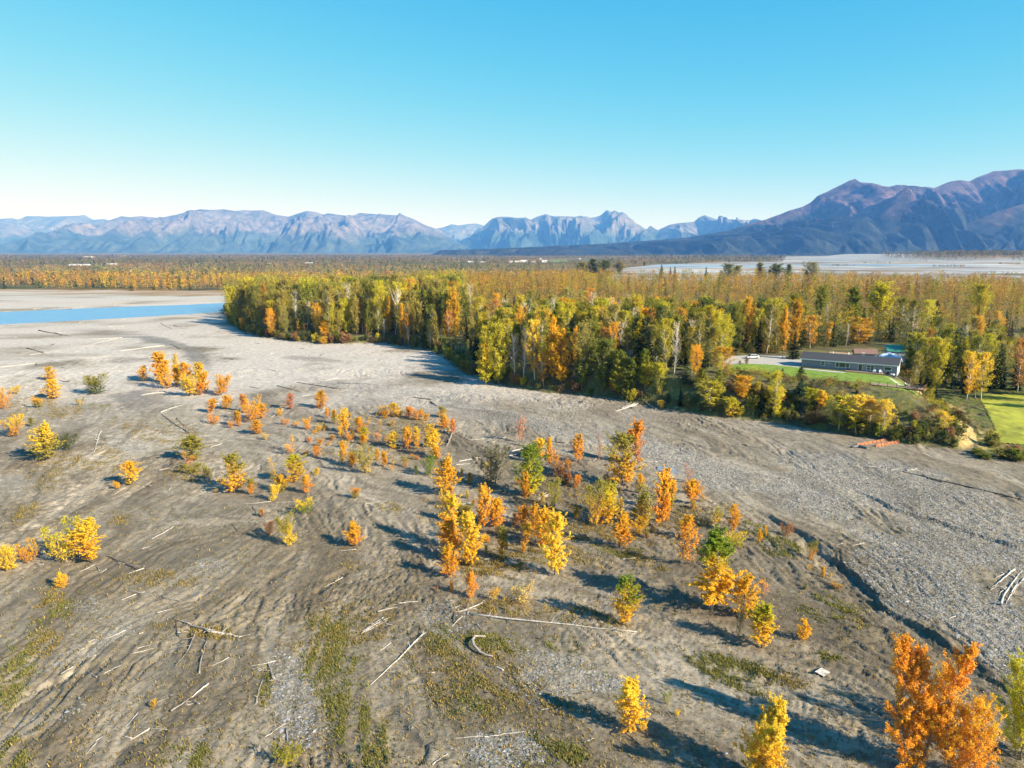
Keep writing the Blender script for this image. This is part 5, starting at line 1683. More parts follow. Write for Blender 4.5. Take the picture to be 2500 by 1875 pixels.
# (zone, base x, base y, top y, width, kind, low, top): the trees that stand out
HERO = [
    ('U', 860, 600, 165, 150, 'cotton', GOLD, GOLD, 'tall bright golden-orange poplar on the woods front above the gravel channel'),
    ('U', 650, 560, 90, 150, 'birch', FA, YEL, 'tall yellow-crowned birch beside the bright golden-orange poplar'),
    ('U', 790, 560, 70, 110, 'cotton', GOLD, GOLD, 'golden spire-topped poplar between the yellow birch and the golden-orange poplar'),
    ('U', 720, 610, 330, 110, 'birch', FB, GOLD, 'low amber birch tucked under the yellow-crowned birch'),
    ('U', 370, 600, 110, 190, 'cotton', YGR, FY, 'broad yellow-green cottonwood at the bend of the woods edge'),
    ('U', 270, 600, 250, 120, 'cotton', YGR, YEL, 'smaller yellow-green cottonwood against the broad one at the bend'),
    ('U', 560, 560, 140, 150, 'bare', TAN, FR, 'bare grey-pink birch thicket stem beside the yellow-crowned birch'),
    ('U', 500, 560, 170, 120, 'bare', TAN, FR, 'bare pinkish birch between the broad cottonwood and the bare thicket'),
    ('U', 1010, 640, 110, 200, 'cotton', FG, FO, 'big olive-green cottonwood just beyond the golden-orange poplar'),
    ('U', 1180, 660, 230, 210, 'cotton', FG, FG, 'dense green cottonwood in the middle of the woods front'),
    ('U', 1300, 670, 330, 150, 'cotton', FY, FG, 'yellow-speckled green cottonwood at the woods front'),
    ('U', 1390, 680, 380, 110, 'cotton', FG, FG, 'narrow green cottonwood above the root log pile'),
    ('U', 1480, 500, 90, 170, 'spruce', SPR, (.04, .06, .025), 'very dark tall spruce behind the woods front'),
    ('U', 1720, 560, 80, 110, 'bare', TAN, PALE, 'tall bare pale birch with straight white trunk'),
    ('U', 1600, 660, 420, 130, 'cotton', FG, YGR, 'bright green young cottonwood below the tall bare birch'),
    ('U', 1500, 620, 320, 120, 'cotton', YGR, FG, 'young green and yellow cottonwood before the dark spruce'),
    ('U', 1820, 590, 440, 100, 'spruce', (.10, .13, .05), (.13, .16, .06), 'small pale green spruce under the tall bare birch'),
    ('U', 2010, 800, 560, 220, 'birch', FY, FY, 'bushy olive-yellow birch at the foot of the bluff slope'),
    ('U', 2090, 510, 300, 190, 'birch', FB, FA, 'amber birch at the near end of the gravel drive'),
    ('U', 2150, 850, 690, 130, 'cotton', YEL, YGR, 'rounded bright yellow-green poplar at the bluff foot'),
    ('U', 2060, 720, 480, 110, 'cotton', YGR, FG, 'slim green poplar on the bluff slope under the amber birch'),
    ('U', 1625, 785, 715, 70, 'birch', GOLD, YEL, 'tiny golden poplar alone at the foot of the woods'),
    ('U', 1930, 640, 470, 100, 'cotton', FY, FG, 'slim yellow-green poplar beside the small pale spruce'),
    ('H', 300, 480, 318, 120, 'cotton', GOLD, GOLD, 'vivid golden-orange poplar on the bluff below the lawn'),
    ('H', 415, 450, 360, 70, 'cotton', FA, FY, 'small olive-gold poplar on the bluff next to the vivid orange one'),
    ('H', 485, 495, 390, 85, 'cotton', YEL, YGR, 'small yellow poplar on the bluff below the little lawn spruces'),
    ('H', 555, 530, 398, 85, 'cotton', YEL, YEL, 'bright yellow narrow poplar midway along the bluff'),
    ('H', 840, 540, 420, 80, 'cotton', GOLD, YEL, 'golden narrow poplar on the bluff under the house'),
    ('H', 775, 540, 405, 110, 'cotton', FY, YGR, 'olive-yellow poplar on the bluff beside the golden narrow one'),
    ('H', 705, 455, 335, 90, 'spruce', (.05, .09, .04), (.07, .11, .05), 'blue-green spruce half hidden in the bluff brush'),
    ('H', 960, 690, 455, 200, 'birch', FY, YGR, 'wide olive-yellow bush-like birch at the bluff foot'),
    ('H', 1080, 720, 455, 210, 'birch', FY, YEL, 'wide yellow bush-like birch at the bluff foot'),
    ('H', 1180, 700, 480, 170, 'birch', FO, FA, 'yellow-flecked birch under the near end of the deck'),
    ('H', 1250, 730, 480, 130, 'birch', FY, YEL, 'last yellow birch of the bluff-foot row, above the orange trough'),
    ('H', 1660, 700, 560, 110, 'birch', FY, YEL, 'small yellow birch on the bluff nose'),
    ('H', 580, 325, 272, 36, 'spruce', (.05, .075, .03), (.07, .10, .04), 'smaller of two young spruces on the lawn edge'),
    ('H', 706, 342, 250, 66, 'spruce', (.045, .07, .03), (.06, .09, .035), 'larger of two young spruces on the lawn edge'),
    ('H', 655, 212, 40, 80, 'spruce', SPR, SPR, 'dark spruce with bare lower trunk behind the gravel drive'),
    ('H', 340, 246, 205, 34, 'cotton', FO, FR, 'small round ornamental tree beside the parked car'),
    ('H', 292, 250, 220, 20, 'cotton', FR, FR, 'tiny russet ornamental tree on the drive edge'),
    ('T', 950, 1310, 870, 260, 'birch', FY, FY, 'large yellow birch with pale leaning stems at the house gable'),
    ('T', 1090, 1290, 925, 260, 'birch', FA, FY, 'second large golden birch crown crowding the house gable'),
    ('T', 1490, 1560, 1060, 170, 'birch', FA, YEL, 'golden birch with long bare white leaning trunk by the lower lawn'),
    ('T', 1580, 1540, 1080, 150, 'birch', FA, FY, 'middle golden white-trunked birch by the lower lawn'),
    ('T', 1640, 1560, 1075, 180, 'birch', FY, YEL, 'yellow birch with white trunk at the lower lawn corner'),
    ('T', 1340, 1330, 830, 280, 'cotton', (.17, .18, .09), (.19, .20, .10), 'grey-green rounded cottonwood behind the golden birches'),
    ('T', 1370, 1330, 1010, 110, 'birch', FB, FA, 'slim amber birch under the grey-green cottonwood'),
    ('T', 1210, 1420, 1250, 80, 'birch', FG, FY, 'slender young birch on the bluff crest behind the deck'),
    ('T', 1160, 960, 565, 150, 'spruce', SPR, SPR, 'biggest near-black spruce standing behind the house birches'),
    ('T', 1700, 960, 740, 80, 'spruce', SPR, SPR, 'dark spruce beyond the lower lawn'),
    ('T', 1905, 1000, 560, 60, 'deadspruce', (.08, .07, .04), (.10, .09, .05), 'gaunt nearly leafless spruce beyond the lower lawn'),
    ('T', 600, 900, 360, 260, 'cotton', FY, YGR, 'tallest yellow-green cottonwood behind the house'),
    ('T', 310, 900, 420, 200, 'cotton', FG, FG, 'tall green cottonwood behind the house ridge'),
    ('T', 1600, 780, 380, 230, 'cotton', YGR, FY, 'big glowing yellow-green cottonwood deep behind the lower lawn'),
    ('T', 400, 1010, 720, 250, 'birch', FA, FA, 'golden birch with rust tint behind the house ridge'),
    ('T', 270, 1020, 770, 60, 'bare', TAN, TAN, 'bare leaning birch trunk behind the house ridge'),
    ('T', 90, 1010, 770, 120, 'birch', FA, FA, 'amber birch with white trunk behind the far house end'),
    ('Q', 1760, 930, 620, 170, 'birch', FB, FA, 'amber birch with cluster of white stems behind the house roof end'),
    ('Q', 1630, 930, 640, 90, 'spruce', SPR, SPR, 'dark spruce between drive and house roof end'),
    ('W', 700, 610, 502, 110, 'cotton', FG, FO, 'dark olive cottonwood at the far skyline clump, outermost of four'),
    ('W', 790, 615, 480, 140, 'cotton', FD, FG, 'broadest dark green cottonwood of the far skyline clump'),
    ('W', 870, 612, 488, 110, 'cotton', FG, FG, 'green cottonwood of the far skyline clump beside the pale river'),
    ('W', 985, 592, 500, 90, 'cotton', FO, FO, 'grey-olive loose cottonwood standing against the pale river'),
    ('Q', 1020, 350, 158, 150, 'cotton', FO, FG, 'olive cottonwood rising over the amber wood before the pale river'),
    ('Q', 1100, 350, 172, 100, 'cotton', FA, FO, 'gold-tinged cottonwood beside the olive one before the pale river'),
    ('Q', 1310, 350, 150, 120, 'cotton', FG, FO, 'tall green cottonwood, first of the long skyline row before the river'),
    ('Q', 1440, 350, 160, 150, 'cotton', FD, FG, 'dark green wide cottonwood in the long skyline row'),
    ('Q', 1560, 350, 165, 80, 'cotton', FG, FG, 'narrow green cottonwood in the long skyline row'),
    ('Q', 1770, 360, 143, 150, 'cotton', FG, FO, 'round-topped cottonwood that ends the long skyline row'),
    ('Q', 420, 330, 172, 60, 'spruce', SPR, SPR, 'black spruce pricking the far river line, widest of the spires'),
    ('Q', 540, 330, 188, 46, 'spruce', SPR, SPR, 'slim black spruce pair-mate over the amber wood'),
    ('Q', 500, 330, 192, 40, 'spruce', SPR, SPR, 'thin black spruce beside its slim pair-mate'),
    ('Q', 820, 330, 192, 44, 'spruce', SPR, SPR, 'lone black spruce spire over the amber wood'),
    ('Q', 1040, 410, 305, 70, 'spruce', SPR, SPR, 'small pointed spruce inside the amber wood'),
    ('Q', 950, 380, 225, 110, 'spruce', SPR, SPR, 'broad dark spruce under the olive skyline cottonwood'),
    ('Q', 1720, 390, 225, 110, 'spruce', SPR, SPR, 'broad dark spruce under the round-topped skyline cottonwood'),
    ('Q', 780, 410, 308, 70, 'spruce', SPR, SPR, 'short dark spruce in the middle of the amber wood'),
    ('V', 1090, 830, 665, 110, 'cotton', GOLD, GOLD, 'leaning golden poplar at the foot of the far woods point'),
    ('V', 1075, 885, 815, 100, 'birch', GOLD, YEL, 'low yellow fallen poplar crown at the foot of the far woods point'),
    ('V', 340, 760, 650, 60, 'cotton', ORA, GOLD, 'small orange poplar at the tip of the far woods point'),
    ('V', 1210, 760, 470, 90, 'cotton', YGR, YEL, 'bright yellow narrow cottonwood on the far woods front'),
    ('V', 1830, 800, 520, 80, 'cotton', FA, GOLD, 'amber spire-shaped poplar on the far woods front'),
]
nwoods = 0
front_items = []
hero_xy = []
for (z, bx, by, ty, w, kd, lo, hi, lab) in HERO:
    s = ZONES[z][2]
    px, py = Z(z, bx, by)
    p = land(px, py)
    h = height_to(p, Z(z, bx, ty)[1])
    wm = w / s / FPX * depth_of(p)
    kk = FOR[kd][nwoods % len(FOR[kd])]
    nm = {'cotton': 'cottonwood_tree', 'birch': 'birch_tree', 'spruce': 'spruce_tree', 'bare': 'bare_birch_tree', 'deadspruce': 'spruce_tree'}[kd]
    ratio = {'cotton': .50, 'birch': .48, 'spruce': .30, 'bare': .36, 'deadspruce': .17}[kd]
    plant(nm, kk, (p[0], p[1], p[2] - .1), wm / (2 * kk.rad), h / kk.top, lo, hi, lab, 'tree')
    hero_xy.append((p[0], p[1], wm * .35 + 1.0))
    nwoods += 1
hero_xy = np.array(hero_xy)

# seats for all other trees: a jittered lattice that opens with distance
cand = []
for (y0, y1, stp) in ((160, 330, 4.3), (330, 470, 5.6), (470, 800, 7.6)):
    ax = np.arange(-300, 560, stp)
    ay = np.arange(y0, y1, stp)
    X, Y = np.meshgrid(ax, ay)
    X = X + (np.arange(len(ay)) % 2)[:, None] * stp / 2 + rng.uniform(-.42, .42, X.shape) * stp
    Y = Y + rng.uniform(-.42, .42, X.shape) * stp
    cand.append(np.stack([X.ravel(), Y.ravel(), np.full(X.size, stp)], 1))
cand = np.vstack(cand)
dF, _, _ = seg_dist(cand[:, 0], cand[:, 1], forest_poly, True)
inF = inside(cand[:, 0], cand[:, 1], forest_poly)
inL = inside(cand[:, 0], cand[:, 1], lower_poly)
ok = (inF & (dF > 1.2)) | inL
ok &= ~inside(cand[:, 0], cand[:, 1], yard_w) & ~inside(cand[:, 0], cand[:, 1], low_w)
ok &= np.abs(cand[:, 0]) < .76 * cand[:, 1] + 30
# the open bluff face below the lawn keeps only brush
bluff_face = np.vstack([[gp(*Z('H', 180, 560), 0)[:2]], PW([(600, 640), (1000, 705), (1400, 770), (1750, 800), (2010, 780)], 0, 'H'), PW([(2010, 690), (1920, 640), (1840, 520), (1700, 430), (1560, 360)], 5.0, 'H'), PW([(1540, 372), (1160, 395), (880, 360), (560, 318), (215, 262), (180, 330)], 9.0, 'H')])
ok &= ~inside(cand[:, 0], cand[:, 1], bluff_face)
cand, dF, inF = cand[ok], dF[ok], inF[ok]
near_hero = np.zeros(len(cand), bool)
for hx, hy, hr_ in hero_xy:
    near_hero |= np.hypot(cand[:, 0] - hx, cand[:, 1] - hy) < hr_
cand, dF, inF = cand[~near_hero], dF[~near_hero], inF[~near_hero]
cz_ = sample(Zgrid, cand[:, 0], cand[:, 1])
cpx, cpy = px_of(cand[:, 0], cand[:, 1], cz_)
cdist = np.hypot(cand[:, 0], cand[:, 1])
patch = fbm(cand[:, 0] / 45, cand[:, 1] / 45, 3, 301)
patch2 = fbm(cand[:, 0] / 25, cand[:, 1] / 25, 3, 307)
specs = []
for i in range(len(cand)):
    x, y, stp = cand[i]
    px, d, dist = cpx[i], dF[i], cdist[i]
    u, v = random.random(), random.random()
    front = d < 9 and inF[i] and dist < 520 and y < 470
    if px < 930 or (px < 1000 and dist > 330):       # the far point of the woods: tall green cottonwoods
        back = dist > 430
        kd = pick([('cotton', 74), ('birch', 16), ('spruce', 3), ('bare', 7 if not back else 2)], u)
        cname = pick([('olive', 34), ('green', 16 if patch[i] > .45 else 8), ('dark green', 8 if back else 4), ('yellow-green', 30 if patch2[i] > .45 else 20), ('golden', 14 if front else 5), ('amber', 5)], v)
        h = random.uniform(17, 25) * (1 if not front else .72)
        if dist > 480:
            h = random.uniform(19, 26)
    elif dist > (400 if px < 1300 else 345) + 40 * (patch[i] - .5) and px > 850:                    # the low amber wood behind
        kd = pick([('birch', 62), ('cotton', 22), ('spruce', 12), ('bare', 4)], u)
        cname = pick([('amber', 44), ('golden', 13 if patch[i] < .55 else 6), ('russet', 17), ('olive', 15 + (20 if patch2[i] > .56 else 0)), ('yellow-green', 4 + (14 if patch2[i] > .56 else 0)), ('green', 5)], v)
        h = random.uniform(8.5, 12) + 7.5 * min(1, max(0, (dist - 470) / 150))
        if px < 1300:
            h += 5 * (1 - (px - 850) / 450)
        h *= random.uniform(.72, 1.12)
        if patch[i] > .60 and kd == 'cotton' and random.random() < .5:
            h, cname = random.uniform(17, 21), pick([('green', 3), ('olive', 2)], v)
    else:
        kd = pick([('cotton', 46), ('birch', 35), ('spruce', 14), ('bare', 6)], u)
        cname = pick([('green', 24 if patch[i] > .47 else 11), ('olive', 20), ('yellow-green', 26), ('golden', 13 if patch2[i] > .5 else 7), ('amber', 8 if dist > 300 else 4), ('dark green', 8)], v)
        h = random.uniform(12, 18.5) * (.75 if front else 1.0)
        if dist > 290:
            h *= random.choice([.65, .75, .95])
    if front:
        h *= random.uniform(.45, 1.05)
    elif d < 22 and inF[i]:
        h *= random.uniform(.72, 1.05)
    if kd == 'spruce':
        h *= random.uniform(.75, 1.12)
    if 1440 < px < 1600 and d < 22 and inF[i]:
        h *= .6
    specs.append((x, y, cz_[i], kd, cname, h, d if inF[i] else 30.0, dist, px))
# largest in the photo first
order = sorted(range(len(specs)), key=lambda i: -(specs[i][5] / specs[i][7]) * (1.5 if specs[i][6] < 14 else 1.0) * (1.0 if specs[i][7] < 520 else .5))
left = {'cotton': 250, 'birch': 246, 'spruce': 150, 'bare': 70}
rest = []
SECT = lambda px, dist: ('by the blue river' if px < 720 else 'at the channel bend' if px < 1010 else 'over the gravel channel' if px < 1400 else 'beside the gravel drive' if px < 1640 else 'behind the grey house' if px < 1990 else 'beyond the lower lawn')
NM = {'cotton': 'cottonwood_tree', 'birch': 'birch_tree', 'spruce': 'spruce_tree', 'bare': 'bare_birch_tree'}
WORD = {'cotton': 'cottonwood', 'birch': 'birch', 'spruce': 'spruce', 'bare': 'bare birch'}
for i in order:
    x, y, z, kd, cname, h, d, dist, px = specs[i]
    if left[kd] <= 0:
        rest.append(specs[i])
        continue
    left[kd] -= 1
    kk = FOR[kd][random.randrange(len(FOR[kd]))]
    j = np.array([random.uniform(.8, 1.2)] * 3) * np.array([random.uniform(.93, 1.07), 1, random.uniform(.9, 1.1)])
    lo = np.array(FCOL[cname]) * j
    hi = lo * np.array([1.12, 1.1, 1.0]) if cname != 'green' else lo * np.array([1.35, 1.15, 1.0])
    if kd == 'spruce':
        lo = np.array(SPR) * random.uniform(.8, 1.5)
        hi = lo * 1.15
        cname = 'dark'
    elif kd == 'bare':
        lo = hi = np.array(PALE) * random.uniform(.4, .7)
        cname = 'pale'
    wid = h * {'cotton': random.uniform(.72, 1.05), 'birch': random.uniform(.75, 1.05), 'spruce': random.uniform(.85, 1.1), 'bare': 1.0}[kd]
    hw = 'tall' if h > 16 else 'mid-height' if h > 11 else 'low'
    row = 'on the woods front' if d < 9 else 'just within the woods' if d < 25 else 'deep in the woods'
    lab = f'{hw} {cname} {WORD[kd]} {row} {SECT(px, dist)}'
    plant(NM[kd], kk, (x, y, z - .15), wid, h, lo, hi, lab, 'tree', lab, tilt=(random.gauss(0, .02), random.gauss(0, .02)))
    nwoods += 1
for k, (x, y) in enumerate(shade_trees):
    lo = np.array(FCOL[['yellow-green', 'olive', 'golden', 'green', 'amber'][k]])
    h = 15 + k
    plant('birch_tree' if k % 2 else 'cottonwood_tree', FOR['birch' if k % 2 else 'cotton'][k % 3], (x, y, gz(x, y) - .1), h * .95, h, lo, lo * 1.1, ['yellow-green', 'olive', 'golden', 'green', 'amber'][k] + ' tree on the open side of the lower lawn, shading it', 'tree')
print('woods', nwoods, 'rest', len(rest))


def baked(specs_, kinds, ncards, grow, name, label, mat):
    """many far trees as one mesh of leaf clumps"""
    Vs, Cs = [], []
    g = np.random.default_rng(99)
    for (x, y, z, kd, col, h, w) in specs_:
        C, Nn, Wt = random.choice(kinds[kd]).pts
        n = ncards if np.isscalar(ncards) else ncards(math.hypot(x, y))
        sel = g.integers(0, len(C), n)
        a = g.uniform(0, 6.283)
        ca, sa = math.cos(a), math.sin(a)
        P = C[sel]
        Q = Nn[sel]
        P = np.stack([P[:, 0] * ca - P[:, 1] * sa, P[:, 0] * sa + P[:, 1] * ca, P[:, 2]], 1) * np.array([w, w, h]) + np.array([x, y, z])
        Q = np.stack([Q[:, 0] * ca - Q[:, 1] * sa, Q[:, 0] * sa + Q[:, 1] * ca, Q[:, 2]], 1)
        sz = Wt[sel] * (w + h) * .5 * grow * math.sqrt(400.0 / n) * .5
        v, _ = leaf_cards(P, unit(Q), sz, g, .75)
        Vs.append(v.astype(np.float32))
        cc = np.asarray(col)[None, :] * g.uniform(.72, 1.3, (n, 1)) * np.array([1, 1, 1])[None, :]
        cc[:, 0] *= g.uniform(.92, 1.08, n)
        Cs.append(np.repeat(cc, 4, 0).astype(np.float32))
    V = np.vstack(Vs)
    q = np.arange(len(V)).reshape(-1, 4)
    o = obj(name, mesh_np(name, V, q, [mat], False, {'leafcol': np.vstack(Cs)}))
    tag(o, label, 'woodland', None, 'stuff')
    return o


rs = []
for (x, y, z, kd, cname, h, d, dist, px) in rest:
    col = np.array(FCOL[cname]) * random.uniform(.65, 1.1)
    if kd == 'spruce':
        col = np.array(SPR) * random.uniform(.8, 1.5)
    if kd == 'bare':
        col = np.array(FR)
    rs.append((x, y, z - .2, kd, col, h, h * {'cotton': .95, 'birch': 1.05, 'spruce': .95, 'bare': .9}[kd]))
baked(rs, FOR, 230, 2.0, 'woodland', 'dense amber and green woodland filling the terrace behind the front trees', M_leafstuff)

# brush along the foot of the woods and over the bluff face
brush = []
Lf = np.concatenate([[0], np.cumsum(np.hypot(*np.diff(foot, axis=0).T))])
for s in np.arange(2, Lf[-1] - 1, 2.9):
    k = np.searchsorted(Lf, s) - 1
    t = (s - Lf[k]) / (Lf[k + 1] - Lf[k])
    p = foot[k] + (foot[k + 1] - foot[k]) * t
    dirv = (foot[k + 1] - foot[k]) / np.linalg.norm(foot[k + 1] - foot[k])
    nin = np.array([-dirv[1], dirv[0]])
    off = random.uniform(.3, 3.4)
    q_ = p + nin * off + dirv * random.uniform(-1, 1)
    dist = math.hypot(*q_)
    hgt = random.uniform(1.6, 4.2) * (1.25 if dist > 260 else .9)
    brush.append((q_[0], q_[1], hgt, hgt * random.uniform(.8, 1.35), pick([('dark green', 34), ('olive', 26), ('green', 14), ('russet', 14), ('yellow-green', 9), ('amber', 5)], random.random()), 'at the foot of the woods'))
deck_front = np.array([KP(*p, 8.0)[:2] for p in [(1480, 560), (2190, 560), (2200, 720), (2050, 800), (1500, 730)]])
bx0, by0 = bluff_face.min(0)
bx1, by1 = bluff_face.max(0)
cnt = 0
while cnt < 150:
    x, y = random.uniform(bx0, bx1), random.uniform(by0, by1)
    if not inside(np.array([x]), np.array([y]), bluff_face)[0] or inside(np.array([x]), np.array([y]), lawn_w)[0]:
        continue
    rd_ = float(seg_dist(np.array([x]), np.array([y]), ridge)[0][0])
    if rd_ < 3 and random.random() < .7:
        continue
    if inside(np.array([x]), np.array([y]), deck_front)[0]:
        continue
    up = gz(x, y) / 9.0
    hgt = random.uniform(1.0, 2.6) * (1.3 - .75 * up)
    cname = pick([('russet', 26 if up > .45 else 10), ('dark green', 18), ('olive', 24), ('green', 12), ('yellow-green', 20 - 10 * up), ('amber', 9), ('brown', 16 if up > .4 else 4)], random.random())
    brush.append((x, y, max(.6, hgt), max(.6, hgt) * random.uniform(1.0, 1.7), cname, 'on the bluff face'))
    cnt += 1
for (zx, zy, zw, zt, cn) in ((1950, 880, 150, 835, 'green'), (2080, 880, 190, 815, 'olive'), (2190, 900, 150, 830, 'green'), (1880, 850, 120, 810, 'olive'), (2000, 800, 120, 760, 'olive'), (2140, 830, 120, 790, 'russet')):
    p = land(*Z('H', zx, zy))
    dd = depth_of(p)
    brush.append((p[0], p[1], height_to(p, Z('H', zx, zt)[1]), zw / 2.765 / FPX * dd, cn, 'on the flat below the lower lawn'))
FCOL['brown'] = (.10, .075, .05)
bitems = []
for i, (x, y, h, w, cname, where) in enumerate(brush):
    lo = np.array(FCOL[cname]) * random.uniform(.7, 1.15)
    o = plant('shrub', SHRUB[i % 3], (x, y, gz(x, y) - .08), w, h, lo, lo * 1.15, 'x', 'shrub', None)
    hw = 'low' if h < 1.5 else 'waist-high' if h < 2.2 else 'big'
    px, _ = px_of(x, y, 0)
    lab = f'{hw} {cname} shrub {where}' + ('' if where.startswith('on the flat') else ' ' + ('below the drive' if px < 1640 else 'below the house' if px < 1800 else 'below the deck' if px < 2000 else 'at its nose') if 'bluff' in where else ' ' + SECT(px, 0))
    o['label'] = lab
    o['group'] = lab

ug = []
yb = [KP(x_, y_)[:2] for x_, y_ in [(60, 285), (240, 272), (450, 276), (640, 272), (860, 226), (1130, 212), (1400, 198), (1740, 154), (1920, 165), (1990, 330), (2010, 470)]]
for k in range(len(yb) - 1):
    for t in np.linspace(0, 1, 26):
        x, y = yb[k] + (yb[k + 1] - yb[k]) * t + np.array([random.uniform(-1, 1), random.uniform(.3, 10)])
        h = random.uniform(1.5, 4.2)
        cn = pick([('dark green', 44), ('olive', 26), ('russet', 14), ('amber', 8)], random.random())
        ug.append((x, y, gz(x, y) - .1, 's', np.array(FCOL[cn]) * random.uniform(.6, 1.0), h, h * random.uniform(1.2, 1.8)))
while len(ug) < 930:
    if len(ug) < 720:
        x, y = random.uniform(bx0, bx1), random.uniform(by0, by1)
        if not inside(np.array([x]), np.array([y]), bluff_face)[0] or inside(np.array([x]), np.array([y]), lawn_w)[0]:
            continue
        if float(seg_dist(np.array([x]), np.array([y]), ridge)[0][0]) < 3:
            continue
        h = random.uniform(.9, 2.3)
        if inside(np.array([x]), np.array([y]), deck_front)[0]:
            h *= .6 if gz(x, y) > 6 else 1.0
        cn = pick([('brown', 14), ('russet', 13), ('olive', 32), ('dark green', 16), ('yellow-green', 20), ('amber', 6)], random.random())
    else:
        k = random.randrange(len(foot) - 1)
        t = random.random()
        p = foot[k] + (foot[k + 1] - foot[k]) * t
        dv = (foot[k + 1] - foot[k]) / np.linalg.norm(foot[k + 1] - foot[k])
        x, y = p + np.array([-dv[1], dv[0]]) * random.uniform(0, 7)
        h = random.uniform(1.2, 3.2)
        cn = pick([('dark green', 34), ('olive', 30), ('russet', 16), ('brown', 10), ('green', 10)], random.random())
    ug.append((x, y, gz(x, y) - .1, 's', np.array(FCOL[cn]) * random.uniform(.7, 1.1), h, h * random.uniform(1.3, 2.0)))
side_w = PW([(1640, 455), (1780, 400), (1900, 440), (1950, 560), (2035, 745), (1930, 775), (1800, 600)], 5.0, 'H')
sx0, sy0 = side_w.min(0)
sx1, sy1 = side_w.max(0)
n_ = 0
while n_ < 170:
    x, y = random.uniform(sx0, sx1), random.uniform(sy0, sy1)
    n_ += 1
    if not inside(np.array([x]), np.array([y]), side_w)[0]:
        continue
    h = random.uniform(.4, 1.5)
    cn = pick([('yellow-green', 26), ('olive', 26), ('amber', 14), ('russet', 14), ('golden', 12)], random.random())
    ug.append((x, y, gz(x, y) - .1, 's', np.array(FCOL[cn]) * random.uniform(.7, 1.1), h, h * random.uniform(1.2, 2.0)))
baked(ug, {'s': SHRUB}, 170, 1.25, 'undergrowth', 'tangled dark brown and olive undergrowth over the bluff and woods foot', M_leafstuff)

# ------------------------------------------------------------------ far plain: woods, farms, fields
clear = []
FIELDS = [([(668, 535), (740, 527), (845, 529), (850, 545), (760, 547)], (0, 480, 3.16)), ([(450, 500), (450, 483), (580, 481), (585, 498)], (1200, 480, 3.16)), ([(675, 490), (675, 484), (780, 483), (782, 489)], (1200, 480, 3.16))]
M_field = simple_mat('green_field', (.13, .19, .05), .95, .15, .02)
for pts, (zx0, zy0, zs) in FIELDS:
    w = np.array([gp(zx0 + x / zs, zy0 + y / zs, 3.0)[:2] for x, y in pts])
    zt = float(np.max(sample(Zgrid, w[:, 0], w[:, 1]))) + 1.0
    b = MB()
    b.poly([(a_, b_, zt) for a_, b_ in w])
    o = b.build('field', M_field)
    tag(o, kind='structure')
    x0, y0 = w.min(0)
    x1, y1 = w.max(0)
    clear.append((x0 - 5, x1 + 5, y0 - 420, y1 + 20))
FARMS = [(525, 610, 532, 12, 0), (615, 685, 530, 10, 0), (820, 890, 523, 8, 0), (900, 950, 541, 6, 0), (640, 710, 469, 9, 0), (905, 928, 426, 14, 0), (930, 970, 462, 5, 0),
         (1715, 1755, 506, 10, 1), (1812, 1842, 508, 8, 1), (2030, 2056, 506, 16, 1), (2108, 2130, 506, 12, 1), (2140, 2172, 505, 14, 1), (455, 512, 516, 10, 1), (163, 190, 520, 6, 1), (1625, 1640, 500, 8, 1),
         (132, 160, 508, 18, 2), (180, 215, 506, 11, 2), (228, 276, 505, 15, 2), (305, 336, 507, 12, 2), (388, 430, 508, 18, 2), (370, 388, 486, 8, 2), (675, 690, 482, 8, 2)]
FZ = {0: (0, 480, 3.16), 1: (600, 480, 3.16), 2: (1200, 480, 3.16)}
M_barnwall = simple_mat('white_barn_wall', (.75, .72, .70), .7)
M_barnroof = simple_mat('pale_metal_roof', (.62, .60, .60), .5, .1, .3)
M_pinkroof = simple_mat('red_brown_roof', (.33, .20, .16), .8, .1, .3)
fitems = []
for k, (xa, xb, yb, hp, zi) in enumerate(FARMS):
    a0, b0, s0 = FZ[zi]
    p = gp(a0 + (xa + xb) / 2 / s0, b0 + yb / s0, 4.0)
    if not (abs(p[1]) < 9000):
        continue
    zt = gz(p[0], p[1])
    p = gp(a0 + (xa + xb) / 2 / s0, b0 + yb / s0, zt)
    dd = depth_of(p)
    L = (xb - xa) / s0 / FPX * dd
    hh = hp / s0 / FPX * dd
    t = empty('barn' if L > 22 else 'farmhouse', (p[0], p[1], zt), random.uniform(-.25, .1))
    D_ = max(8, L * .45)
    b = MB()
    b.box(-L / 2, L / 2, 0, D_, -2, hh * .55)
    b.build('wall', M_barnwall, t)
    b = MB()
    b.prism([(-L / 2 - .5, -.6, hh * .5), (-L / 2 - .5, D_ / 2, hh), (-L / 2 - .5, D_ + .6, hh * .5)], (L + 1, 0, 0))
    b.build('roof', M_barnroof if (L > 22 or k % 3) else M_pinkroof, t)
    t['category'] = 'building'
    t['group'] = 'pale farm buildings on the far plain'
    fitems.append((t, p, L, zi))
    clear.append((p[0] - L * .62, p[0] + L * .62, p[1] - 420, p[1] + 14))
fl = ['long white barn at the far field edge', 'second long white barn beside the green far field', 'low white farm shed beyond the far green strip', 'small pale shed among amber trees past the green strip', 'white barn in the grey-green trees behind the far field', 'tiny bright white house highest on the far plain', 'thin pale shed near the tiny bright house']
cnames = {}
for k, (t, p, L, zi) in enumerate(fitems):
    if k < 7:
        t['label'] = fl[k]
    else:
        side = ['', 'in the plain over the green wood point', 'in the white village by the far green field'][zi]
        cnames.setdefault(side, []).append(t)
for side, ts in cnames.items():
    for k, t in enumerate(ts):
        t['label'] = f'small white farmhouse {side}, ' + ['outermost of its row', 'next after the outermost', 'third along its row', 'fourth along its row', 'fifth along its row', 'sixth along its row', 'seventh along its row', 'eighth along its row'][k]

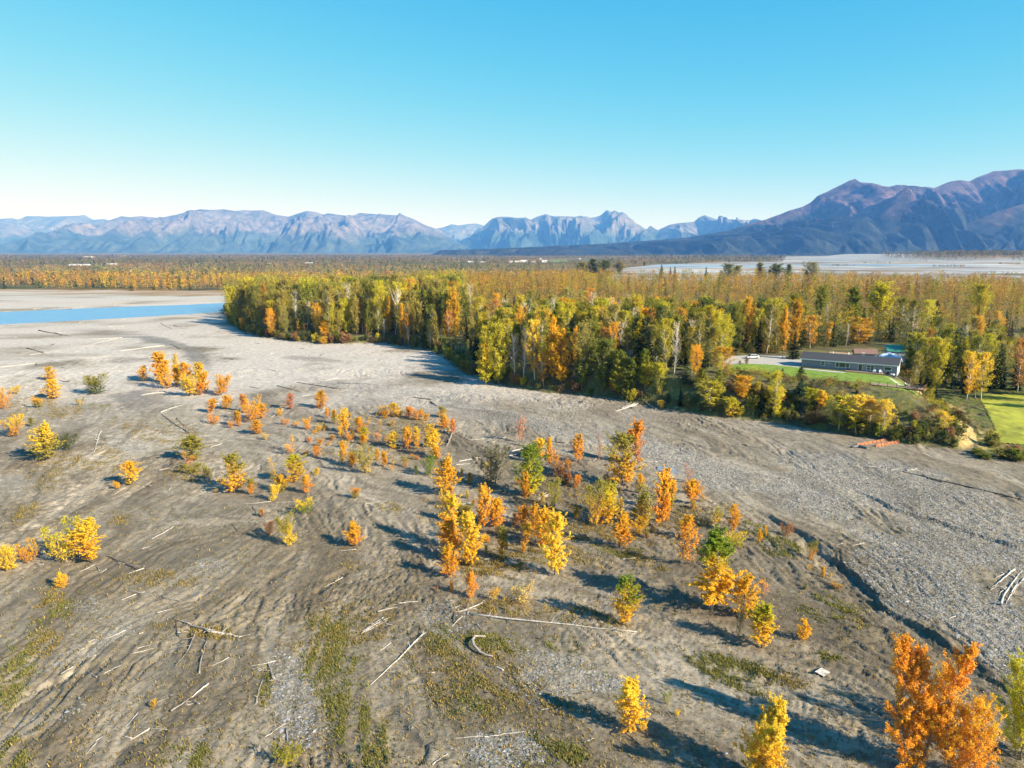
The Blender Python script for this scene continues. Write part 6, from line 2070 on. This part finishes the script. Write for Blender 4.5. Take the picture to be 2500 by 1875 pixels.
g2 = np.random.default_rng(5)
farspec = []
for (y0, y1, s_) in ((740, 1000, 10.5), (1000, 1400, 13), (1400, 2000, 19), (2000, 3000, 30), (3000, 4600, 46), (4600, 7600, 75)):
    ay = np.arange(y0, y1, s_)
    wmax = .76 * y1 + 60
    ax = np.arange(-wmax, wmax, s_)
    X, Y = np.meshgrid(ax, ay)
    X = X + g2.uniform(-.5, .5, X.shape) * s_
    Y = Y + g2.uniform(-.5, .5, X.shape) * s_
    X, Y = X.ravel(), Y.ravel()
    le = np.interp(X, [-3000, -600, -330, -100, 200], [900, 880, 850, 830, 760])
    le = le + (fbm(X / 40, Y / 40 * 0 + 3, 3, 7) - .5) * 40
    okk = (Y > le) & ~inside(X, Y, BRAID) & ~inside(X, Y, forest_poly) & (np.abs(X) < .76 * Y + 40)
    for (a, b_, c_, d_) in clear:
        okk &= ~((X > a) & (X < b_) & (Y > c_) & (Y < d_))
    X, Y = X[okk], Y[okk]
    zz = sample(Zgrid, X, Y)
    pn = fbm(X / 260, Y / 200, 3, 401)
    pn2 = fbm(X / 130, Y / 90, 3, 409)
    keep = (pn2 > .36) | (g2.random(len(X)) < .25)
    for x, y, z, n1, n2, kp in zip(X, Y, zz, pn, pn2, keep):
        if not kp:
            continue
        goldish = (y < 1300 and n1 > .40) or (x > -100 and y < 1500)
        u = random.random()
        isl = x > 900 and y > 3200
        if goldish:
            nm = pick([('amber', 44), ('golden', 26), ('russet', 14), ('olive', 10 + (30 if n1 > .6 else 0)), ('yellow-green', 6)], u)
            h = random.uniform(8, 13.5)
        elif isl:
            nm = pick([('dark green', 40), ('olive', 40), ('russet', 15)], u)
            h = random.uniform(14, 20)
        else:
            nm = pick([('olive', 40 if n1 > .5 else 10), ('russet', 30 if n1 < .5 else 8), ('amber', 26 if n1 < .44 else 4), ('dark green', 40 if n2 > .55 else 4), ('golden', 6 if n1 < .44 else 1)], u)
            h = random.uniform(10, 16)
        col = np.array(FCOL[nm]) * random.uniform(.75, 1.2)
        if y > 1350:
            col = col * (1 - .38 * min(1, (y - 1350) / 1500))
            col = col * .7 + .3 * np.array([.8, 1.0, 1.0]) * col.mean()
        kd = 'cotton' if random.random() < .5 else 'birch'
        if random.random() < .06:
            kd, col = 'spruce', np.array(SPR) * 1.3
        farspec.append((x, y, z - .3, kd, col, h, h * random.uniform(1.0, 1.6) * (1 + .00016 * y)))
for (zx, zy, rw_, n_) in ((1080, 832, 130, 60), (1390, 816, 90, 40), (820, 852, 90, 40), (1620, 858, 130, 70), (300, 806, 120, 80), (2100, 838, 80, 60)):
    for _ in range(n_):
        p = gp(1800 + (zx + g2.uniform(-1, 1) * rw_) / 3.16, 380 + (zy + g2.normal() * 2.0) / 3.16, .7)
        h = g2.uniform(2.5, 7)
        col = np.array(FCOL[pick([('olive', 40), ('russet', 25), ('amber', 20), ('dark green', 20)], g2.random())]) * g2.uniform(.5, .9)
        farspec.append((p[0], p[1], .5, 'birch', col, h, h * 2.6))
isl = 0
while isl < 1500:
    x, y = g2.uniform(1000, 4000), g2.uniform(3000, 4600)
    if inside(np.array([x]), np.array([y]), ISLE)[0] and x < .76 * y + 40:
        h = g2.uniform(16, 26)
        col = np.array(FCOL[pick([('dark green', 40), ('olive', 34), ('russet', 12), ('amber', 8)], g2.random())]) * g2.uniform(.45, .8)
        farspec.append((x, y, gz(x, y) - .5, 'cotton', col, h, h * 1.7))
        isl += 1
print('far trees', len(farspec))
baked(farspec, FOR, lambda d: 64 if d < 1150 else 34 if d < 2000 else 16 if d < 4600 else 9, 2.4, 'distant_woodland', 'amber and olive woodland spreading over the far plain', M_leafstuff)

# braided river beyond the woods
m, nt, out = new_mat('braided_river_bed')
geo = N(nt, 'ShaderNodeNewGeometry')
mp = N(nt, 'ShaderNodeMapping')
mp.inputs['Scale'].default_value = (.0011, .0021, 1)
mp.inputs['Rotation'].default_value = (0, 0, .12)
nt.links.new(geo.outputs['Position'], mp.inputs['Vector'])
n1 = noise_node(nt, 1.0, 7, .66, mp.outputs['Vector'], .6)
mp2 = N(nt, 'ShaderNodeMapping')
mp2.inputs['Scale'].default_value = (.0035, .0062, 1)
nt.links.new(geo.outputs['Position'], mp2.inputs['Vector'])
n2 = noise_node(nt, 1.0, 6, .7, mp2.outputs['Vector'], .4)
rg = ramp(nt, n2.outputs['Fac'], [(.34, (.10, .085, .065)), (.46, (.25, .235, .22)), (.56, (.36, .35, .335)), (.66, (.55, .55, .54))])
rw = ramp(nt, n1.outputs['Fac'], [(.54, (0, 0, 0)), (.57, (1, 1, 1))])
rt = ramp(nt, n1.outputs['Fac'], [(.39, (1, 1, 1)), (.42, (0, 0, 0))])
mxa = N(nt, 'ShaderNodeMix', data_type='RGBA')
nt.links.new(rt.outputs['Color'], mxa.inputs['Factor'])
nt.links.new(rg.outputs['Color'], mxa.inputs[6])
mxa.inputs[7].default_value = (.26, .17, .07, 1)
d = N(nt, 'ShaderNodeBsdfDiffuse')
nt.links.new(mxa.outputs[2], d.inputs['Color'])
wtr = N(nt, 'ShaderNodeBsdfPrincipled', Roughness=.3)
wtr.inputs['Base Color'].default_value = (.22, .30, .40, 1)
ms = N(nt, 'ShaderNodeMixShader')
mf = N(nt, 'ShaderNodeMath', operation='MULTIPLY')
mf.inputs[1].default_value = .8
nt.links.new(rw.outputs['Color'], mf.inputs[0])
nt.links.new(mf.outputs['Value'], ms.inputs['Fac'])
nt.links.new(d.outputs['BSDF'], ms.inputs[1])
nt.links.new(wtr.outputs['BSDF'], ms.inputs[2])
nt.links.new(ms.outputs['Shader'], out.inputs['Surface'])
b = MB()
b.poly([(x, y, .75) for x, y in BRAID])
tag(b.build('river', m), kind='structure')

# ------------------------------------------------------------------ driftwood
def DL(z, *rows):
    return [(z,) + r for r in rows]


LOGS = (
    DL('E', (1025, 118, 1172, 32, 10), (960, 180, 1015, 165, 6), (720, 228, 930, 322, 17, 'dark'), (790, 270, 940, 300, 10, 'grey'), (860, 350, 972, 312, 8), (540, 335, 640, 288, 6), (645, 295, 670, 330, 9, 'grey'), (675, 345, 720, 315, 6), (865, 465, 1090, 500, 12, 'grey'), (820, 530, 920, 492, 8), (1090, 500, 1230, 530, 13, 'grey'), (1060, 615, 1160, 590, 8),
       (705, 790, 850, 730, 8), (590, 818, 650, 790, 6), (535, 868, 572, 852, 6), (940, 755, 968, 745, 12), (890, 885, 1035, 852, 7), (925, 858, 1015, 830, 6), (1170, 655, 1280, 695, 14, 'grey'), (1190, 660, 1205, 775, 11, 'dark'), (1270, 690, 1420, 750, 21, 'grey'), (1420, 750, 1610, 775, 22), (1610, 778, 1690, 760, 10), (1315, 750, 1185, 975, 10, 'grey'), (1395, 785, 1345, 1030, 12, 'grey'), (1195, 750, 1260, 745, 8),
       (1425, 972, 1545, 915, 7), (410, 1028, 500, 975, 7), (700, 1022, 825, 965, 6), (580, 990, 655, 1060, 7, 'grey'), (585, 915, 650, 905, 7), (1155, 1285, 1290, 1190, 13, 'grey'), (1285, 1190, 1405, 1095, 16), (1800, 945, 1845, 1075, 24, 'grey'), (1690, 975, 1865, 935, 8), (1775, 1060, 1735, 1230, 17, 'grey'), (845, 1382, 935, 1285, 6), (1060, 1220, 1140, 1185, 6, 'grey'), (835, 1450, 890, 1466, 11), (880, 1468, 1010, 1395, 14),
       (960, 1390, 1130, 1400, 10, 'grey'), (575, 1575, 655, 1495, 14, 'grey'), (645, 1480, 690, 1450, 6), (1790, 1450, 1920, 1360, 8), (1935, 1400, 1940, 1490, 14, 'grey'), (1210, 1620, 1245, 1590, 6)) +
    DL('F', (1505, 622, 2640, 757, 15), (1410, 615, 1600, 545, 12), (1430, 610, 1560, 580, 8), (1390, 705, 1460, 640, 8), (1500, 540, 1480, 600, 6), (1412, 615, 1402, 680, 13, 'dark'), (780, 755, 980, 640, 9), (790, 740, 930, 650, 7), (810, 745, 960, 665, 6), (890, 610, 1030, 575, 8), (1025, 555, 1165, 545, 9), (835, 1100, 1195, 760, 15), (905, 870, 980, 815, 9), (525, 440, 655, 375, 8),
       (1680, 975, 1740, 1005, 16), (1400, 1465, 1640, 1450, 8), (1640, 1450, 1890, 1415, 8), (1260, 1640, 1315, 1595, 14), (1310, 1600, 1365, 1575, 9), (1220, 1020, 1275, 1015, 5), (1560, 690, 1590, 720, 12, 'grey'), (630, 195, 745, 185, 6), (945, 690, 1015, 710, 9, 'grey'), (1490, 820, 1540, 800, 9, 'grey')) +
    DL('G', (330, 1270, 410, 1258, 7), (850, 1390, 1000, 1500, 8, 'dark'), (620, 1490, 690, 1460, 5), (880, 250, 980, 245, 7)) +
    DL('D', (2050, 560, 2200, 330, 16), (2085, 560, 2165, 420, 12), (2000, 440, 2150, 325, 14), (1960, 445, 2060, 450, 18, 'dark'), (2020, 380, 2080, 350, 9), (2030, 340, 2150, 380, 7, 'dark'), (1900, 310, 2000, 330, 4, 'grey'), (2040, 500, 2110, 440, 8), (1285, 250, 1390, 250, 6), (1740, 250, 1870, 290, 7), (1050, 157, 1130, 145, 14, 'grey'), (1700, 655, 1750, 635, 8), (950, 160, 990, 145, 5), (1410, 545, 1432, 535, 8), (2120, 500, 2212, 380, 9), (1980, 460, 2050, 400, 10, 'grey')) +
    DL('R', (1080, 545, 2170, 812, 17, 'dark'), (1150, 552, 1250, 540, 9), (1140, 530, 1165, 555, 9), (820, 515, 880, 512, 8), (1010, 550, 1060, 540, 8), (1115, 700, 1145, 685, 8, 'grey'), (45, 322, 155, 330, 6, 'grey'), (120, 295, 200, 298, 5), (1300, 600, 1500, 668, 14, 'dark'), (1320, 585, 1360, 625, 7), (800, 660, 845, 680, 7, 'dark'), (590, 380, 640, 382, 6, 'dark')) +
    DL('A', (635, 790, 685, 640, 10), (1085, 518, 1245, 465, 10), (1090, 530, 1275, 655, 7, 'dark'), (950, 400, 1110, 385, 8), (805, 280, 935, 275, 6), (915, 998, 1020, 1015, 8, 'grey'), (775, 1075, 850, 1025, 6), (1140, 1045, 1165, 1000, 5), (180, 85, 300, 120, 8, 'dark'), (805, 105, 1110, 65, 7), (560, 75, 820, 12, 6), (0, 215, 240, 185, 5), (1640, 245, 1710, 228, 6), (2000, 315, 2300, 362, 8, 'dark'), (1510, 155, 1600, 158, 5, 'dark'),
       (1690, 345, 1750, 355, 6, 'dark'), (1870, 340, 2040, 380, 6, 'dark'), (1780, 470, 2212, 480, 5, 'dark'), (1640, 1135, 1830, 1120, 6), (1850, 1125, 2000, 1122, 5), (1700, 1150, 1760, 1230, 5, 'dark'), (2050, 1245, 2110, 1170, 5, 'dark'), (1560, 1270, 1605, 1320, 6, 'dark'), (1415, 465, 1480, 460, 7), (1830, 555, 1920, 490, 8), (2040, 410, 2110, 395, 6), (1075, 910, 1240, 860, 5), (1420, 755, 1500, 730, 7), (400, 300, 470, 310, 7, 'dark'), (640, 445, 720, 440, 5), (1190, 555, 1290, 650, 5, 'dark')) +
    DL('B', (1490, 580, 1600, 545, 14), (1500, 590, 1590, 565, 10), (1160, 630, 1310, 600, 10), (1200, 615, 1290, 605, 8), (1210, 555, 1360, 580, 7, 'grey'), (1080, 525, 1115, 455, 12, 'grey'), (1025, 430, 1110, 420, 8), (1110, 640, 1115, 590, 6), (855, 195, 975, 212, 10, 'dark'), (970, 230, 1010, 255, 11, 'dark'), (250, 75, 540, 60, 6), (340, 98, 620, 107, 5, 'dark'), (1230, 485, 1330, 478, 6), (1450, 490, 1590, 520, 8, 'grey'), (1780, 490, 1880, 505, 8, 'dark'), (2030, 650, 2090, 610, 9, 'grey'),
       (1690, 880, 1790, 840, 8), (1700, 890, 1800, 850, 8), (1700, 860, 1770, 830, 7), (1180, 920, 1260, 905, 7), (520, 920, 600, 905, 6), (1140, 650, 1240, 640, 7), (1060, 580, 1140, 575, 6, 'grey'), (560, 300, 640, 290, 6), (1975, 220, 2000, 232, 6, 'dark')) +
    DL('C', (550, 700, 650, 720, 7), (560, 715, 640, 740, 7), (570, 740, 650, 750, 8), (580, 760, 650, 768, 7), (580, 700, 700, 690, 5), (600, 725, 690, 760, 6), (620, 690, 700, 735, 6), (515, 140, 650, 100, 12), (540, 132, 640, 90, 9), (410, 45, 590, 80, 6), (705, 70, 770, 130, 8, 'grey'), (555, 120, 620, 75, 8, 'grey'), (590, 112, 650, 108, 7), (1125, 880, 1180, 890, 7), (1130, 892, 1170, 930, 7), (1140, 910, 1185, 885, 5), (870, 575, 950, 578, 9, 'dark'), (880, 602, 940, 580, 6, 'dark'), (690, 455, 775, 455, 6), (1300, 342, 1340, 355, 8, 'dark'), (1565, 350, 1640, 355, 5), (565, 1060, 640, 1055, 8), (1535, 370, 1560, 368, 6, 'dark'), (280, 75, 300, 90, 6, 'dark'), (880, 120, 960, 100, 4)) +
    DL('S', (210, 193, 370, 222, 6, 'dark'), (290, 200, 335, 220, 5, 'dark'), (480, 240, 660, 232, 5), (500, 285, 545, 265, 5, 'grey'), (650, 303, 890, 275, 4), (0, 390, 160, 375, 4), (920, 265, 975, 292, 5, 'dark'), (760, 545, 880, 530, 6), (560, 325, 620, 322, 4, 'grey'), (470, 350, 600, 330, 4), (330, 80, 390, 78, 7, 'dark'), (610, 50, 700, 44, 5, 'grey'), (1230, 345, 1260, 350, 4, 'dark'), (1460, 320, 1490, 310, 5), (1620, 292, 1640, 290, 5, 'dark'), (1730, 330, 1752, 315, 5, 'dark'), (610, 190, 625, 175, 5), (195, 380, 200, 368, 7, 'dark'), (270, 275, 290, 268, 6, 'dark'), (935, 165, 985, 175, 4, 'grey'), (870, 155, 935, 185, 4), (1760, 465, 1820, 450, 6), (160, 325, 340, 300, 3), (20, 92, 60, 90, 4, 'grey')))
MW = {'pale': M_drift, 'grey': M_driftgrey, 'dark': M_driftdark}
litems = []


def driftlog(zx, col, seed, pts=None, stubs=True):
    z, x1, y1, x2, y2, w = zx
    g = np.random.default_rng(seed)
    s = ZONES[z][2]
    a, b_ = land(*Z(z, x1, y1)), land(*Z(z, x2, y2))
    L = float(np.linalg.norm((b_ - a)[:2]))
    rad = max(.045, .5 * w / s / FPX * depth_of((a + b_) / 2) * .8)
    n = 9
    ang = math.atan2(b_[1] - a[1], b_[0] - a[0])
    side = np.array([-math.sin(ang), math.cos(ang)])
    bow = g.normal() * L * (.03 if L < 8 else .008)
    k1 = g.normal(size=n) * min(L * .010, .06)
    path, rads = [], []
    zs = []
    for t in np.linspace(0, 1, 17):
        p = a[:2] * (1 - t) + b_[:2] * t
        zs.append(gz(p[0], p[1]))
    tt = np.linspace(0, 1, 17)
    kz = np.polyfit(tt, zs, 2 if L > 4 else 1)
    lift = float(np.percentile(np.array(zs) - np.polyval(kz, tt), 88))
    big = g.random() < .5
    for i, t in enumerate(np.linspace(0, 1, n)):
        p = a[:2] * (1 - t) + b_[:2] * t + side * (bow * math.sin(math.pi * t) + k1[i])
        r_ = rad * (1.15 - .75 * t if big else .45 + .7 * t) * g.uniform(.88, 1.12)
        path.append((p[0] - a[0], p[1] - a[1], float(np.polyval(kz, t)) + lift - a[2] + r_ * .6))
        rads.append(r_)
    mb = MB()
    mb.tube(path, rads, 6)
    o = None
    # broken limbs and a root flare
    base = empty('driftwood_log', tuple(a)) if (stubs and L > 3.0 and w >= 8) else None
    o = obj('trunk' if base else 'driftwood_log', mb.mesh('driftwood', MW[col], True), base)
    if base is None:
        o.location = tuple(a)
    else:
        for q in range(int(2 + L / 3)):
            i = int(g.integers(1, n - 1))
            az = ang + g.choice([-1, 1]) * g.uniform(.5, 1.3)
            el = g.uniform(.05, .9)
            ll = g.uniform(.25, .9) * min(1.0 + L * .06, 2.2)
            p0 = np.array(path[i])
            p1 = p0 + np.array([math.cos(az) * math.cos(el), math.sin(az) * math.cos(el), math.sin(el)]) * ll
            st = MB()
            st.tube([p0, (p0 + p1) / 2 + g.normal(size=3) * .06, p1], [rads[i] * .5, rads[i] * .36, rads[i] * .12], 5)
            obj('limb', st.mesh('limb', MW[col], True), base)
        if w >= 11:
            p0 = np.array(path[0] if big else path[-1])
            rt = MB()
            back = -1 if big else 1
            for q in range(7):
                th = q * .9 + g.uniform(-.3, .3)
                dv = np.array([math.cos(ang) * back * .5 - math.sin(ang) * math.cos(th), math.sin(ang) * back * .5 + math.cos(ang) * math.cos(th), abs(math.sin(th)) * .9])
                ll = rad * g.uniform(2.2, 4.2)
                rt.tube([p0, p0 + dv * ll * .5, p0 + dv * ll + g.normal(size=3) * .1], [rad * .55, rad * .35, rad * .10], 5)
            obj('root_plate', rt.mesh('root_plate', MW[col], True), base)
    o = base or o
    tag(o, 'x', 'driftwood', 'driftwood on the gravel bar')
    lw = 'very long' if L > 12 else 'long' if L > 6 else 'short' if L > 2.2 else 'stubby'
    tw = 'thick ' if rad > .2 else 'thin ' if rad < .09 else ''
    litems.append((o, f"{lw} {tw}{ {'pale': 'bleached', 'grey': 'grey', 'dark': 'dark'}[col] }", 'driftwood log' if w >= 8 else 'driftwood branch', (a + b_) / 2))
    return o


for k, row in enumerate(LOGS):
    col = row[6] if len(row) > 6 else 'pale'
    driftlog(row[:6], col, 1000 + k)
# the bow-shaped silver log
pts = [(1622, 785), (1575, 783), (1545, 800), (1528, 830), (1540, 862), (1580, 892), (1625, 912), (1670, 920)]
w_ = [land(*Z('F', x, y)) for x, y in pts]
b = MB()
b.tube([(p[0] - w_[0][0], p[1] - w_[0][1], p[2] - w_[0][2] + .3 + (.3 if 1 < i < 5 else 0)) for i, p in enumerate(w_)], [.07, .12, .16, .19, .19, .16, .11, .05], 6)
o = obj('driftwood_log', b.mesh('curved_log', M_driftgrey, True), None, tuple(w_[0]))
tag(o, 'silver driftwood log bent like a bow on the grassy gravel', 'driftwood', 'driftwood on the gravel bar')
# smaller wood scattered over the pale flats: laid along the flow
g3 = np.random.default_rng(17)
n = 0
while n < 64:
    zx, zy = g3.uniform(0, 1750), g3.uniform(60, 480)
    if 700 < zx < 1260 and zy > 290:
        continue
    if zy < 150 and zx > 880:
        continue
    Lp = g3.uniform(12, 60)
    dy = Lp * g3.normal(-.12, .16) if zx < 900 else Lp * g3.normal(.1, .16)
    driftlog(('S', zx, zy, zx + Lp, zy + dy, g3.uniform(2.2, 4.0)), ['pale', 'pale', 'grey', 'dark'][int(g3.integers(0, 4))], 3000 + n, stubs=False)
    n += 1
g4 = np.random.default_rng(41)
for (z_, cx_, cy_, rr_) in (('E', 1420, 752, 60), ('E', 1550, 772, 60), ('E', 1310, 712, 45), ('E', 1785, 1000, 40), ('E', 1890, 1370, 55), ('E', 1300, 1215, 50), ('E', 1010, 482, 50), ('E', 1140, 515, 40), ('E', 1080, 1398, 40), ('F', 1450, 598, 60), ('F', 1010, 562, 40), ('F', 860, 690, 50),
                           ('D', 2070, 430, 70), ('D', 2110, 500, 60), ('D', 2020, 450, 40), ('C', 590, 112, 40), ('C', 610, 742, 40), ('B', 1550, 572, 50), ('B', 1240, 602, 50), ('B', 1740, 860, 40), ('A', 280, 1545, 40), ('B', 1400, 480, 60), ('B', 600, 300, 50)):
    for k in range(5):
        a_ = g4.uniform(-1.0, 1.0)
        l_ = g4.uniform(.35, 1.0) * rr_
        x_, y_ = cx_ + g4.normal() * rr_ * .5, cy_ + g4.normal() * rr_ * .22
        driftlog((z_, x_ - l_ * math.cos(a_), y_ - l_ * math.sin(a_) * .5, x_ + l_ * math.cos(a_), y_ + l_ * math.sin(a_) * .5, g4.uniform(4, 7.5)), ['grey', 'pale', 'grey', 'dark'][int(g4.integers(0, 4))], 5000 + len(litems), stubs=False)
name_them(litems)
# flat weathered board by the green tussock
p = land(*Z('D', 850, 1020))
b = MB()
b.box(-.75, .75, -.5, .5, 0, .05)
o = obj('plywood_board', b.mesh('plywood_board', M_drift), None, (p[0], p[1], p[2] + .14), .7)
o.rotation_euler = (.1, .08, .7)
tag(o, 'square weathered grey board lying by a green tussock', 'board')

brushlow = []
gb = np.random.default_rng(55)
CEN = [('B', 1500, 1000, 620, 420, 420), ('B', 650, 480, 460, 190, 210), ('C', 700, 800, 560, 260, 170), ('A', 250, 480, 260, 180, 60), ('A', 1300, 930, 330, 160, 60), ('G', 700, 620, 700, 120, 70), ('F', 1700, 590, 330, 60, 40)]
for (z_, cx_, cy_, rx_, ry_, n_) in CEN:
    for _ in range(int(n_ * 1.7)):
        a_, r_ = gb.uniform(0, 6.283), math.sqrt(gb.random())
        p = land(*Z(z_, cx_ + rx_ * r_ * math.cos(a_), cy_ + ry_ * r_ * math.sin(a_)))
        if sample(D_in.reshape(ny, nx), np.array([p[0]]), np.array([p[1]]))[0] > -1:
            continue
        h_ = gb.uniform(.25, 1.15)
        cl = [RUST, ORA, TAN, OLI, GOLD, (.16, .11, .06), (.13, .12, .06), GOLD][int(gb.integers(0, 8))]
        brushlow.append((p[0], p[1], p[2] - .03, 's', np.array(cl) * gb.uniform(.55, 1.0), h_, h_ * gb.uniform(.8, 1.6)))
baked(brushlow, {'s': SHRUB}, 70, .8, 'ground_cover', 'low rust, straw and olive brush growing between the young trees', M_leafstuff)

# ------------------------------------------------------------------ grass, weeds and cobbles (nobody could count them)
def scatter(n, fn, y0, y1, seed):
    g = np.random.default_rng(seed)
    out = []
    while sum(len(o_) for o_ in out) < n:
        m_ = 60000
        y = 1 / g.uniform(1 / y1, 1 / y0, m_)
        x = g.uniform(-.76, .76, m_) * (y + 4)
        w = fn(x, y)
        k = g.random(m_) < w
        out.append(np.stack([x[k], y[k]], 1))
    return np.vstack(out)[:n]


gt = np.random.default_rng(77)
blades_v, blades_c = [], []
for (grid, n, cols, hgt) in ((Ggreen ** 1.2 * (.25 + .75 * (streak.reshape(ny, nx) > .1)), 9000, [(.13, .15, .03), (.19, .19, .045), (.28, .24, .07), (.22, .18, .07)], .18), (Gdry ** 1.2 + .018 * (GY < 125), 20000, [(.32, .22, .07), (.42, .29, .09), (.22, .17, .06), (.20, .18, .07), (.16, .14, .06)], .22)):
    P = scatter(n, lambda x, y: sample(grid, x, y) * (sample(np.asarray(D_in.reshape(ny, nx)), x, y) < -.5), 50, 230, n)
    zz = sample(Zgrid, P[:, 0], P[:, 1])
    for bl in range(4):
        a = gt.uniform(0, 6.283, n)
        off = gt.normal(size=(n, 2)) * .16
        hh = hgt * gt.uniform(.5, 1.3, n)
        w = gt.uniform(.025, .055, n) * (1 + P[:, 1] / 250)
        bx = P[:, 0] + off[:, 0]
        by = P[:, 1] + off[:, 1]
        lx, ly = gt.normal(size=n) * hh * .5, gt.normal(size=n) * hh * .5
        v = np.stack([np.stack([bx - w * np.cos(a), by - w * np.sin(a), zz - .02], 1), np.stack([bx + w * np.cos(a), by + w * np.sin(a), zz - .02], 1),
                      np.stack([bx + lx + w * .3 * np.cos(a), by + ly + w * .3 * np.sin(a), zz + hh], 1), np.stack([bx + lx - w * .3 * np.cos(a), by + ly - w * .3 * np.sin(a), zz + hh], 1)], 1)
        blades_v.append(v.reshape(-1, 3))
        cc = np.array(cols)[gt.integers(0, len(cols), n)] * gt.uniform(.75, 1.25, (n, 1))
        blades_c.append(np.repeat(cc, 4, 0))
V = np.vstack(blades_v)
o = obj('grass', mesh_np('grass', V, np.arange(len(V)).reshape(-1, 4), [M_leafstuff], False, {'leafcol': np.vstack(blades_c)}))
tag(o, 'sparse green and straw coloured weeds and grass tufts on the gravel bar', 'grass', None, 'stuff')

# cobbles: squashed octahedra of many sizes
n = 30000
dg = D_in.reshape(ny, nx)
P = scatter(n, lambda x, y: np.clip(sample(Ggravel, x, y) - .12, .004, 1) * (sample(dg, x, y) < -.3), 50, 260, 31)
zz = sample(Zgrid, P[:, 0], P[:, 1])
r_ = np.exp(gt.normal(-2.55, .42, n)) * (1 + P[:, 1] / 400)
oct_v = np.array([(1, 0, 0), (.2, .9, .1), (-1, .1, 0), (-.1, -.9, .1), (.1, 0, .75), (0, .1, -.6)])
oct_f = np.array([(0, 1, 4), (1, 2, 4), (2, 3, 4), (3, 0, 4)])
ang = gt.uniform(0, 6.283, n)
sc_ = np.stack([gt.uniform(.8, 1.5, n), gt.uniform(.6, 1.1, n), gt.uniform(.5, 1.0, n)], 1) * r_[:, None]
vv = oct_v[None] * sc_[:, None, :]
ca, sa = np.cos(ang)[:, None], np.sin(ang)[:, None]
vv = np.stack([vv[..., 0] * ca - vv[..., 1] * sa + P[:, :1], vv[..., 0] * sa + vv[..., 1] * ca + P[:, 1:], vv[..., 2] + zz[:, None]], -1)
ff = oct_f[None] + (np.arange(n) * 6)[:, None, None]
shade = np.clip(gt.normal(.22, .07, n), .07, .5)[:, None] * np.array([1.02, 1.0, .95]) * (1 + gt.normal(0, .03, (n, 3)))
m, nt, out = new_mat('cobble')
at = N(nt, 'ShaderNodeAttribute', attribute_name='stonecol')
b_ = N(nt, 'ShaderNodeBsdfPrincipled', Roughness=.85)
b_.inputs['Specular IOR Level'].default_value = .25
nt.links.new(at.outputs['Color'], b_.inputs['Base Color'])
nt.links.new(b_.outputs['BSDF'], out.inputs['Surface'])
o = obj('cobbles', mesh_np('cobbles', vv.reshape(-1, 3), ff.reshape(-1, 3), [m], False, {'stonecol': np.repeat(shade, 6, 0)}))
tag(o, 'grey river cobbles strewn over the gravel channel and bars', 'cobbles', None, 'stuff')
